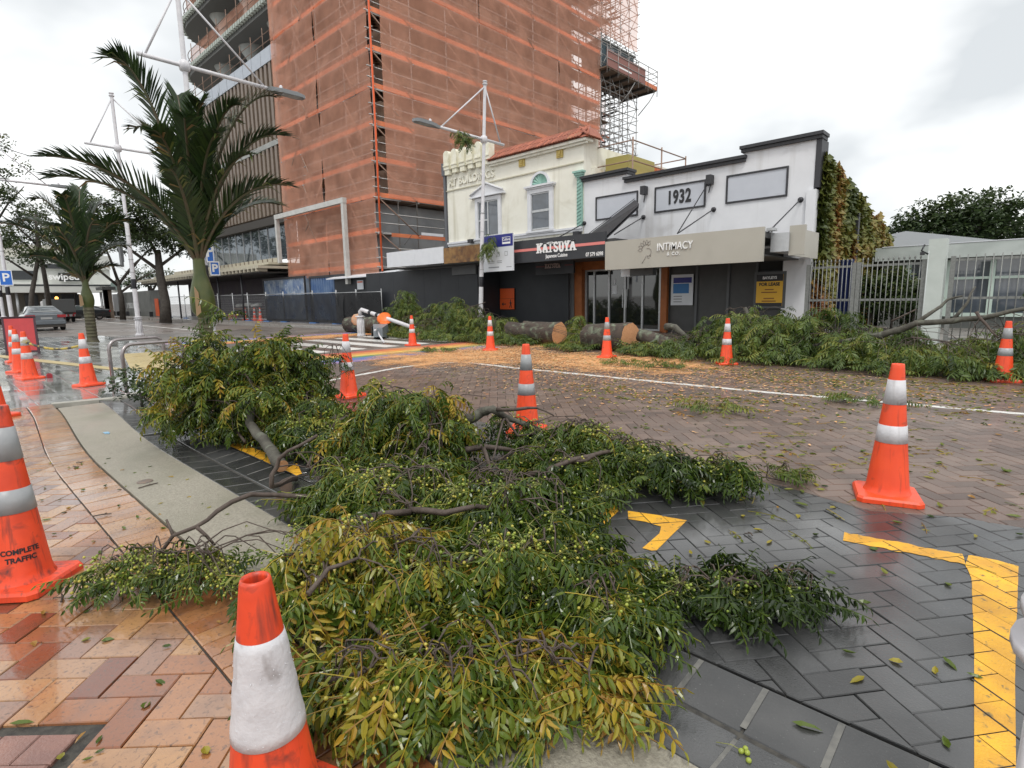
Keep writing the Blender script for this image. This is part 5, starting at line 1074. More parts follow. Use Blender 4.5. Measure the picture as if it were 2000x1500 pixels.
# ---- lamp posts
M_post = mat('white_post_paint', (.66,.65,.67), .4, (.58,.57,.60), 6, bump=.06, stain=((.42,.42,.40), 7, .66, .82))
M_lum = mat('grey_lamp_housing', (.20,.21,.22), .45); M_lens = mat('lamp_lens', (.35,.36,.34), .25); M_bband = mat('black_post_band', (.015,.015,.02), .45)
def lamp(label, P, s=1.0, face=1, lean=(0,0), arms=True, hub=7.94, top=10.1):
    o = thing('lamp_post', label, 'lamp post', (P[0],P[1],0), 0, 'white street lamp posts'); o.rotation_euler = (lean[0], lean[1], 0); o.scale = (s,s,s)
    b = MB(); b.lathe([(.185,0),(.185,.05),(.15,.07),(.14,.12),(.125,.70)], 8, 0, False)
    for k in range(8): a = 2*math.pi*(k+.5)/8; b.tube([(.133*math.cos(a),.133*math.sin(a),.1),(.122*math.cos(a),.122*math.sin(a),.7)], .014, 5)
    b.build('base', M_post, o)
    part('collar', o, M_post, ('lathe', [(.10,.70),(.17,.71),(.17,.735),(.11,.745)], 20)); part('collar', o, M_post, ('lathe', [(.10,.785),(.16,.79),(.16,.815),(.10,.83)], 20))
    part('shaft', o, M_post, ('lathe', [(.098,.70),(.095,2.2),(.085,2.9),(.083,5.0),(.07,5.05),(.062,top-.1)], 16)); part('black_band', o, M_bband, ('lathe', [(.0965,2.05),(.099,2.06),(.098,2.46),(.0955,2.47)], 16))
    for z in (2.75, 3.3, 4.3, 5.05): part('clamp', o, M_alu, ('lathe', [(.086,z),(.095,z+.005),(.095,z+.035),(.085,z+.04)], 14))
    part('finial', o, M_post, ('lathe', [(.062,top-.1),(.10,top-.09),(.10,top-.05),(.06,top-.04),(.06,top+.0),(.09,top+.01),(.09,top+.05),(.02,top+.07),(0,top+.07)], 14))
    if arms:
        part('hub', o, M_post, ('lathe', [(.06,hub-.16),(.13,hub-.12),(.155,hub),(.13,hub+.12),(.06,hub+.16)], 16))
        part('crossarm', o, M_post, ('tube', [(0,-face*1.15,hub+.02),(0,face*2.35,hub-.02)], .055, 10)); part('stay', o, M_post, ('tube', [(0,-face*.95,hub+.05),(0,0,top-.15)], .028, 8)); part('stay', o, M_post, ('tube', [(0,face*2.2,hub+.03),(0,0,top-.15)], .028, 8))
        f = face; b = MB(); pr_ = [(-.05,2.3),(.05,2.3),(.09,2.5),(.17,2.7),(.175,3.35),(.09,3.5),(-.09,3.5),(-.175,3.35),(-.17,2.7),(-.09,2.5)]
        pr_ = [(x, y*f) for x, y in pr_]; pr_ = pr_ if area(pr_) > 0 else pr_[::-1]
        b.prism(pr_, hub-.08, hub+.02); b.prism([(x*.72, 2.95*f+(y-2.95*f)*.8) for x, y in pr_], hub+.021, hub+.06); lm = b.build('lamp_head', M_lum, o)
        part('lens', lm, M_lens, ('box', (-.13,2.75*f,hub-.095),(.13,3.3*f,hub-.081))); part('sensor', lm, M_post, ('lathe', [(.05,hub+.06),(.05,hub+.14),(.03,hub+.17),(0,hub+.17)], 12, 0, True, (0,2.75*f,0)))
    return o
lamp('white lamp post behind the nearer palm, lamp head over the road', (-18.1,5.92), 1.0, 1)
lamp('white lamp post with black band between the two palms', (-29.2,6.6), 1.0, 1)
pc = lamp('white lamp post by the shops with a leafy branch caught on its lamp arm', (-15.27,14.35), .875, -1, (R(-1.2),R(2.4)))
lamp('white lamp post at the right edge, only its base and collars in view', (.17,1.44), .93, -1)
lamp('distant white lamp post at the left edge beside the blue parking sign', (AD(20,600,38).x, AD(20,600,38).y), .95, 1, arms=True)
lamp('farther white lamp post at the extreme left edge', (AD(4,600,46).x, AD(4,600,46).y), .95, 1, arms=False)
cx_ = MB(); cx_.box((-.1,-.14,3.2),(.1,-.1,3.9)); cx_.box((-.16,-.22,3.0),(.16,-.14,4.0)); o = cx_.build('signal_box', M_gpanel, None, (-29.3,6.45,0)); tag(o, 'grey control box strapped to the lamp post between the palms', 'control box')
# blue parking signs
def psign(label, P, z, w=.42, h=.5, rz=0):
    o = thing('parking_sign', label, 'sign', (P[0],P[1],z), rz); part('plate', o, mat('blue_sign_face', (.02,.14,.55), .4) if 'blue_sign_face' not in bpy.data.materials else bpy.data.materials['blue_sign_face'], ('box', (-w/2,-.01,0),(w/2,.01,h))); part('border', o, M_wlet, *[('box', q0, q1) for q0, q1 in (((-w/2,-.013,0),(w/2,-.0101,.03)), ((-w/2,-.013,h-.03),(w/2,-.0101,h)), ((-w/2,-.013,.031),(-w/2+.03,-.0101,h-.031)), ((w/2-.03,-.013,.031),(w/2,-.0101,h-.031)))])
    me = text_mesh('P', h*.75, .002, .012); me.materials.clear(); me.materials.append(M_wlet); t_ = link('lettering', me, o, (0,-.014,h*.5)); t_.rotation_euler = (R(90),0,0); return o
q = AD(421,538,18.6); psign('blue parking sign just behind the nearer palm', (q.x,q.y), q.z, .26, .40, R(70)); q = AD(412,512,18.9); psign('tall blue sign partly hidden by palm fronds', (q.x,q.y), q.z, .22, .6, R(50))
q = AD(14,560,37.5); psign('small blue parking sign on the distant post at the left edge', (q.x,q.y), 2.4, .5, .75, R(80))
# ---- bicycle racks
def rack(label, a, c, h):
    o = thing('bicycle_rack', label, 'bicycle rack', (a[0],a[1],0), 0, 'steel hoop bicycle racks'); d = Vector((c[0]-a[0], c[1]-a[1], 0)); pts = [Vector((0,0,0)), Vector((0,0,h-.16))]
    for i in range(1, 7): t_ = math.pi/2*i/6; pts.append(d.normalized()*(.16*(1-math.cos(t_)))+Vector((0,0,h-.16+.16*math.sin(t_))))
    for i in range(0, 7): t_ = math.pi/2*i/6; pts.append(d-d.normalized()*(.16*(1-math.sin(t_)))+Vector((0,0,h-.16+.16*math.cos(t_))))
    pts.append(d); m_ = mat('brushed_steel_tube', (.36,.33,.33), .32, (.28,.25,.25), 9, metal=.85) if 'brushed_steel_tube' not in bpy.data.materials else bpy.data.materials['brushed_steel_tube']
    b = MB(); b.tube(pts, .028, 12); b.build('hoop', m_, o)
    for q in (Vector((0,0,0)), d): part('foot_plate', o, m_, ('lathe', [(.075,0),(.075,.008),(.04,.012)], 16, 0, True, tuple(q)))
rack('steel bicycle rack hoop nearer the kerb', (-10.24,2.05), (-10.55,2.98), .75); rack('steel bicycle rack hoop farther from the kerb', (-11.64,2.15), (-11.92,3.05), .76)
# ---- red sandwich board
sb = thing('sandwich_board', 'red sandwich board with dark frame behind the left row of cones', 'sign', (AD(40,650,21.5).x, AD(40,650,21.5).y, 0), R(82))
M_redb = mat('red_board_face', (.50,.045,.05), .45, (.44,.04,.045), 5); M_dfr = mat('dark_maroon_frame', (.05,.02,.03), .5)
for s_ in (-1, 1):
    mt = Matrix.Translation((0,s_*.22,0)) @ Matrix.Rotation(s_*R(12),4,'X'); part('panel', sb, M_redb, ('box', (-.32,-.012,.1),(.32,.012,1.05),0,mt)); part('frame', sb, M_dfr, ('box', (-.37,-.02,0),(-.321,.02,1.1),0,mt), ('box', (.321,-.02,0),(.37,.02,1.1),0,mt), ('box', (-.32,-.02,1.051),(.32,.02,1.1),0,mt), ('box', (-.32,-.02,.05),(.32,.02,.099),0,mt))
# ---- fallen beacon pole and stump of post by the crossing
fb = thing('fallen_beacon_pole', 'white beacon pole bent over at its base with orange discs, beside the crossing', 'beacon pole', (-19.3,11.75,0))
part('stump', fb, M_post, ('lathe', [(.17,0),(.16,.06),(.145,.12),(.135,.72)], 8, 0, False)); part('collar', fb, M_post, ('lathe', [(.1,.72),(.18,.73),(.18,.77),(.1,.79)], 18)); part('fluting', fb, M_post, *[('tube', [(.14*math.cos(a),.14*math.sin(a),.1),(.13*math.cos(a),.13*math.sin(a),.7)], .015, 5) for a in [math.pi/4*k+.39 for k in range(8)]])
e1 = Vector((0,0,.79)); e2 = Vector((.1,.02,1.02)); e3 = AX(806,632,-16.2)-Vector((-19.3,11.75,0)); e3 = Vector((3.1,.3,.35))
part('shaft', fb, M_post, ('tube', [e1, Vector((.02,0,.95)), e2, e2+(e3-e2)*.1, e3], .075, 12))
for k in range(3): t0 = .07+.14*k; part('black_band', fb, M_bband, ('tube', [e2+(e3-e2)*(t0+.08), e2+(e3-e2)*(t0+.13)], .079, 12))
M_disc = mat('orange_beacon_plastic', (.80,.16,.012), .4, (.72,.13,.01), 6)
for t_, nrm, rr2 in ((.47, Vector((.5,-.6,.6)), .27), (.50, Vector((.2,-.3,1)), .24)):
    c = e2+(e3-e2)*t_+Vector((0,-.08,.0 if t_ < .48 else -.12)); mt = Matrix.Translation(c) @ nrm.to_track_quat('Z','Y').to_matrix().to_4x4(); part('beacon_disc', fb, M_disc, ('lathe', [(0,.05),(.12,.05),(rr2*.8,.03),(rr2,.0),(rr2*.8,-.03),(0,-.04)], 20, 0, True, (0,0,0), False, False, .5, 0, mt))
mt = Matrix.Translation(Vector((-.42,.1,.62))) @ Vector((.6,-.7,.1)).to_track_quat('Z','Y').to_matrix().to_4x4(); part('broken_disc', fb, mat('faded_orange_disc', (.62,.28,.14), .6, (.5,.36,.26), 9), ('lathe', [(0,.03),(.2,.025),(.24,0),(.2,-.02),(0,-.02)], 9, 0, True, (0,0,0), False, False, .5, 0, mt))
# fallen signal lantern
sg = thing('fallen_signal_head', 'grey hooded signal lantern lying on its side with two white arms on the crossing', 'signal head', (-17.3,11.25,0), R(-42))
M_sg = mat('grey_signal_plastic', (.22,.24,.26), .45, (.18,.2,.22), 8)
b = MB(); b.add([(-.46,-.26,0),(.44,-.12,.08),(.44,.2,.08),(-.46,.28,0),(-.46,-.26,.50),(.44,-.12,.40),(.44,.2,.40),(-.46,.28,.50)], [(0,3,2,1),(4,5,6,7),(0,1,5,4),(1,2,6,5),(2,3,7,6),(3,0,4,7)]); b.build('housing', M_sg, sg)
part('hood', sg, M_cdark, ('box', (-.38,-.268,.08),(.02,-.235,.44))); part('lens_ring', sg, M_sg, ('box', (-.60,-.27,.03),(-.462,-.22,.50)), ('box', (-.60,-.22,.44),(-.462,.26,.50)))
part('socket', sg, M_cdark, ('lathe', [(0,.01),(.07,.01),(.075,0)], 12, 0, True, (0,0,0), False, False, .5, 0, Matrix.Translation((.30,-.145,.24)) @ Matrix.Rotation(R(98),4,'X')))
part('arm', sg, M_post, ('tube', [(.42,.0,.34),(1.0,.05,.36),(1.75,.15,.40)], .035, 8)); part('arm', sg, M_post, ('tube', [(.42,.05,.26),(1.2,.2,.2),(2.6,.55,.06)], .03, 8))

# ---- temporary mesh fence with shade cloth
M_galv = mat('galvanised_fence', (.40,.41,.42), .45, (.33,.34,.35), 12, metal=.5)
M_cloth = netmat('black_shade_cloth', (.022,.023,.026), .86)
M_bblk = mat('blue_plastic_block', (.03,.12,.33), .5, (.025,.1,.28), 6)
YT = 15.75
fx = [XA(p, 600, YT) for p in (747,697,658,612,555,521,485,456,427,395,362,330)]
ft = athing('temporary_fence', 'temporary steel mesh fence with black shade cloth along the work site', 'fence', (-30,YT,0))
wm = MB()
for i in range(len(fx)-1):
    xa_, xb_ = fx[i+1], fx[i]; b = MB(); z1_ = 1.78+.02*i
    b.tube([(xa_+.04,YT,.16),(xa_+.04,YT,z1_+.16)], .024, 6); b.tube([(xb_-.04,YT,.16),(xb_-.04,YT,z1_+.16)], .024, 6); b.tube([(xa_+.04,YT,z1_),(xb_-.04,YT,z1_)], .026, 6); b.tube([(xa_+.04,YT,.24),(xb_-.04,YT,.24)], .022, 6)
    b.build('fence_panel', M_galv, ft)
    if i >= 5:
        n_ = int((xb_-xa_)/.16)
        for k in range(n_): x = xa_+(xb_-xa_)*(k+.5)/n_; wm.box((x-.004,YT-.004,.24),(x+.004,YT+.004,z1_))
        for k in range(9): wm.box((xa_+.05,YT-.003,.3+.17*k),(xb_-.05,YT+.003,.307+.17*k))
    bl = part('foot_block', ft, M_bblk, ('rbox', (xa_-.38,YT-.16,-.04),(xa_+.38,YT+.14,.15),.03)); part('block_slot', bl, M_cdark, ('box', (xa_-.2,YT-.163,.02),(xa_-.05,YT-.158,.09)), ('box', (xa_+.05,YT-.163,.02),(xa_+.2,YT-.158,.09)))
wm.build('mesh_wire', M_galv, ft, kind='stuff')
def cloth(xa_, xb_, seed, sagl=0.0):
    b = MB(); nu, nv = 40, 14
    for j in range(nv+1):
        for i in range(nu+1):
            u, v = i/nu, j/nv; x = xa_+(xb_-xa_)*u; z = .16+1.62*v
            fold = noise.noise(Vector((x*1.1+z*.8+seed, z*.35, seed)))*.09+noise.noise(Vector((x*2.8+seed, z*.9, 3)))*.03
            if sagl: z = z-sagl*max(0, u-.1)**2*(1-v)*.0+0; fold += .22*sagl*max(0, u-.3)*(1-v)
            b.v.append((x, YT-.05-abs(fold)-.02, z))
    for j in range(nv):
        for i in range(nu): b.face((j*(nu+1)+i, j*(nu+1)+i+1, (j+1)*(nu+1)+i+1, (j+1)*(nu+1)+i), 0, True)
    return b.build('shade_cloth', M_cloth, ft)
cloth(fx[5], fx[3], 1, .0); cloth(fx[3], fx[2]+1.0, 5, 1.0); cloth(fx[2]+.9, fx[0], 9)
# site clutter behind the open mesh
M_wbag = mat('white_sack', (.5,.5,.48), .8, (.42,.42,.4), 7)
b = MB()
for k in range(5): b.lathe([(.0,.0),(.28,.03),(.33,.12),(.25,.24),(0,.28)], 9, 0, True, (XA(470+9*k,615,17.2),17.2+.1*(k%2),1.0+.04*(k%3)))
o = athing('sack_pile', 'white sacks heaped on a low bench behind the mesh fence', 'sacks', (XA(490,615,17.2),17.2,.1)); b.build('sack', M_wbag, o, kind='stuff'); part('bench', o, M_plank, ('box', (XA(465,620,17.2),16.9,.85),(XA(512,620,17.2),17.5,.95)), ('box', (XA(468,620,17.2),17.0,.1),(XA(470,620,17.2),17.4,.85)), ('box', (XA(508,620,17.2),17.0,.1),(XA(510,620,17.2),17.4,.85)))
for k, (px, col_) in enumerate(((440,'blue'),(455,'red'),(400,'blue'))):
    x = XA(px, 630, 16.6); o = athing('site_crate', ['blue plastic crate behind the mesh fence left of the cones','red plastic crate behind the mesh fence','blue plastic crate behind the palm trunk and mesh fence'][k], 'crate', (x,16.6,.1)); m_ = M_bblk if col_ == 'blue' else mat('red_crate', (.4,.03,.03), .5)
    part('body', o, m_, ('rbox', (x-.4,16.4,.1),(x+.4,16.8,.45),.03)); part('rim', o, m_, ('box', (x-.43,16.37,.45),(x+.43,16.83,.49)))
# ---- grey printed hoarding at the far left
M_hg = mat('grey_printed_hoarding', (.10,.105,.10), .5, (.13,.135,.13), 1.5, stain=((.2,.17,.13), .8, .6, .75))
hg = athing('grey_hoarding', 'grey printed hoarding reading No pressure on the far side of the road', 'hoarding', (-62,16.3,0)); Yh = 16.3
hx = [XA(p, 600, Yh) for p in (222,232,250,272,296,318)]
for i in range(5): part('panel', hg, M_hg if i else M_wsign, ('box', (hx[i]+.02,Yh,.0),(hx[i+1]-.02,Yh+.06,2.75-.1*(i==0)))); part('foot', hg, M_rod, ('box', (hx[i]+.1,Yh-.3,0),(hx[i]+.25,Yh,.6)))
text_front('lettering', 'No pressure.', 1.25, mat('grey_lettering', (.45,.46,.46), .5), hg, ((hx[1]+hx[3])/2+.4,Yh-.02,1.35), .03, .95, .004)
part('end_marker', hg, M_osign, ('box', (XA(304,600,Yh-.3),Yh-.35,.2),(XA(311,600,Yh-.3),Yh-.3,1.9)))
# ---- far building across the end of the street
XB = -78.0
fbg = athing('far_shop_building', 'pale two-storey commercial building with black sign closing the far end of the street', 'building', (XB,9,0))
def FB(px, py): return AX(px, py, XB)
yL, yR = FB(-60,560).y, FB(218,560).y; z_ = lambda py, px=110: FB(px, py).z
M_pale = mat('pale_far_wall', (.62,.63,.60), .7, (.56,.57,.54), 1); M_fdk = mat('far_dark_glass', (.06,.065,.07), .2)
part('upper_wall', fbg, M_pale, ('box', (XB-10,yL,z_(565)),(XB,yR,z_(505)))); part('ground_wall', fbg, mat('far_brown_wall', (.20,.18,.15), .7), ('box', (XB-10,yL,0),(XB-1.5,yR-3,z_(566)))); part('canopy', fbg, M_pale, ('box', (XB-.1,yL-.5,z_(572)),(XB+2.5,yR+.4,z_(556)))); part('canopy_edge', fbg, M_fdk, ('box', (XB+2.4,yL-.5,z_(560)),(XB+2.52,yR+.4,z_(557))))
part('roof', fbg, mat('far_pale_roof', (.55,.54,.48), .6), ('box', (XB-10,yL,z_(505)+.02),(XB-1,FB(150,500).y,z_(478)))); part('parapet', fbg, M_pale, ('box', (XB-8,FB(70,500).y,z_(525)),(XB+.2,FB(212,500).y,z_(497))))
sgn = part('sign_panel', fbg, mat('far_black_sign', (.03,.033,.033), .5), ('box', (XB+.2,FB(112,530).y,z_(549)),(XB+.35,FB(158,530).y,z_(533)))); tx_ = text_mesh('swipedon', .95, .01, .02); tx_.materials.clear(); tx_.materials.append(M_wlet); t_ = link('lettering', tx_, fbg, (XB+.37,FB(135,541).y,z_(541))); t_.rotation_euler = (R(90),0,R(90))
part('window_band', fbg, M_fdk, ('box', (XB+.02,FB(22,530).y,z_(547)),(XB+.1,FB(70,530).y,z_(530)))); part('window_band', fbg, M_fdk, ('box', (XB+.22,FB(78,520).y,z_(525)),(XB+.26,FB(140,520).y,z_(516))))
for p0, p1 in ((52,78),(98,120),(125,150),(152,162)): part('shop_window', fbg, M_fdk, ('box', (XB-1.49,FB(p0,585).y,.3),(XB-1.4,FB(p1,585).y,z_(574))))
part('emblem_disc', fbg, mat('far_grey_green', (.25,.32,.30), .5), ('lathe', [(0,.05),(.55,.05),(.55,0)], 20, 0, False, (0,0,0), False, False, .5, 0, Matrix.Translation((XB+2.55,FB(217,558).y,z_(558))) @ Matrix.Rotation(R(90),4,'Y')))
for p in (28,84,165,190): part('canopy_post', fbg, M_alu, ('tube', [(XB+2,FB(p,580).y,0),(XB+2,FB(p,580).y,z_(572))], .12, 8))
bs_ = athing('bus_shelter', 'dark flat-roofed shelter beyond the end of the grey hoarding', 'shelter', AD(205,605,72)); q0, q1 = AX(196,570,-70), AX(222,570,-70)
part('roof', bs_, M_dgrey, ('box', (-72,q0.y,2.9),(-69,q1.y,3.2))); part('post', bs_, M_dgrey, ('box', (-70.2,q0.y+.2,0),(-69.9,q0.y+.6,2.9))); part('post', bs_, M_fin, ('box', (-70.2,q1.y-.9,0),(-69.9,q1.y-.2,2.9)))

# ---- vehicles
M_tyre = mat('tyre_rubber', (.018,.018,.018), .75); M_rim = mat('alloy_rim', (.4,.4,.41), .35, metal=.8); M_tail = mat('red_tail_lamp', (.32,.015,.02), .25); M_autoglass = glassmat('car_glass', (.05,.06,.06), .04)
def car(label, P, rz, paint, secs, glass, L, Wd, wheels, rear=True):
    """secs: list of (x, zbottom, zshoulder, ztop, halfwidth, roofhalf) from tail (x=0) to nose"""
    o = thing('parked_car', label, 'car', (P[0],P[1],P[2] if len(P) > 2 else 0), rz); b = MB(); n = 10
    for (x, zb, zs, zt, hw, rh) in secs:
        ring = [(-hw*.86,zb),(-hw,zb+.14),(-hw,zs-.08),(-hw*.96,zs),(-rh,zt),(rh,zt),(hw*.96,zs),(hw,zs-.08),(hw,zb+.14),(hw*.86,zb)]; b.v += [(x, p[0], p[1]) for p in ring]
    for i in range(len(secs)-1):
        for k in range(n): q = (k+1) % n; b.face((i*n+k, (i+1)*n+k, (i+1)*n+q, i*n+q), 0, True)
    b.face([k for k in range(n)][::-1], 0); b.face([(len(secs)-1)*n+k for k in range(n)], 0); b.build('body', paint, o)
    for nm, vs in glass: g_ = MB(); g_.add(vs, [tuple(range(len(vs)))]); g_.build(nm, M_autoglass, o)
    for x in wheels:
        for s_ in (-1, 1):
            y = s_*(Wd/2-.10); mt = Matrix.Translation((x,y,.32)) @ Matrix.Rotation(R(90),4,'X')
            wv = part('wheel', o, M_tyre, ('lathe', [(.20,-.10),(.30,-.11),(.325,-.08),(.325,.08),(.30,.11),(.20,.10),(.20,-.10)], 20, 0, True, (0,0,0), False, False, .5, 0, mt)); part('rim', wv, M_rim, ('lathe', [(0,-.07),(.2,-.06),(.2,.06),(0,.07)], 14, 0, False, (0,0,0), False, False, .5, 0, mt))
    return o
M_silver = mat('silver_blue_car_paint', (.15,.175,.195), .28, (.13,.15,.17), 4, metal=.5, coat=.6)
secs = [(0,.42,.72,.74,.80,.70),(.05,.30,.98,1.02,.88,.74),(.5,.24,.98,1.06,.91,.74),(1.0,.22,.97,1.30,.92,.63),(1.5,.22,.96,1.43,.92,.58),(2.6,.22,.95,1.44,.92,.58),(3.2,.22,.93,1.22,.91,.62),(3.6,.23,.92,.98,.90,.70),(4.3,.28,.80,.84,.86,.66),(4.6,.36,.62,.64,.74,.6)]
Pc = AD(86,643,42.5)
cg = [('rear_window', [(.56,.66,1.075),(.56,-.66,1.075),(1.47,-.54,1.415),(1.47,.54,1.415)]), ('side_window', [(1.2,.875,1.0),(3.3,.86,.97),(2.7,.605,1.40),(1.5,.605,1.39)]), ('side_window', [(1.2,-.875,1.0),(1.5,-.605,1.39),(2.7,-.605,1.40),(3.3,-.86,.97)])]
cg[0] = ('rear_window', [(p[0]-.02, p[1], p[2]+.02) for p in cg[0][1]]); cg = [cg[0]]+[(n_, [(p[0], p[1]*1.03, p[2]) for p in v]) for n_, v in cg[1:]]
car1 = car('silver grey sedan parked at the left with its rear toward the viewer', (Pc.x+.3, Pc.y+.15, -.06), R(180), M_silver, secs, cg, 4.6, 1.84, (1.0,3.7))
for s_ in (-1, 1): part('tail_lamp', car1, M_tail, ('box', (-.02,s_*.50,.76),(.12,s_*.90,.92)), ('box', (.121,s_*.75,.77),(.4,s_*.925,.91)))
part('number_plate', car1, mat('plate_grey', (.35,.36,.36), .5), ('box', (-.03,-.26,.66),(.03,.26,.78))); part('plate_recess', car1, mat('dark_boot_panel', (.12,.135,.15), .4), ('box', (-.015,-.49,.62),(.04,.49,.90))); part('bumper', car1, M_silver, ('rbox', (-.09,-.88,.36),(.25,.88,.60),.04)); part('bumper_valance', car1, M_cdark, ('box', (-.06,-.80,.20),(.3,.80,.36))); part('boot_strip', car1, M_alu, ('box', (-.03,-.5,.905),(.05,.5,.93)))
M_dcar = mat('dark_grey_car_paint', (.04,.045,.05), .3, metal=.4, coat=.6)
Pd = AD(170,607,70); car2 = car('dark hatchback turning at the far end of the road', (Pd.x,Pd.y+1.6,-.06), R(-80), M_dcar, secs, [(n_, v) for n_, v in cg], 4.6, 1.84, (1.0,3.7)); part('tail_lamp', car2, M_tail, ('box', (-.02,.5,.76),(.1,.9,.9)))
Pu = AD(122,611,62); ut = thing('work_truck', 'grey tray-back work truck with amber beacon and striped tail board', 'truck', (Pu.x,Pu.y,-.06), R(180))
part('canopy_box', ut, mat('truck_grey', (.16,.165,.165), .5), ('rbox', (0,-.95,.85),(2.4,.95,2.0),.05)); part('cab', ut, mat('truck_white', (.5,.5,.5), .4), ('rbox', (2.5,-.9,.5),(4.4,.9,1.85),.12)); part('chassis', ut, M_cdark, ('box', (-.1,-.9,.45),(4.6,.9,.849))); part('tail_board', ut, M_rim, ('box', (-.12,-.85,.5),(-.101,.85,.68))); part('amber_beacon', ut, mat('amber_beacon', (.9,.4,.05), .3, emit=((1,.5,.1), 3)), ('lathe', [(.12,2.0),(.12,2.14),(.06,2.22),(0,2.22)], 12, 0, True, (1.2,.1,0)))
for k in range(5): part('chevron', ut, M_tail, ('box', (-.13,-.8+.36*k,.5),(-.121,-.64+.36*k,.68)))
for s_ in (-1, 1):
    part('tail_lamp', ut, M_tail, ('box', (-.13,s_*.9,.68),(-.05,s_*.72,.82)))
    for x in (.9, 3.7): mt = Matrix.Translation((x,s_*.82,.36)) @ Matrix.Rotation(R(90),4,'X'); part('wheel', ut, M_tyre, ('lathe', [(0,-.11),(.34,-.1),(.36,-.06),(.36,.06),(.34,.1),(0,.11)], 18, 0, True, (0,0,0), False, False, .5, 0, mt))
# overhead wires at the upper left
M_wire = mat('overhead_wire', (.08,.08,.085), .6)
for k, (a, c) in enumerate((((-60,258,24),(112,298,60)),((-40,300,24),(150,460,60)))):
    p0, p1 = AD(*a), AD(*c); b = MB(); b.tube([p0+(p1-p0)*(i/10)+Vector((0,0,-.5*math.sin(math.pi*i/10))) for i in range(11)], .018, 4); o = b.build('overhead_wire', M_wire); tag(o, ['upper thin overhead wire crossing the sky at the left','lower thin overhead wire slanting down to the far palm'][k], 'wire')
# ================================================================== VEGETATION
import numpy as np
rv = random.Random(11)
def arr(mb):
    F = []; T = []
    for f, t in zip(mb.f, mb.t):
        for k in range(1, len(f)-1): F.append((f[0], f[k], f[k+1])); T.append(t)
    return np.array(mb.v, float), np.array(F, int), np.array(T, float)
def scatter_mesh(name, tpl, pl, mt, parent=None, kind='stuff', smooth=False, loc=None):
    "pl: list of (template index, 3x3 matrix, translation, tint offset) -> one joined mesh"
    if not pl: return None
    Vs, Fs, Ts = [], [], []; o = 0
    for k, Mx, tr, dt in pl:
        V, F, T = tpl[k]; Vs.append(V @ np.array(Mx).T + np.array(tr)); Fs.append(F+o); Ts.append(np.clip(T+dt, 0, 1)); o += len(V)
    V = np.concatenate(Vs); F = np.concatenate(Fs); T = np.concatenate(Ts)
    return link(name, np_mesh(name, V, F, T, mt, smooth), parent, loc, kind)
def np_mesh(name, V, F, T, mt, smooth=False):
    me = bpy.data.meshes.new(name); me.vertices.add(len(V)); me.vertices.foreach_set('co', V.astype(np.float32).ravel())
    me.loops.add(F.size); me.loops.foreach_set('vertex_index', F.astype(np.int32).ravel()); me.polygons.add(len(F))
    me.polygons.foreach_set('loop_start', np.arange(0, F.size, 3, dtype=np.int32)); me.polygons.foreach_set('loop_total', np.full(len(F), 3, np.int32))
    me.polygons.foreach_set('use_smooth', np.full(len(F), smooth)); me.materials.append(mt)
    a = me.attributes.new('tint', 'FLOAT', 'FACE'); a.data.foreach_set('value', T.astype(np.float32)); me.update(calc_edges=True); return me
def rotm(az, tilt=0.0, roll=0.0, s=1.0):
    return np.array((Matrix.Rotation(az, 3, 'Z') @ Matrix.Rotation(-tilt, 3, 'Y') @ Matrix.Rotation(roll, 3, 'X')))*s
def leaflet(mb, p, d, n, L, W, t, low=False, curl=.12):
    d = d.normalized(); s_ = d.cross(n).normalized(); n = s_.cross(d)
    if low:
        mb.add([p, p+d*L*.45+s_*W*.5-n*L*.03, p+d*L-n*L*curl, p+d*L*.45-s_*W*.5-n*L*.03], [(0,1,2),(0,2,3)], t=t)
        return
    fo = W*.30; m1 = p+d*L*.35-n*fo; m2 = p+d*L*.72-n*L*curl*.4-n*fo*.8; tip = p+d*L-n*L*curl*1.5+s_*W*curl*1.2
    mb.add([p, p+d*L*.30+s_*W*.48+n*W*.06, m1, p+d*L*.30-s_*W*.48+n*W*.06, p+d*L*.68+s_*W*.40-n*L*curl*.35+n*W*.05, m2, p+d*L*.68-s_*W*.40-n*L*curl*.35+n*W*.05, tip],
           [(0,1,2),(0,2,3),(1,4,5),(1,5,2),(3,2,5),(3,5,6),(4,7,5),(5,7,6)], sm=False, t=t)
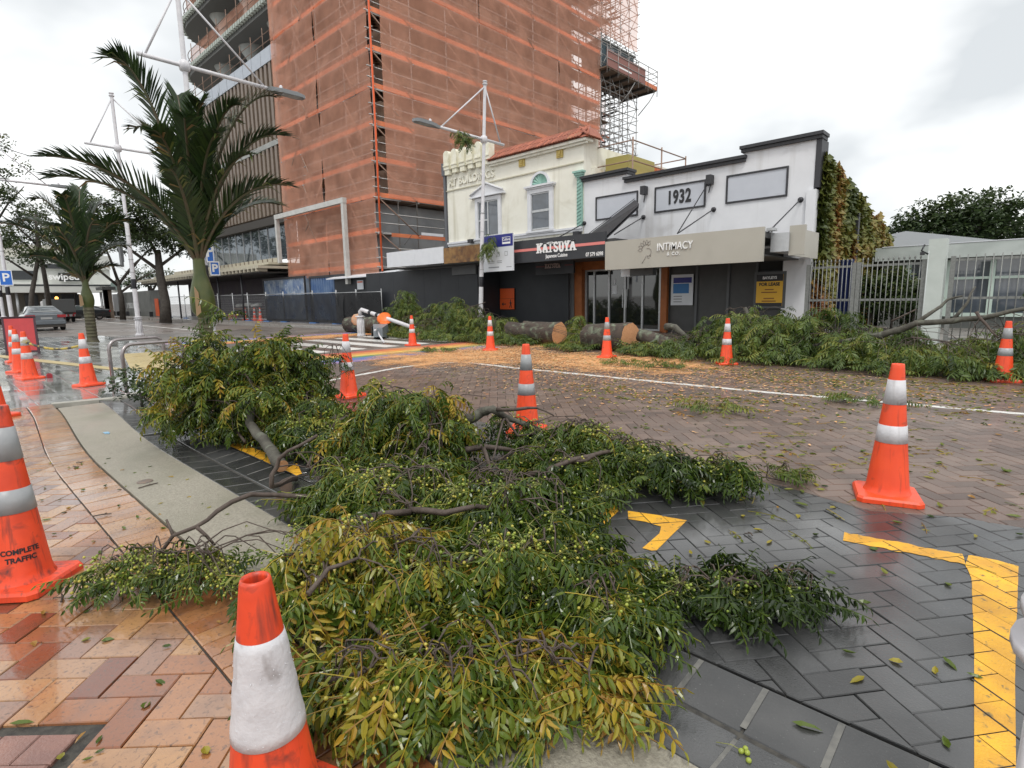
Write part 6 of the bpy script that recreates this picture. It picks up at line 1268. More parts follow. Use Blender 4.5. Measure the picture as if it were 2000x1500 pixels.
def comp_leaf(r, L=.32, npair=6, elev=.3, bend=1.6, ll=.068, lw=.025, tb=.35, tv=.12, low=False, end_yellow=0.0):
    mb = MB(); pts = []; p = Vector((0,0,0)); n = 12; yaw = r.uniform(-.35,.35)
    for i in range(n+1):
        s_ = i/n; a = elev-bend*s_; y_ = yaw*s_; pts.append(p.copy()); p = p+Vector((math.cos(a)*math.cos(y_), math.cos(a)*math.sin(y_), math.sin(a)))*(L/n)
    mb.tube(pts[::3] if low else pts[::2], .0022, 3, cap=False, t=min(1, tb+.25))
    k0 = 3
    for j in range(npair+1):
        f = .24+.76*j/npair; i = min(n-1, int(f*n)); q = pts[i]+(pts[i+1]-pts[i])*(f*n-i) if f < 1 else pts[n]
        tg = (pts[min(n, i+1)]-pts[max(0, i-1)]).normalized(); up = Vector((0,0,1)); sd = tg.cross(up); sd = sd.normalized() if sd.length > .05 else Vector((0,1,0)); nr = sd.cross(tg).normalized()
        if nr.z < 0 and abs(tg.z) < .9: nr = -nr
        size = .72+.35*math.sin(math.pi*min(1, .25+.75*j/npair))
        for s_ in (-1, 1):
            if j == npair and s_ == 1: continue
            a = R(r.uniform(48,66)) if j < npair else R(r.uniform(-8,8)); d = tg*math.cos(a)+sd*s_*math.sin(a)*1.0 - Vector((0,0,1))*r.uniform(.25,1.0) + nr*r.uniform(-.2,.2)
            t = min(1, max(0, tb+r.uniform(-tv,tv)+end_yellow*j/npair)); leaflet(mb, q, d, nr+sd*r.uniform(-.5,.5)*1.0, ll*size*r.uniform(.85,1.12), lw*size*r.uniform(.8,1.15), t, low, r.choice((r.uniform(-.1,.2), r.uniform(.1,.45))))
    return mb
# templates by droop class: 0 lifted, 1 arching, 2 hanging, 3 flat on the ground
def make_set(low, seed, npair, L, ll, lw, per=4):
    r = random.Random(seed); S_ = {}
    for c, (e_, b_) in enumerate(((.6,2.0),(.15,1.9),(-.5,1.0),(.12,.28),(1.0,1.1))):
        S_[c] = [comp_leaf(r, L*r.uniform(.85,1.15), npair, e_+r.uniform(-.12,.12), b_+r.uniform(-.25,.25), ll, lw, .34, .10, low, r.choice((0,0,0,.12))) for _ in range(per)]
    return S_
near_mb = make_set(False, 3, 6, .29, .056, .0195, 8); far_mb = make_set(True, 5, 6, .40, .105, .030)
def flat_set(S_):
    out = []; idx = {}
    for c, L in S_.items():
        idx[c] = []
        for m_ in L: idx[c].append(len(out)); out.append(arr(m_))
    return out, idx
NT, NI = flat_set(near_mb); FT, FI = flat_set(far_mb)
LEAFR = [(0,(.010,.022,.004)),(.22,(.026,.050,.007)),(.42,(.062,.106,.012)),(.60,(.125,.165,.020)),(.74,(.25,.24,.03)),(.88,(.40,.285,.028)),(1,(.28,.15,.03))]
M_leaf = leafmat('chinaberry_leaf', LEAFR, .27, .20); M_leaffar = leafmat('fallen_foliage', [(0,(.018,.034,.007)),(.25,(.045,.080,.013)),(.45,(.095,.145,.022)),(.65,(.18,.205,.035)),(.85,(.32,.27,.045)),(1,(.34,.18,.04))], .42, .25)
M_twig = mat('brown_twig_bark', (.060,.042,.034), .7, (.10,.075,.06), 25, bump=.4, bs=120); M_limb = mat('grey_green_bark', (.10,.095,.075), .75, (.055,.05,.04), 9, bump=.8, bs=60, stain=((.16,.17,.13), 6, .56, .7))
M_cut = mat('fresh_sawn_wood', (.56,.30,.15), .7, (.46,.22,.10), 30, bump=.3, bs=120, stain=((.33,.14,.06), 3, .58, .75)); M_berry = leafmat('green_berry', [(0,(.20,.27,.035)),(.5,(.30,.36,.055)),(1,(.46,.40,.07))], .28, .05); M_stalk = mat('pale_green_stalk', (.24,.25,.07), .55)
# berry clusters
def cluster(r, nb, big):
    st = MB(); be = MB(); vs, fs = ICO1 if big else ICO0; n = nb
    for k in range(n):
        a = r.uniform(0, 6.283); e_ = r.uniform(-.5,.9); L = r.uniform(.05,.15); d = Vector((math.cos(a)*math.cos(e_), math.sin(a)*math.cos(e_), math.sin(e_))); q = d*L-Vector((0,0,.25*L)); st.tube([(0,0,0), d*L*.5, q], .0011, 3, cap=False)
        rr = r.uniform(.0070,.0096); be.add([q+v*rr for v in vs], fs, sm=True, t=r.random())
    return arr(be), arr(st)
rc = random.Random(21); CL = [cluster(rc, rc.randint(9,16), True) for _ in range(6)]; CLf = [cluster(rc, rc.randint(9,15), False) for _ in range(4)]
leaf_cache = {}
def leaf_obj(k, Mx, tr, dt, parent, T_, mt):
    q = round(dt*8)/8; key = (id(T_), k, q)
    if key not in leaf_cache: V, F, T = T_[k]; leaf_cache[key] = np_mesh('leaf', V, F, np.clip(T+q, 0, 1), mt)
    o = link('leaf', leaf_cache[key], parent); o.matrix_local = Matrix([[*Mx[i], tr[i]] for i in range(3)]+[[0,0,0,1]]); return o
def sawn(mb_root, p, d, r, name='sawn_end'):
    m_ = Matrix.Translation(p) @ d.to_track_quat('Z','Y').to_matrix().to_4x4(); prof = [(0,.003),(r*.35,.002),(r*.7,.0015),(r*.97,0)]
    return part(name, mb_root, M_cut, ('lathe', prof[::-1], 16, 0, False, (0,0,0), False, False, .5, 0, m_))
def branch(label, limbs, blobs, nros, tint=0.0, tvar=.12, berries=.4, T_=None, I_=None, per=(8,13), singles=120, scale=.88, big=True, cuts=True, group='cut branches in the near heap', yellow=.0, mt=None, cat='branch', zmin=.012, ybias=None, base_z=0.0, perk=False):
    """limbs: list of (points, r0, r1); blobs: (cx, cy, r_across, r_along, angle, height, weight)"""
    T_ = T_ or NT; I_ = I_ or NI; mt = mt or M_leaf
    c0 = Vector((blobs[0][0], blobs[0][1], base_z)); o = thing('cut_branch', label, cat, c0, 0, group); nodes = []
    for pts, r0, r1 in limbs:
        P = [Vector(p) for p in pts]; Q = []
        for a, c in zip(P[:-1], P[1:]):
            n = max(2, int((c-a).length/.12))
            for i in range(n): t = i/n; Q.append(a+(c-a)*t+Vector((noise.noise(a*3+Vector((t*4,0,0))), noise.noise(a*5+Vector((0,t*4,0))), noise.noise(a*7+Vector((0,0,t*4)))))*min(.03, r0))
        Q.append(P[-1]); n = len(Q); rr = [r0+(r1-r0)*i/(n-1)+.1*r0*noise.noise(Q[i]*9) for i in range(n)]
        b = MB(); b.tube([q-c0 for q in Q], rr, 10 if r0 > .02 else 6); lb = b.build('limb', M_limb if r0 > .028 else M_twig, o); nodes += Q
        if cuts and r0 > .028: sawn(lb, Q[0]-c0+(Q[0]-Q[1]).normalized()*.002, (Q[0]-Q[1]).normalized(), r0*1.0)
    pl = []; bp = []; sp = []; tw = MB(); tot = sum(b[6] for b in blobs)
    for bi, (cx, cy, ra, rl_, an, h, wgt) in enumerate(blobs):
        for _ in range(max(1, int(nros*wgt/tot))):
            u = math.sqrt(rv.random())*.97; th = rv.uniform(0, 6.283); ca, sa = math.cos(an), math.sin(an); ex, ey = u*math.cos(th)*ra, u*math.sin(th)*rl_
            x, y = cx+ex*ca-ey*sa, cy+ex*sa+ey*ca; zt = h*math.sqrt(max(0, 1-u*u))*(.86+.55*noise.noise(Vector((x*3.1, y*3.1, 4.4)))); z = base_z+max(.02, zt*(1-.75*rv.random()**2.2)+.02+(rv.uniform(.03,.13)*min(1, h*2.2) if rv.random() < .14 else 0))
            out = math.atan2(y-cy, x-cx); p = Vector((x, y, z)); nl = rv.randint(*per); patch = noise.noise(Vector((x*1.4, y*1.4, 7.3+z)))
            tr_b = tint+patch*.20+yellow*max(0, noise.noise(Vector((x*2.6+5, y*2.6, 2.2)))-.08)*1.7
            if ybias: tr_b += ybias(x, y, z)
            zz = z-base_z
            if math.hypot(x+1.72, y-.98) < .17: continue
            if nodes and rv.random() < .75:
                nd = min(rv.sample(nodes, min(len(nodes), 14)), key=lambda q: (q-p).length); m_ = nd.lerp(p, .55)+Vector((rv.uniform(-.05,.05), rv.uniform(-.05,.05), .05+.12*(p-nd).length)); m_.z = max(m_.z, .015)
                tw.tube([nd-c0, nd.lerp(m_, .5)-c0+Vector((0,0,.02)), m_-c0, p-c0], [.0055*scale,.005*scale,.004*scale,.003*scale], 4, cap=False)
                if len(nodes) < 400: nodes.append(m_.copy()); nodes.append(nd.lerp(m_, .5)+Vector((0,0,.02)))
            for k in range(nl):
                az = out+rv.gauss(0, 1.25); rel = math.cos(az-out); cls = rv.choice((0,0,0,1,4)) if perk and zz > .18 else 3 if zz < .09 else (rv.choice((1,1,3,2)) if zz < .25 else rv.choice((0,1,1,2,2,2) if rel > -.2 else (0,1,1,2)))
                Mx = rotm(az, rv.uniform(-.25,.35), rv.uniform(-.6,.6), scale*rv.uniform(.6,1.25)); ti = rv.choice(I_[cls]); V = T_[ti][0]; zm = float((V @ Mx[2]).min()); pz = max(z+rv.uniform(-.02,.02), base_z+zmin-zm)
                if pz > z+.16: cls = 3; ti = rv.choice(I_[3]); V = T_[ti][0]; pz = max(z, base_z+zmin-float((V @ Mx[2]).min()))
                depth = (zt-zz)/(h+.05); pl.append((ti, Mx, (x-c0.x, y-c0.y, pz-c0.z), max(-.34, min(.56, tr_b+rv.gauss(0, tvar*.8)+(rv.uniform(.15,.42) if yellow > .15 and rv.random() < .13 else 0)))))
            if berries and rv.random() < berries*.8:
                C_ = CL if big else CLf; k = rv.randrange(len(C_)); Mx = rotm(rv.uniform(0, 6.28), 0, 0, scale*rv.uniform(.8,1.15)); pz = max(z+rv.uniform(.0,.05), base_z+.06); bp.append((k, Mx, (x-c0.x, y-c0.y, pz-c0.z), rv.uniform(-.3,.3)+tr_b)); 
    if tw.f: tw.build('twig', M_twig, o, kind='stuff')
    if singles:
        d = lambda q: (Vector(q[2])+c0-CO).length - .35*(q[2][2]); pl.sort(key=d); vis = pl[:singles]
        for q in vis: leaf_obj(*q, o, T_, mt)
        pl = pl[singles:]
    scatter_mesh('foliage', T_, pl, mt, o)
    if bp:
        C_ = CL if big else CLf
        scatter_mesh('berry', [c[0] for c in C_], bp, M_berry, o, smooth=True); scatter_mesh('berry_stalk', [c[1] for c in C_], bp, M_stalk, o)
    return o
g3 = lambda x, y, z: tuple(G(x, y, z))
va = lambda x, y: math.atan2(y, x)+math.pi/2        # axis across the view at a spot
# ---- the heap in the foreground
branch('tall leafy bush of cut branches at the far left end of the near heap', [([g3(552,908,.09), g3(522,868,.17), g3(485,826,.28), (-5.75,2.2,.62), (-5.95,2.2,.95)], .052, .02), ([(-5.3,2.1,.35), (-5.6,2.4,.6), (-5.75,2.5,.8)], .028, .012), ([(-5.75,2.2,.6), (-6.1,1.9,.75), (-6.2,1.7,.85)], .022, .008)],
       [(-5.85,2.25,.78,.55,va(-5.8,2.2),1.2,5), (-5.75,2.5,.42,.4,va(-5,2.7),.95,2), (-6.05,1.85,.5,.42,0,1.0,2.4), (-5.2,2.1,.3,.3,0,.55,1.0)], 150, -.01, .12, .22, singles=200, scale=1.05, yellow=.4, perk=True)
branch('low leafy tangle filling the gap between the tall bush and the middle clump', [([(-4.2,2.0,.05), (-4.5,2.3,.2), (-4.9,2.5,.3)], .018, .008), ([(-5.2,1.9,.1), (-5.7,1.9,.3)], .014,.007)],
       [(-4.75,2.4,.4,.34,0,.46,3), (-4.25,2.45,.34,.3,0,.46,2.4), (-5.15,2.5,.4,.3,0,.5,2), (-6.1,1.95,.42,.3,va(-6,1.9),.5,2.4), (-5.6,2.2,.4,.3,0,.45,1.6)], 105, .0, .13, .5, singles=150, scale=1.0, yellow=.3)
branch('drooping leafy clump in the middle of the near heap, yellow streaks', [([(-4.35,2.2,.08), (-3.95,2.45,.35), (-3.65,2.62,.55), (-3.45,2.7,.6)], .028, .012)], [(-3.62,2.6,.48,.36,va(-3.6,2.6),.84,4), (-3.25,2.32,.32,.3,0,.5,2), (-3.8,2.7,.26,.26,0,.6,1.2)], 95, .03, .14, .25, singles=220, scale=.95, yellow=.5)
branch('sawn grey limb with bare twigs lying across the middle of the near heap', [([g3(912,822,.36), g3(940,806,.42), g3(963,799,.46), g3(985,816,.36), g3(1060,846,.2)], .046, .018), ([g3(963,799,.45), g3(1010,800,.5), g3(1050,795,.5), g3(1082,812,.44)], .018, .007), ([g3(985,816,.36), g3(1012,850,.27), g3(1050,850,.22)], .014, .006), ([g3(880,880,.2), g3(945,872,.22), g3(1005,880,.17)], .028, .016), ([g3(945,872,.22), g3(958,915,.14), g3(962,950,.07)], .02, .009), ([g3(900,862,.24), g3(910,900,.14), g3(870,935,.06)], .013, .006), ([g3(985,816,.36), g3(975,850,.3), g3(960,905,.16)], .012,.005)],
       [(-2.85,3.55,.4,.2,va(-2.9,3.4),.34,3), (-3.3,3.35,.2,.2,0,.3,.8), (-2.55,2.95,.26,.18,0,.24,1.3)], 40, -.04, .12, .45, singles=150)
branch('berry-laden branch reaching right across the charcoal paving', [([g3(1030,930,.15), g3(1120,900,.25), g3(1200,880,.25), g3(1235,845,.28)], .02, .008), ([g3(1305,918,.10), g3(1370,915,.09), g3(1440,912,.06)], .013, .008), ([g3(1105,905,.2), g3(1150,898,.28), g3(1160,890,.3)], .013,.012)],
       [(-2.4,3.4,.5,.22,va(-2.3,3.3),.36,4), (-2.0,3.4,.4,.2,R(20),.28,3), (-1.62,3.62,.3,.1,va(-1.5,3.6)+.25,.13,1.6), (-2.3,2.95,.3,.18,0,.24,1.5)], 105, .02, .12, .85, singles=200, yellow=.12)
branch('broad green central mass of leaves and berries in the near heap', [([g3(800,998,.22), g3(870,1000,.25), g3(930,990,.26), g3(993,990,.22)], .02, .010), ([(-4.05,1.82,.02), g3(528,950,.2), g3(536,915,.30), g3(560,880,.42), g3(620,850,.5)], .022, .009), ([g3(700,1010,.28), g3(800,1000,.22)], .013,.02)],
       [(-2.5,2.0,.58,.28,va(-2.5,2.0),.36,4), (-2.1,2.2,.4,.26,va(-2,2.2),.30,3), (-3.0,1.75,.38,.26,0,.36,2), (-1.8,2.1,.24,.2,0,.2,1.0)], 170, -.01, .13, .75, singles=220, yellow=.10)
branch('long limb with sparse berry sprays reaching over the concrete strip to the bricks', [([(-3.05,1.72,.12), g3(490,965,.26), g3(420,1000,.26), g3(385,1030,.24), g3(340,1048,.20), g3(300,1090,.1)], .017, .008), ([g3(385,1030,.24), g3(420,1065,.14)], .010, .006), ([g3(340,1048,.2), g3(325,1015,.27)], .009,.006), ([g3(300,1090,.1), g3(240,1110,.1)], .006,.004)],
       [(-3.0,.58,.2,.14,va(-3,.5),.15,3), (-2.72,.76,.22,.16,0,.16,3), (-3.12,.45,.12,.08,0,.1,1.2), (-2.5,1.1,.24,.2,0,.22,1.2)], 60, -.02, .1, 1.0, per=(2,5), singles=120, scale=.7)
yb = lambda x, y, z: .09 if z > .15 else .0
branch('yellowing front clump of leaves and berries behind the nearest cone', [([g3(575,1090,.28), g3(680,1060,.3), g3(760,1050,.28)], .016, .008), ([g3(600,1160,.28), g3(640,1110,.34), g3(700,1090,.34)], .012,.007)],
       [(-2.05,1.15,.34,.2,va(-2,1.1),.38,4), (-1.8,1.28,.28,.2,0,.32,2.5), (-2.3,1.35,.3,.22,0,.34,2)], 92, .06, .16, .8, singles=240, yellow=.42, ybias=yb, scale=.82)
branch('berry clusters and drooping sprays in the front middle of the near heap', [([g3(1180,1145,.06), g3(1090,1150,.1), g3(970,1165,.14)], .012, .008), ([g3(720,1215,.15), g3(760,1250,.12), g3(795,1285,.08)], .010,.007), ([g3(880,1110,.25), g3(940,1090,.28), g3(1000,1100,.26)], .012,.007)],
       [(-1.6,1.65,.4,.24,va(-1.6,1.6),.30,4), (-1.4,1.92,.28,.2,va(-1.3,1.9),.2,3), (-1.2,1.68,.24,.18,0,.16,2)], 105, .03, .14, 1.0, singles=240, yellow=.5, scale=.8)
branch('fringe of yellow-edged leaves at the bottom of the near heap', [([g3(800,1280,.12), g3(880,1300,.15), g3(960,1290,.14)], .009, .006), ([g3(640,1330,.14), g3(720,1310,.17)], .009,.006)],
       [(-1.32,1.05,.26,.14,va(-1.3,1),.22,4), (-1.08,1.28,.2,.12,va(-1,1.3),.15,3), (-1.52,.84,.14,.1,0,.15,1.6), (-1.42,1.18,.2,.14,0,.22,1.5)], 84, .06, .18, .4, singles=260, yellow=.5, ybias=lambda x, y, z: .03, scale=.8)
branch('small separate leafy spray at the right tip of the near heap', [([g3(1390,1150,.1), g3(1430,1130,.15), g3(1500,1150,.08)], .009, .005)], [(-.87,2.28,.16,.1,va(-.85,2.3),.15,3), (-.72,2.44,.13,.06,va(-.7,2.5),.07,1.2), (-1.0,2.1,.14,.1,0,.12,1.2)], 44, -.04, .1, .4, singles=160, per=(4,8), scale=.75)
# sprig standing up behind the heap
branch('thin upright leafy sprig behind the middle of the near heap', [([g3(640,790,.2), g3(660,735,.52), g3(690,715,.58)], .008, .004), ([g3(860,790,.3), g3(905,770,.36), g3(950,775,.36)], .007,.004)], [(G(650,712,.5).x, G(650,712,.5).y,.22,.12,0,.25,1)], 9, -.12, .05, 0, per=(2,4), singles=30, scale=.9, base_z=.42, zmin=-.35)
# ---- heaps on the far side of the road
FGRP = 'branches heaped by the shops'
def fheap(label, limbs, blobs, n, tint=.02, **kw): return branch(label, limbs, blobs, int(n*1.5), tint, .14, 0, FT, FI, (6,11), 0, 1.0, False, True, FGRP, .10, M_leaffar, **kw)
fheap('left half of the long branch heap beside the boutique, tall and leafy', [([AY(1345,662,12.0), AY(1320,640,12.1), AY(1302,638,12.2)], .05,.09), ([AY(1455,600,12.2), AY(1470,640,12.1), AY(1500,668,12)], .04,.06), ([AY(1390,690,12), AY(1550,680,11.9), AY(1700,660,11.8)], .03,.05)],
      [(-5.0,12.35,.9,.8,0,.95,3), (-4.0,12.2,.9,.9,0,1.1,3), (-5.9,12.2,.6,.7,0,.5,1.4), (-3.1,12.1,.8,.9,0,.95,3), (-4.6,11.3,1.4,.5,0,.35,1.5), (-6.6,12.0,.5,.5,0,.25,.6)], 190)
fheap('right half of the long branch heap with a bare forked limb sticking out', [([AY(1640,672,11.7), AY(1720,655,11.6), AY(1790,632,11.5), AY(1860,627,11.5), AY(1925,618,11.5), AY(2020,600,11.5)], .07, .03), ([AY(1790,632,11.5), AY(1825,608,11.6), AY(1850,585,11.8), AY(1880,578,11.8)], .035,.012), ([AY(1860,627,11.5), AY(1890,590,11.6), AY(1905,560,11.8)], .03,.012), ([AY(1905,610,11.4), AY(1950,660,11.3)], .025,.012), ([AY(1780,660,11.3), AY(1830,665,11.2)], .02,.01), ([AY(1740,628,11.8), AY(1790,604,11.8)], .02,.012)],
      [(-2.1,12.1,.9,.9,0,.75,2.5), (-1.1,12.2,.9,.9,0,.62,2.2), (.0,12.2,.9,.9,0,.8,2.6), (1.0,12.4,.9,1.0,0,1.1,2.6), (-1.6,11.25,1.4,.5,0,.4,2), (.4,11.4,1.1,.55,0,.5,1.8), (.15,12.5,.5,.5,0,1.35,.7)], 205)
fheap('heap of leafy branches round the foot of the lamp post by the shops', [([AY(880,625,12.7), AY(920,600,12.9), AY(948,590,13)], .025,.01), ([AY(850,620,12.6), AY(900,660,12.4)], .04,.02)], [(-15.6,13.0,1.4,.8,0,1.25,3.2), (-14.2,12.7,1.1,.8,0,1.2,3), (-12.9,12.75,1.0,.7,0,.8,2), (-15.0,11.9,1.6,.5,0,.4,1.6), (-12.2,11.9,.8,.45,0,.3,.8)], 190, .06)
fheap('smaller upright heap of branches beside the black shade cloth', [([AY(775,650,13.0), AY(780,610,13.1), AY(770,575,13.2)], .03,.01)], [(-18.6,13.2,.9,.7,0,1.55,3), (-17.6,13.0,.8,.6,0,1.0,1.5), (-16.9,12.2,.8,.4,0,.4,.8)], 78, .03)
fheap('leafy spray resting on the cut logs before the glass doors', [([AY(1085,650,13.0), AY(1110,630,13.2)], .02,.01)], [(-9.75,13.2,.7,.45,0,.78,1)], 26, .1)
fheap('low sprays of leaves under the right-hand log', [([AY(1240,690,11.6), AY(1290,680,11.6)], .02,.01)], [(-6.6,11.6,.6,.35,0,.22,1), (-8.9,11.5,.5,.25,0,.12,.4), (-11.2,11.8,.6,.3,0,.25,.8)], 34, .06)
# sprays caught on the lamp post
def spray(label, P, n, r, h, tint): 
    o = branch(label, [([(P.x,P.y,P.z+.1),(P.x+.05,P.y,P.z-.3*h)], .012,.006)], [(P.x,P.y,r,r,0,h,1)], n, tint, .1, 0, FT, FI, (5,8), 0, .9, False, False, 'sprays caught on the lamp post', .05, M_leaffar, base_z=P.z-h*.6, zmin=-2); return o
spray('leafy spray snagged on the lamp arm high above the crossing', AY(898,258,13.3), 12, .24, .75, -.02); spray('leafy spray snagged beside the estate agent board', AY(956,482,14.45), 13, .2, .75, .02)
# small sprigs lying on the road
for k, (px, py, n) in enumerate(((855,688,4),(1285,720,5),(1205,712,3),(1475,938,4),(1395,805,3),(1700,790,4))):
    p = G(px, py); branch(['sprig of leaves lying on the orange end of the rainbow','sprig of leaves on the road in front of the logs','dark sprig at the foot of the middle cone by the logs','small sprig by the tip of the berry branch','pale scatter of shredded leaves in the middle of the brown road','sprig of leaves across the white edge line at the right'][k], [([(p.x-.3,p.y,.02),(p.x+.3,p.y+.05,.03)], .008,.005)], [(p.x,p.y,.35,.16,va(p.x,p.y),.05,1)], n*2, .08 if k != 4 else .28, .1, 0, FT if k != 3 else NT, FI if k != 3 else NI, (3,5), 0, .7, False, False, 'sprigs lying on the road', .1, M_leaffar)
# ---- logs
def log(label, a, c, r0, r1, fwd=True, lichen=True):
    a, c = Vector(a), Vector(c); o = thing('log', label, 'log', a, 0, 'sawn logs by the shops'); n = 13; P = [(c-a)*(i/(n-1)) for i in range(n)]; b = MB(); nn = 28; d = (c-a).normalized(); u = d.cross(Vector((0,0,1))).normalized(); w = u.cross(d)
    for i, p in enumerate(P):
        r = r0+(r1-r0)*i/(n-1)
        for k in range(nn): an = 2*math.pi*k/nn; q = u*math.cos(an)+w*math.sin(an); rr = r*(1+.10*noise.noise(Vector((math.cos(an)*2.0, math.sin(an)*2.0, i*.35+a.x)))+.05*noise.noise(Vector((k*1.7, i*.5, a.y)))-.03*(k % 2)); b.v.append(tuple(p+q*rr))
    for i in range(n-1):
        for k in range(nn): q = (k+1) % nn; b.face((i*nn+k, i*nn+q, (i+1)*nn+q, (i+1)*nn+k), 0, True)
    b.build('bark', M_bark, o)
    for p, dd, r, ring in ((P[0], -d, r0, 0), (P[-1], d, r1, n-1)):
        cf = MB(); pts = [Vector(b.v[ring*nn+k]) for k in range(nn)]; 
        if ring == 0: pts = pts[::-1]
        cf.add([p+dd*.015]+[q*1.0+dd*.002 for q in pts], [(0, 1+k, 1+(k+1) % nn) for k in range(nn)]); cf.build('sawn_face', M_cut, o)
    return o
M_bark = mat('wet_dark_bark', (.075,.055,.042), .75, (.04,.03,.024), 7, bump=1.0, bs=26, stain=((.16,.19,.13), 5, .52, .68))
log('long greenish trunk section lying behind the fallen beacon pole', (-22.2,12.9,.33), (-18.4,13.1,.36), .33, .33); log('dark log with sawn end facing left beside the lamp post', (-12.25,12.75,.33), (-11.1,12.95,.28), .30, .27)
log('mossy log with round sawn face left of the middle cone', (-11.3,12.5,.33), (-9.95,12.45,.33), .34, .33); log('thick log with large sawn face right of the middle cone', (-8.75,12.15,.32), (-7.35,12.0,.34), .33, .37)
log('short stub with sawn face tilted up at the right of the logs', (-6.15,12.0,.12), (-7.05,11.9,.44), .23, .15); log('small log end with sawn face under the white signal arm', (-15.9,11.9,.13), (-15.3,11.6,.14), .15, .15)
log('short log lying at the left foot of the boutique heap', (-6.4,12.1,.16), (-5.5,12.2,.2), .16, .14)
# ---- wall creeper
cv = athing('wall_creeper', 'red and green creeper covering the side wall of the white shop', 'creeper', (-4.9,22,0)); IVT = []
for k in range(5):
    b = MB(); r = random.Random(k)
    for j in range(4): a = r.uniform(0,6.28); leaflet(b, Vector((0,r.uniform(-.08,.08),r.uniform(-.08,.08))), Vector((r.uniform(.1,.5),math.cos(a)*.8,math.sin(a)*.5-.5)), Vector((1,r.uniform(-.4,.4),.5)), .20, .17, r.uniform(.3,.6), True, .3)
    IVT.append(arr(b))
pl = []
for _ in range(9500):
    y = 17.75+9.8*rv.random()**1.25; zt = 5.15-.165*(y-17.9)+.35*noise.noise(Vector((y*.9,1,1))); zb = .5+.5*noise.noise(Vector((y*.8,5,2)))+max(0, .7-(y-17.7)*.5); z = zb+(zt-zb)*rv.random(); n1 = noise.noise(Vector((y*.7, z*.35, 3))); n2 = noise.noise(Vector((y*1.6, z*.9, 9)))
    pl.append((rv.randrange(5), rotm(rv.uniform(-.5,.5), rv.uniform(-.3,.3), rv.uniform(-.6,.6), rv.uniform(.8,1.3)), (-4.93+.16*rv.random()+.22*max(0, n2)-0, y, z), n1*.55+n2*.25+(.22 if z < zb+.7 else 0)+.04))
for o_ in [scatter_mesh('foliage', IVT, [(k, m_, t_, d) for k, m_, t_, d in pl], leafmat('creeper_leaf', [(0,(.045,.065,.014)),(.3,(.11,.13,.025)),(.5,(.19,.18,.04)),(.7,(.30,.185,.05)),(.87,(.32,.12,.045)),(1,(.24,.07,.035))], .5, .2), cv)]: pass
b = MB()
for k in range(9): y = 18.2+k*1.0; b.tube([(-4.90,y,.2),(-4.88,y+.15,1.6),(-4.88,y-.1,3.0)], .02, 5)
b.build('stem', M_twig, cv, kind='stuff'); part('drainpipe', cv, M_rod, ('box', (-4.80,21.3,.2),(-4.62,21.5,3.9)))
# tarpaulin standing behind the fence
tp_ = athing('blue_tarpaulin', 'folded dark blue tarpaulin hanging behind the left fence panel', 'tarpaulin', (-4.2,17.6,0)); b = MB(); xa_, xb_ = XA(1633,560,17.6), XA(1660,560,17.6)
for i in range(7): x0_ = xa_+(xb_-xa_)*i/6; b.v += [(x0_,17.6+.08*(i%2),.2),(x0_+.05,17.6+.08*((i+1)%2),2.25)]
for i in range(6): b.face((2*i,2*i+2,2*i+3,2*i+1), 0, False)
b.build('sheet', mat('dark_blue_tarp', (.012,.02,.075), .45), tp_)
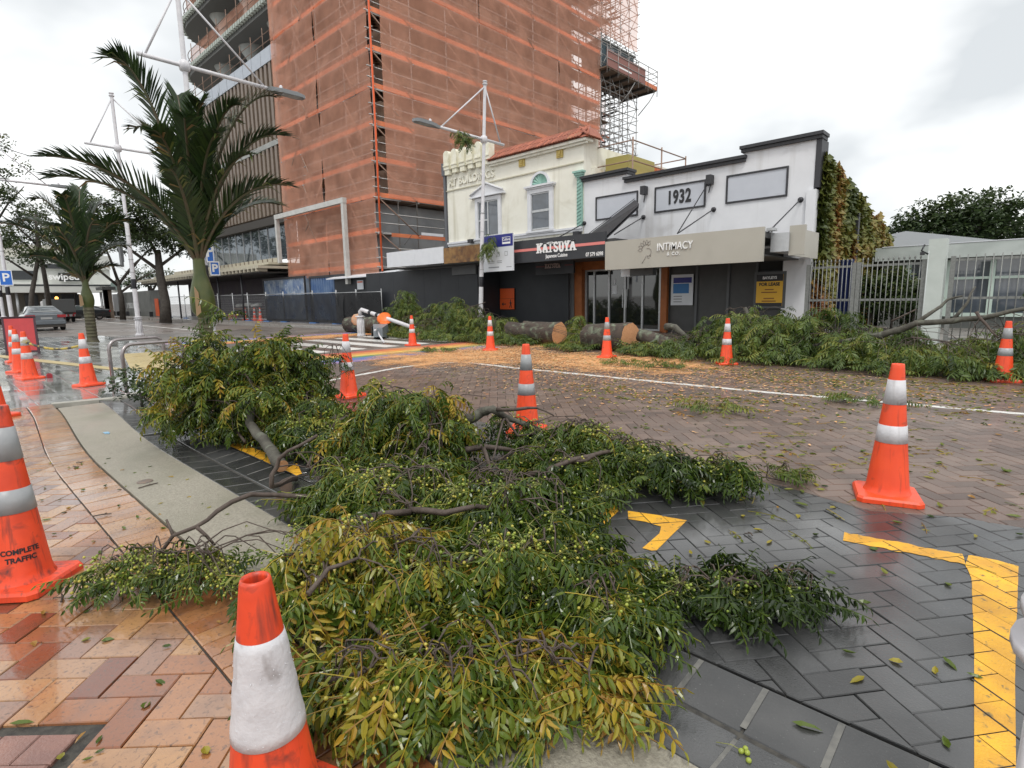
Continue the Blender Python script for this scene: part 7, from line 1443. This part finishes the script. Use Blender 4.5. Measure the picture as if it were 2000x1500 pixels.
# ---- nikau palms
M_frond = leafmat('palm_frond', [(0,(.010,.020,.007)),(.35,(.022,.048,.012)),(.65,(.05,.09,.02)),(.85,(.13,.15,.035)),(1,(.22,.14,.06))], .36, .18)
M_rachis = mat('palm_rachis', (.065,.075,.03), .5, (.09,.06,.035), 6); M_ptrunk = mat('ringed_palm_trunk', (.10,.095,.05), .7, (.06,.05,.032), 5, bump=.6, bs=30); M_shaft = mat('green_crownshaft', (.042,.062,.010), .4, (.075,.085,.018), 3, bump=.1, stain=((.14,.10,.05), 3.5, .66, .8))
def palm(label, P, hs, ht, rt, rs, tips, seed, ll=.8, brown=.1):
    r = random.Random(seed); o = thing('palm_tree', label, 'palm', (P[0],P[1],0), 0, 'palms on the kerb build-out'); prof = [(rt*1.25,0)]; z = .1
    while z < hs: prof += [(rt*1.04,z),(rt*1.04,z+.015),(rt*.97,z+.03),(rt*.97,z+.11)]; z += .12
    part('trunk', o, M_ptrunk, ('lathe', prof, 18)); hh = ht-hs
    part('crownshaft', o, M_shaft, ('lathe', [(rt*.95,hs-.02),(rs*.92,hs+.12*hh),(rs,hs+.3*hh),(rs*.93,hs+.5*hh),(rs*.7,hs+.72*hh),(rs*.5,hs+.9*hh),(rs*.46,ht+.25)], 20)); part('split_sheath', o, mat('dry_sheath', (.30,.20,.11), .7) if 'dry_sheath' not in bpy.data.materials else bpy.data.materials['dry_sheath'], ('prism', [(-.03,hs+.02*hh),(.07,hs+.1*hh),(.05,hs+.5*hh),(-.02,hs+.62*hh)], 0, .03, 0, .5, lambda p: Vector((rs*.72+p.z+.05-.10*abs(p.x), -.24+p.x*1.2, p.y))))
    base = Vector((0,0,ht))
    for fi, (tip, w) in enumerate(tips):
        tip = Vector(tip)-Vector((P[0],P[1],0)); L = (tip-base).length; hor = Vector((tip.x, tip.y, 0)); c1 = base+Vector((hor.x*.18, hor.y*.18, (tip.z-ht)*.52+L*.10)); c2 = base+Vector((hor.x*.62, hor.y*.62, (tip.z-ht)*.95+L*.10))
        pt = lambda t: base*(1-t)**3+c1*3*t*(1-t)**2+c2*3*t*t*(1-t)+tip*t**3
        n = 26; pts = [pt(i/n) for i in range(n+1)]; b = MB(); fo = None
        b.tube(pts, [.05*(1-.8*i/n)+.006 for i in range(n+1)], 6); fr = b.build('frond', M_rachis, o)
        lf_ = MB(); N_ = 76; hd = hor.normalized() if hor.length > .01 else Vector((1,0,0)); sd0 = hd.cross(Vector((0,0,1))); twist = r.uniform(-.5,.5)
        for i in range(N_):
            t = .10+.90*i/(N_-1); p = pt(t); tg = (pt(min(1, t+.02))-pt(max(0, t-.02))).normalized(); sd = tg.cross(Vector((0,0,1))); sd = sd.normalized() if sd.length > .1 else sd0; nr = sd.cross(tg).normalized(); ca = math.cos(twist); sa = math.sin(twist); sd, nr = sd*ca+nr*sa, nr*ca-sd*sa
            LL = ll*w*(.55+.6*math.sin(math.pi*min(1, .2+.75*t)))*(1-.35*t)*r.uniform(.9,1.1)
            for s_ in (-1, 1):
                if r.random() < .05: continue
                a = R(40-12*t+r.uniform(-5,5)); d = (tg*math.cos(a)+sd*s_*math.sin(a)+nr*(.30+r.uniform(-.08,.08))).normalized(); dead = r.random() < brown*.5; tt = min(1, max(0, .32+r.uniform(-.22,.22)+(.55 if dead else 0))); droop = Vector((0,0,-1))*LL*(.12+.12*r.random()+(.5 if dead else 0)); wv = d.cross(nr).normalized()*.024*(1.0+.3*r.random())
                q1 = p+d*LL*.5+droop*.25; q2 = p+d*LL+droop
                lf_.add([p-wv*.6, p+wv*.6, q1+wv, q1-wv, q2], [(0,1,2,3),(3,2,4)], t=tt)
        lf_.build('pinna', M_frond, fr, kind='stuff')
    return o
pp = (-16.6,5.3)
tA = [((x, y), w) for x, y, w in ()]
T1 = [(AD(218,112,16.6),1.0),(AD(90,305,15.8),1.05),(AD(100,345,17.4),.9),(AD(540,190,17.0),1.05),(AD(556,265,16.6),1.0),(AD(560,362,16.2),1.0),(AD(345,190,18.6),1.0),(AD(395,200,16.0),.9),(AD(300,255,15.6),.85),(AD(265,250,18.6),.9),(AD(455,235,18.9),1.0),(AD(430,260,15.6),.9),(AD(500,300,15.3),.9),(AD(545,400,18.0),.8),(AD(330,330,14.8),.8),(AD(360,230,15.4),.9),(AD(470,205,16.2),1.0)]
palm('large nikau palm with swollen green crownshaft behind the leafy bush', pp, 1.0, 2.3, .17, .31, T1, 4, 1.0, .10)
T2 = [(AD(-10,436,25.6),1.0),(AD(72,388,26.5),1.0),(AD(160,372,27),1.0),(AD(120,380,24.6),.9),(AD(205,400,27),.9),(AD(247,432,25.8),.95),(AD(250,480,26.2),.85),(AD(40,430,27.5),.9),(AD(190,430,24.4),.9),(AD(95,440,24.2),.9),(AD(230,520,26),.7),(AD(60,500,25),.7)]
palm('smaller nikau palm farther along the left footpath', (-25.8,4.3), 1.3, 2.1, .17, .22, T2, 9, .9, .2)
# ---- trees
TRT = []
for k in range(6):
    b = MB(); r = random.Random(40+k)
    for j in range(9): a = r.uniform(0,6.28); e_ = r.uniform(-.6,.7); d = Vector((math.cos(a)*math.cos(e_), math.sin(a)*math.cos(e_), math.sin(e_))); leaflet(b, d*r.uniform(0,.14), d, Vector((r.uniform(-.6,.6),r.uniform(-.6,.6),1)), .17, .085, r.uniform(.2,.6), True, .2)
    TRT.append(arr(b))
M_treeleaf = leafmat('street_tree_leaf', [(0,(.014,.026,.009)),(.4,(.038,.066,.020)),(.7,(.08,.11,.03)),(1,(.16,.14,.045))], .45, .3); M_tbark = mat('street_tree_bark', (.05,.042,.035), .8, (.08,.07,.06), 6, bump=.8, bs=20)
def tree(label, P, trunk, limbs, blobs, n, s=1.0, tint=0.0, cat='tree', seed=1):
    r = random.Random(seed); P = Vector((P[0],P[1],0)); o = thing('tree', label, cat, P); b = MB()
    b.tube([Vector(q) for q in trunk[0]], trunk[1], 10); b.build('trunk', M_tbark, o)
    for q0, q1, r0 in limbs: b = MB(); q0, q1 = Vector(q0), Vector(q1); b.tube([q0, q0.lerp(q1, .5)+Vector((0,0,.06*(q1-q0).length)), q1], [r0, r0*.7, r0*.35], 6); b.build('limb', M_tbark, o)
    pl = []; tot = sum(q[4]**2*q[5] if len(q) > 5 else q[3]*q[4]*q[2] for q in blobs)
    for (x, y, z, ra, rz_) in blobs:
        k = int(n*ra*rz_/sum(q[3]*q[4] for q in blobs))
        for _ in range(k):
            v = Vector((r.gauss(0,1),r.gauss(0,1),r.gauss(0,1))).normalized()*(r.random()**.45); c = noise.noise(Vector((x+v.x*ra, y+v.y*ra, z+v.z*rz_))*(1.1/s))
            if c < -.18: continue
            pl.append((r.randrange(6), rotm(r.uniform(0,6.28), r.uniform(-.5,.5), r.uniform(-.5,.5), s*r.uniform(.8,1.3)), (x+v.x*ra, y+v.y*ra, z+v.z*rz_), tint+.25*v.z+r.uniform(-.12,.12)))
    scatter_mesh('crown', TRT, pl, M_treeleaf, o); return o
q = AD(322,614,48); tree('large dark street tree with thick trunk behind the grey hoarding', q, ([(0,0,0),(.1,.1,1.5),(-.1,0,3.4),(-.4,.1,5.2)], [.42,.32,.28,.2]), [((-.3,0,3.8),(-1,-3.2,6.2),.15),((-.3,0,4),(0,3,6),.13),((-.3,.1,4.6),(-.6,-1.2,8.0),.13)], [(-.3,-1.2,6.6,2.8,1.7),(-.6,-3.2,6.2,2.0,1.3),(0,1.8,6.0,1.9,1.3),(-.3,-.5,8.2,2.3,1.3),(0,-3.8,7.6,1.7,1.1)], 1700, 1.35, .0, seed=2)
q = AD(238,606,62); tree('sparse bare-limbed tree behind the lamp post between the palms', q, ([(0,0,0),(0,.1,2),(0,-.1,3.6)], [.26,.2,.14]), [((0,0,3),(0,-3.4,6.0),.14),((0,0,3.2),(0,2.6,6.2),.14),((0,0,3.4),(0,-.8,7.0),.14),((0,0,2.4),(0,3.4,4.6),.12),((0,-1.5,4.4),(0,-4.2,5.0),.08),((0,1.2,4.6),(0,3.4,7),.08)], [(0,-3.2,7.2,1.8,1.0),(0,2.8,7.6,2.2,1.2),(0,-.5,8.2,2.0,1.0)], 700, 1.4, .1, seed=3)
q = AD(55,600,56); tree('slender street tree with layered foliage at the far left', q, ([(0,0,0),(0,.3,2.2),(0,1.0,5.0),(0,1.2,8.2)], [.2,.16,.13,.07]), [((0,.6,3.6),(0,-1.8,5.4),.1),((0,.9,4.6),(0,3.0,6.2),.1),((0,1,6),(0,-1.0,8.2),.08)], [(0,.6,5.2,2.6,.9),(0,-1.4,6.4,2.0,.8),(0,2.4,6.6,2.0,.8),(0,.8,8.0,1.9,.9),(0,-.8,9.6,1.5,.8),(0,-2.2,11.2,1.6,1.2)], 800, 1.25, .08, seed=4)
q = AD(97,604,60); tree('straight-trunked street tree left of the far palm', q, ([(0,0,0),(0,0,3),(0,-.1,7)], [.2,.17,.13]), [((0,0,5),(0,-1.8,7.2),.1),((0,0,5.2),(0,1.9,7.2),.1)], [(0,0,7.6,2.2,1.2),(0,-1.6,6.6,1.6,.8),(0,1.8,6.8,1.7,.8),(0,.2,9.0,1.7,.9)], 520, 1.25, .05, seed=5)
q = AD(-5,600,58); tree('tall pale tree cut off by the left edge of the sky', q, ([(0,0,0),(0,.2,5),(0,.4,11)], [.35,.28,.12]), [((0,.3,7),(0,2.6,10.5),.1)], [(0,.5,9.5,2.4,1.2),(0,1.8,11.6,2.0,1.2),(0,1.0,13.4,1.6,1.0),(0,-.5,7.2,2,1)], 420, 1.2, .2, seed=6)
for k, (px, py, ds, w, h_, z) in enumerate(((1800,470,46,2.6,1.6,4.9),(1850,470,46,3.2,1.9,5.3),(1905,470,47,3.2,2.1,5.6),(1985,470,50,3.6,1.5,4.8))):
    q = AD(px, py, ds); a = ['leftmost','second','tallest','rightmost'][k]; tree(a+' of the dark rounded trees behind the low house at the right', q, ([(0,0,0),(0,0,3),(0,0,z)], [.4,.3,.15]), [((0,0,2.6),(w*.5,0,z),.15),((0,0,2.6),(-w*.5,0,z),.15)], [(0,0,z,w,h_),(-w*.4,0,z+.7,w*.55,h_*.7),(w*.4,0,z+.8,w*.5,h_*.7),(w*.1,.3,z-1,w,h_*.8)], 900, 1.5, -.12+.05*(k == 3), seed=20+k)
for k, (px, ds, w, z) in enumerate(((1700,21.5,.75,1.0),(1745,21.8,.8,1.15),(1785,22.5,.6,.9))):
    q = AD(px, 600, ds); tree(['left','middle','right'][k]+' garden shrub with broad leaves behind the middle fence panel', q, ([(0,0,0),(0,0,.8)], [.06,.04]), [((0,0,.4),(.3,0,1.2),.03)], [(0,0,z,w,w),(0,0,z+.55,w*.7,w*.6)], 260, .9, .05, 'shrub', 30+k)
q = AD(296,590,75); tree('small spiky cabbage tree seen below the dark tree canopy', q, ([(0,0,0),(0,0,3.4)], [.3,.22]), [((0,0,2.5),(0,1.2,4.2),.15)], [(0,0,4.6,1.6,1.3),(0,-1.6,4.0,1.3,1.1),(0,1.6,4.2,1.3,1.1)], 320, 1.5, -.02, seed=51)
q = AD(318,770,8.9); tree('low dark green shrub clump beside the fallen bush', (G(385,790).x-.4, G(385,790).y-.55), ([(0,0,0),(0,0,.2)], [.02,.01]), [((0,0,.1),(.1,.1,.3),.01)], [(0,0,.28,.42,.28)], 130, .35, -.1, 'shrub', 60)
# ---- loose leaves
LT = []
for k in range(8):
    b = MB(); r = random.Random(70+k); leaflet(b, Vector((-.03,0,.004)), Vector((1,r.uniform(-.2,.2),.0)), Vector((0,r.uniform(-.3,.3),1)), r.uniform(.045,.075), r.uniform(.018,.03), .4, False, r.uniform(-.15,.2)); LT.append(arr(b))
for k in range(4):
    b = comp_leaf(random.Random(90+k), .16, 2, .08, .2, .06, .022, .45, .12, False); LT.append(arr(b))
pl = []
def litter(n, fx_, spread, dt, s=(.7,1.3), ks=12):
    for _ in range(n):
        x, y = fx_()
        if not inview(x, y): continue
        pl.append((rv.randrange(ks), rotm(rv.uniform(0,6.28), rv.uniform(-.08,.08), rv.uniform(-.25,.25), rv.uniform(*s)), (x, y, .004), dt+rv.gauss(0, spread)))
litter(900, lambda: (rv.uniform(-8,1.5), 3+8.5*rv.random()**.7), .22, .15)
for cx, cy, sx, sy, n in ((-3.2,6.6,.7,.35,170),(-4.6,6.9,.4,.25,60),(-2.4,7.2,.5,.25,70),(-2.0,9.6,1.2,.6,300),(-.3,9.9,.8,.5,200),(-4.2,9.9,1.5,.5,220),(-1.2,5.4,.6,.5,70),(-2.0,4.6,.7,.3,60),(-6.2,10.4,1.5,.5,160),(-.6,8.3,.5,.25,60),(-1.5,3.9,.5,.3,36)): litter(n, lambda: (rv.gauss(cx,sx), rv.gauss(cy,sy)), .16, .30, (.8,1.5))
litter(120, lambda: (rv.uniform(-6,-1.2), rv.uniform(-.4,1.4)), .25, .2, (.5,1.0), 8)
o = scatter_mesh('leaf_litter', LT, pl, M_leaffar); o['label'] = 'shredded leaves strewn over the road and paving'; o['category'] = 'leaves'
lit = 0
LMESH = [np_mesh('leaf_blade', V, F, np.clip(T+dt, 0, 1), M_leaf) for (V, F, T) in LT[:8] for dt in (-.15,.1,.4)]
for px, py in ((1745,1292),(1855,1295),(1590,1045),(1610,950),(1500,1060),(1480,1035),(1520,1110),(1400,1225),(1350,1080),(1325,1090),(1900,1320),(1825,1310),(1660,1275),(1845,1450),(1740,1500),(215,1250),(285,1375),(40,1412),(400,1465),(150,915),(100,905),(205,950),(270,1010),(1680,1330),(1450,1010),(1560,1010),(1620,1120),(1540,1150),(1820,1010),(1380,1060),(1690,1180),(1590,1210),(75,1010),(310,985),(195,1080)):
    p = G(px, py); q = link('fallen_leaf', rv.choice(LMESH), None, (p.x, p.y, .003)); q.rotation_euler = (rv.uniform(-.08,.08), rv.uniform(-.05,.05), rv.uniform(0,6.28)); tag(q, 'single small fallen leaf lying loose on the charcoal paving' if p.y > 1.4 else 'single small fallen leaf lying loose on the bricks or concrete strip', 'leaf', 'loose leaves on the charcoal paving' if p.y > 1.4 else 'loose leaves on the footpath')
p = G(1572,1412); q = link('fallen_leaf', LMESH[7], None, (p.x, p.y, -.008)); q.scale = (1.3,1.5,1.5); q.rotation_euler = (0,0,.5); tag(q, 'curled yellow and green leaf lying on the dark channel slabs', 'leaf')
o = thing('berry_sprig', 'loose sprig of four green berries on the dark channel slabs', 'berries', (G(1448,1460).x, G(1448,1460).y, -.012)); 
for k, (dx_, dy_) in enumerate(((0,0),(.016,.006),(.006,.018),(.03,-.02))): b = MB(); b.add([Vector((dx_,dy_,.0))+v*.0085 for v in ICO2[0]], ICO2[1], sm=True, t=.5); b.build('berry', M_berry, o)
part('stalk', o, M_stalk, ('tube', [(0,0,.002),(-.03,.0,.004),(-.07,-.02,.002)], .0012, 5))
# twigs and bark chips on the near paving
for k, (px, py, a, L) in enumerate(((290,950,.3,.14),(200,1008,.2,.10),(145,914,.0,.08),(155,905,.1,.06),(1465,1045,.4,.05),(120,1170,.5,.1))):
    p = G(px, py); b = MB(); b.tube([(-L/2,0,.008),(0,rv.uniform(-.01,.01),.012),(L/2,0,.007)], [.004,.005,.003], 5); b.tube([(0,0,.01),(L*.2,.03,.009)], .0025, 4); o = b.build('twig', M_twig, None, (p.x,p.y,0)); o.rotation_euler = (0,0,a*6); tag(o, 'short dark twig lying on the footpath', 'twig', 'twigs on the footpath')
b = MB(); p = G(208,847)
b.box((-.05,-.02,0),(.04,.025,.006)); b.tube([(.04,.0,.004),(.07,.01,.004)], .006, 6); b.lathe([(.028,.0065),(.02,.008),(0,.008)], 10, 0, True, (-.02,0,0)); o = b.build('drink_pouch', mat('pale_blue_plastic', (.25,.45,.62), .35), None, (p.x,p.y,.006)); tag(o, 'small pale blue plastic scrap on the concrete kerb strip', 'litter')
# sawdust: a thin patchy film and thousands of pale chips
def film(name, polys, z, col_, col2_, lo, hi, sc_):
    m = bpy.data.materials.new(name); m.use_nodes = True; t = m.node_tree; N = t.nodes.new; K = t.links.new; b = t.nodes['Principled BSDF']; out = t.nodes['Material Output']; geo = N('ShaderNodeNewGeometry')
    n = N('ShaderNodeTexNoise'); n.inputs['Scale'].default_value = sc_; n.inputs['Detail'].default_value = 9; n.inputs['Roughness'].default_value = .68; K(geo.outputs['Position'], n.inputs['Vector'])
    at = N('ShaderNodeAttribute'); at.attribute_name = 'tint'; ad = N('ShaderNodeMath'); ad.operation = 'ADD'; K(n.outputs['Fac'], ad.inputs[0]); K(at.outputs['Fac'], ad.inputs[1])
    mr = N('ShaderNodeMapRange'); mr.inputs['From Min'].default_value = lo; mr.inputs['From Max'].default_value = hi; K(ad.outputs[0], mr.inputs[0])
    n2 = N('ShaderNodeTexNoise'); n2.inputs['Scale'].default_value = 9; K(geo.outputs['Position'], n2.inputs['Vector']); mc = N('ShaderNodeMix'); mc.data_type = 'RGBA'; mc.inputs[6].default_value = (*col_, 1); mc.inputs[7].default_value = (*col2_, 1); K(n2.outputs['Fac'], mc.inputs[0]); K(mc.outputs[2], b.inputs['Base Color']); b.inputs['Roughness'].default_value = .85
    tr = N('ShaderNodeBsdfTransparent'); ms = N('ShaderNodeMixShader'); K(mr.outputs[0], ms.inputs[0]); K(tr.outputs[0], ms.inputs[1]); K(b.outputs[0], ms.inputs[2]); K(ms.outputs[0], out.inputs[0])
    mb = MB()
    for (x0, x1, y0, y1) in polys:
        nx, ny = int((x1-x0)/.35), int((y1-y0)/.35)
        for i in range(nx):
            for j in range(ny):
                u = (i+.5)/nx*2-1; v = (j+.5)/ny*2-1; f = max(0, 1-(u*u+v*v))
                xa, xb, ya, yb2 = x0+(x1-x0)*i/nx, x0+(x1-x0)*(i+1)/nx, y0+(y1-y0)*j/ny, y0+(y1-y0)*(j+1)/ny
                if f > 0: mb.add([(xa,ya,z),(xb,ya,z),(xb,yb2,z),(xa,yb2,z)], [(0,1,2,3)], t=.22*f)
    return mb, m
fmb, fm = film('sawdust_film', [(-12.4,-7.8,6.4,11.4),(-9.4,-4.0,8.2,11.6),(-13.5,-9.0,11.0,13.6),(-21.5,-19.0,7.0,13.2)], .0065, (.66,.30,.11), (.74,.42,.19), .50, .76, 1.6)
fo_ = fmb.build('sawdust_film', fm, kind='stuff'); fo_['label'] = 'orange film of fine sawdust spread round the crossing'; fo_['category'] = 'sawdust'
SD = []
for k in range(4): b = MB(); r = random.Random(k); L = .02; b.add([(-L,-L*.3,.002),(L,-L*.4,.004),(L*.8,L*.4,.003),(-L*.9,L*.35,.005)], [(0,1,2,3)], t=r.random()); SD.append(arr(b))
pl = []
for cx, cy, sx, sy, n in ((-10.2,9.2,.9,1.1,5200),(-8.2,9.9,1.4,.7,3600),(-6.4,9.4,1.3,.8,2200),(-8.0,8.7,1.2,.6,1500),(-14.5,12.6,2.5,.5,2600),(-20.3,10.0,1.0,2.0,2600),(-5.0,7.6,1.6,1.0,1500),(-3.2,9.3,1.5,.8,1100),(-10.8,10.9,1.0,.6,2000)):
    for _ in range(n): pl.append((rv.randrange(4), rotm(rv.uniform(0,6.28),0,0,rv.uniform(.5,1.5)), (rv.gauss(cx,sx), rv.gauss(cy,sy), .003+.004*rv.random()), rv.uniform(-.4,.4)))
o = scatter_mesh('sawdust', SD, pl, mat('fresh_sawdust', (.70,.36,.15), .8, ramp=[(0,(.60,.25,.09)),(.6,(.74,.40,.17)),(1,(.72,.50,.28))])); o['label'] = 'orange sawdust spread over the crossing and road'; o['category'] = 'sawdust'
# ------------------------------------------------------------------ parts written in place coordinates keep their place
for o in ABS:
    inv = Matrix.Translation(-Vector(o.location))
    for ch in o.children: ch.matrix_parent_inverse = inv
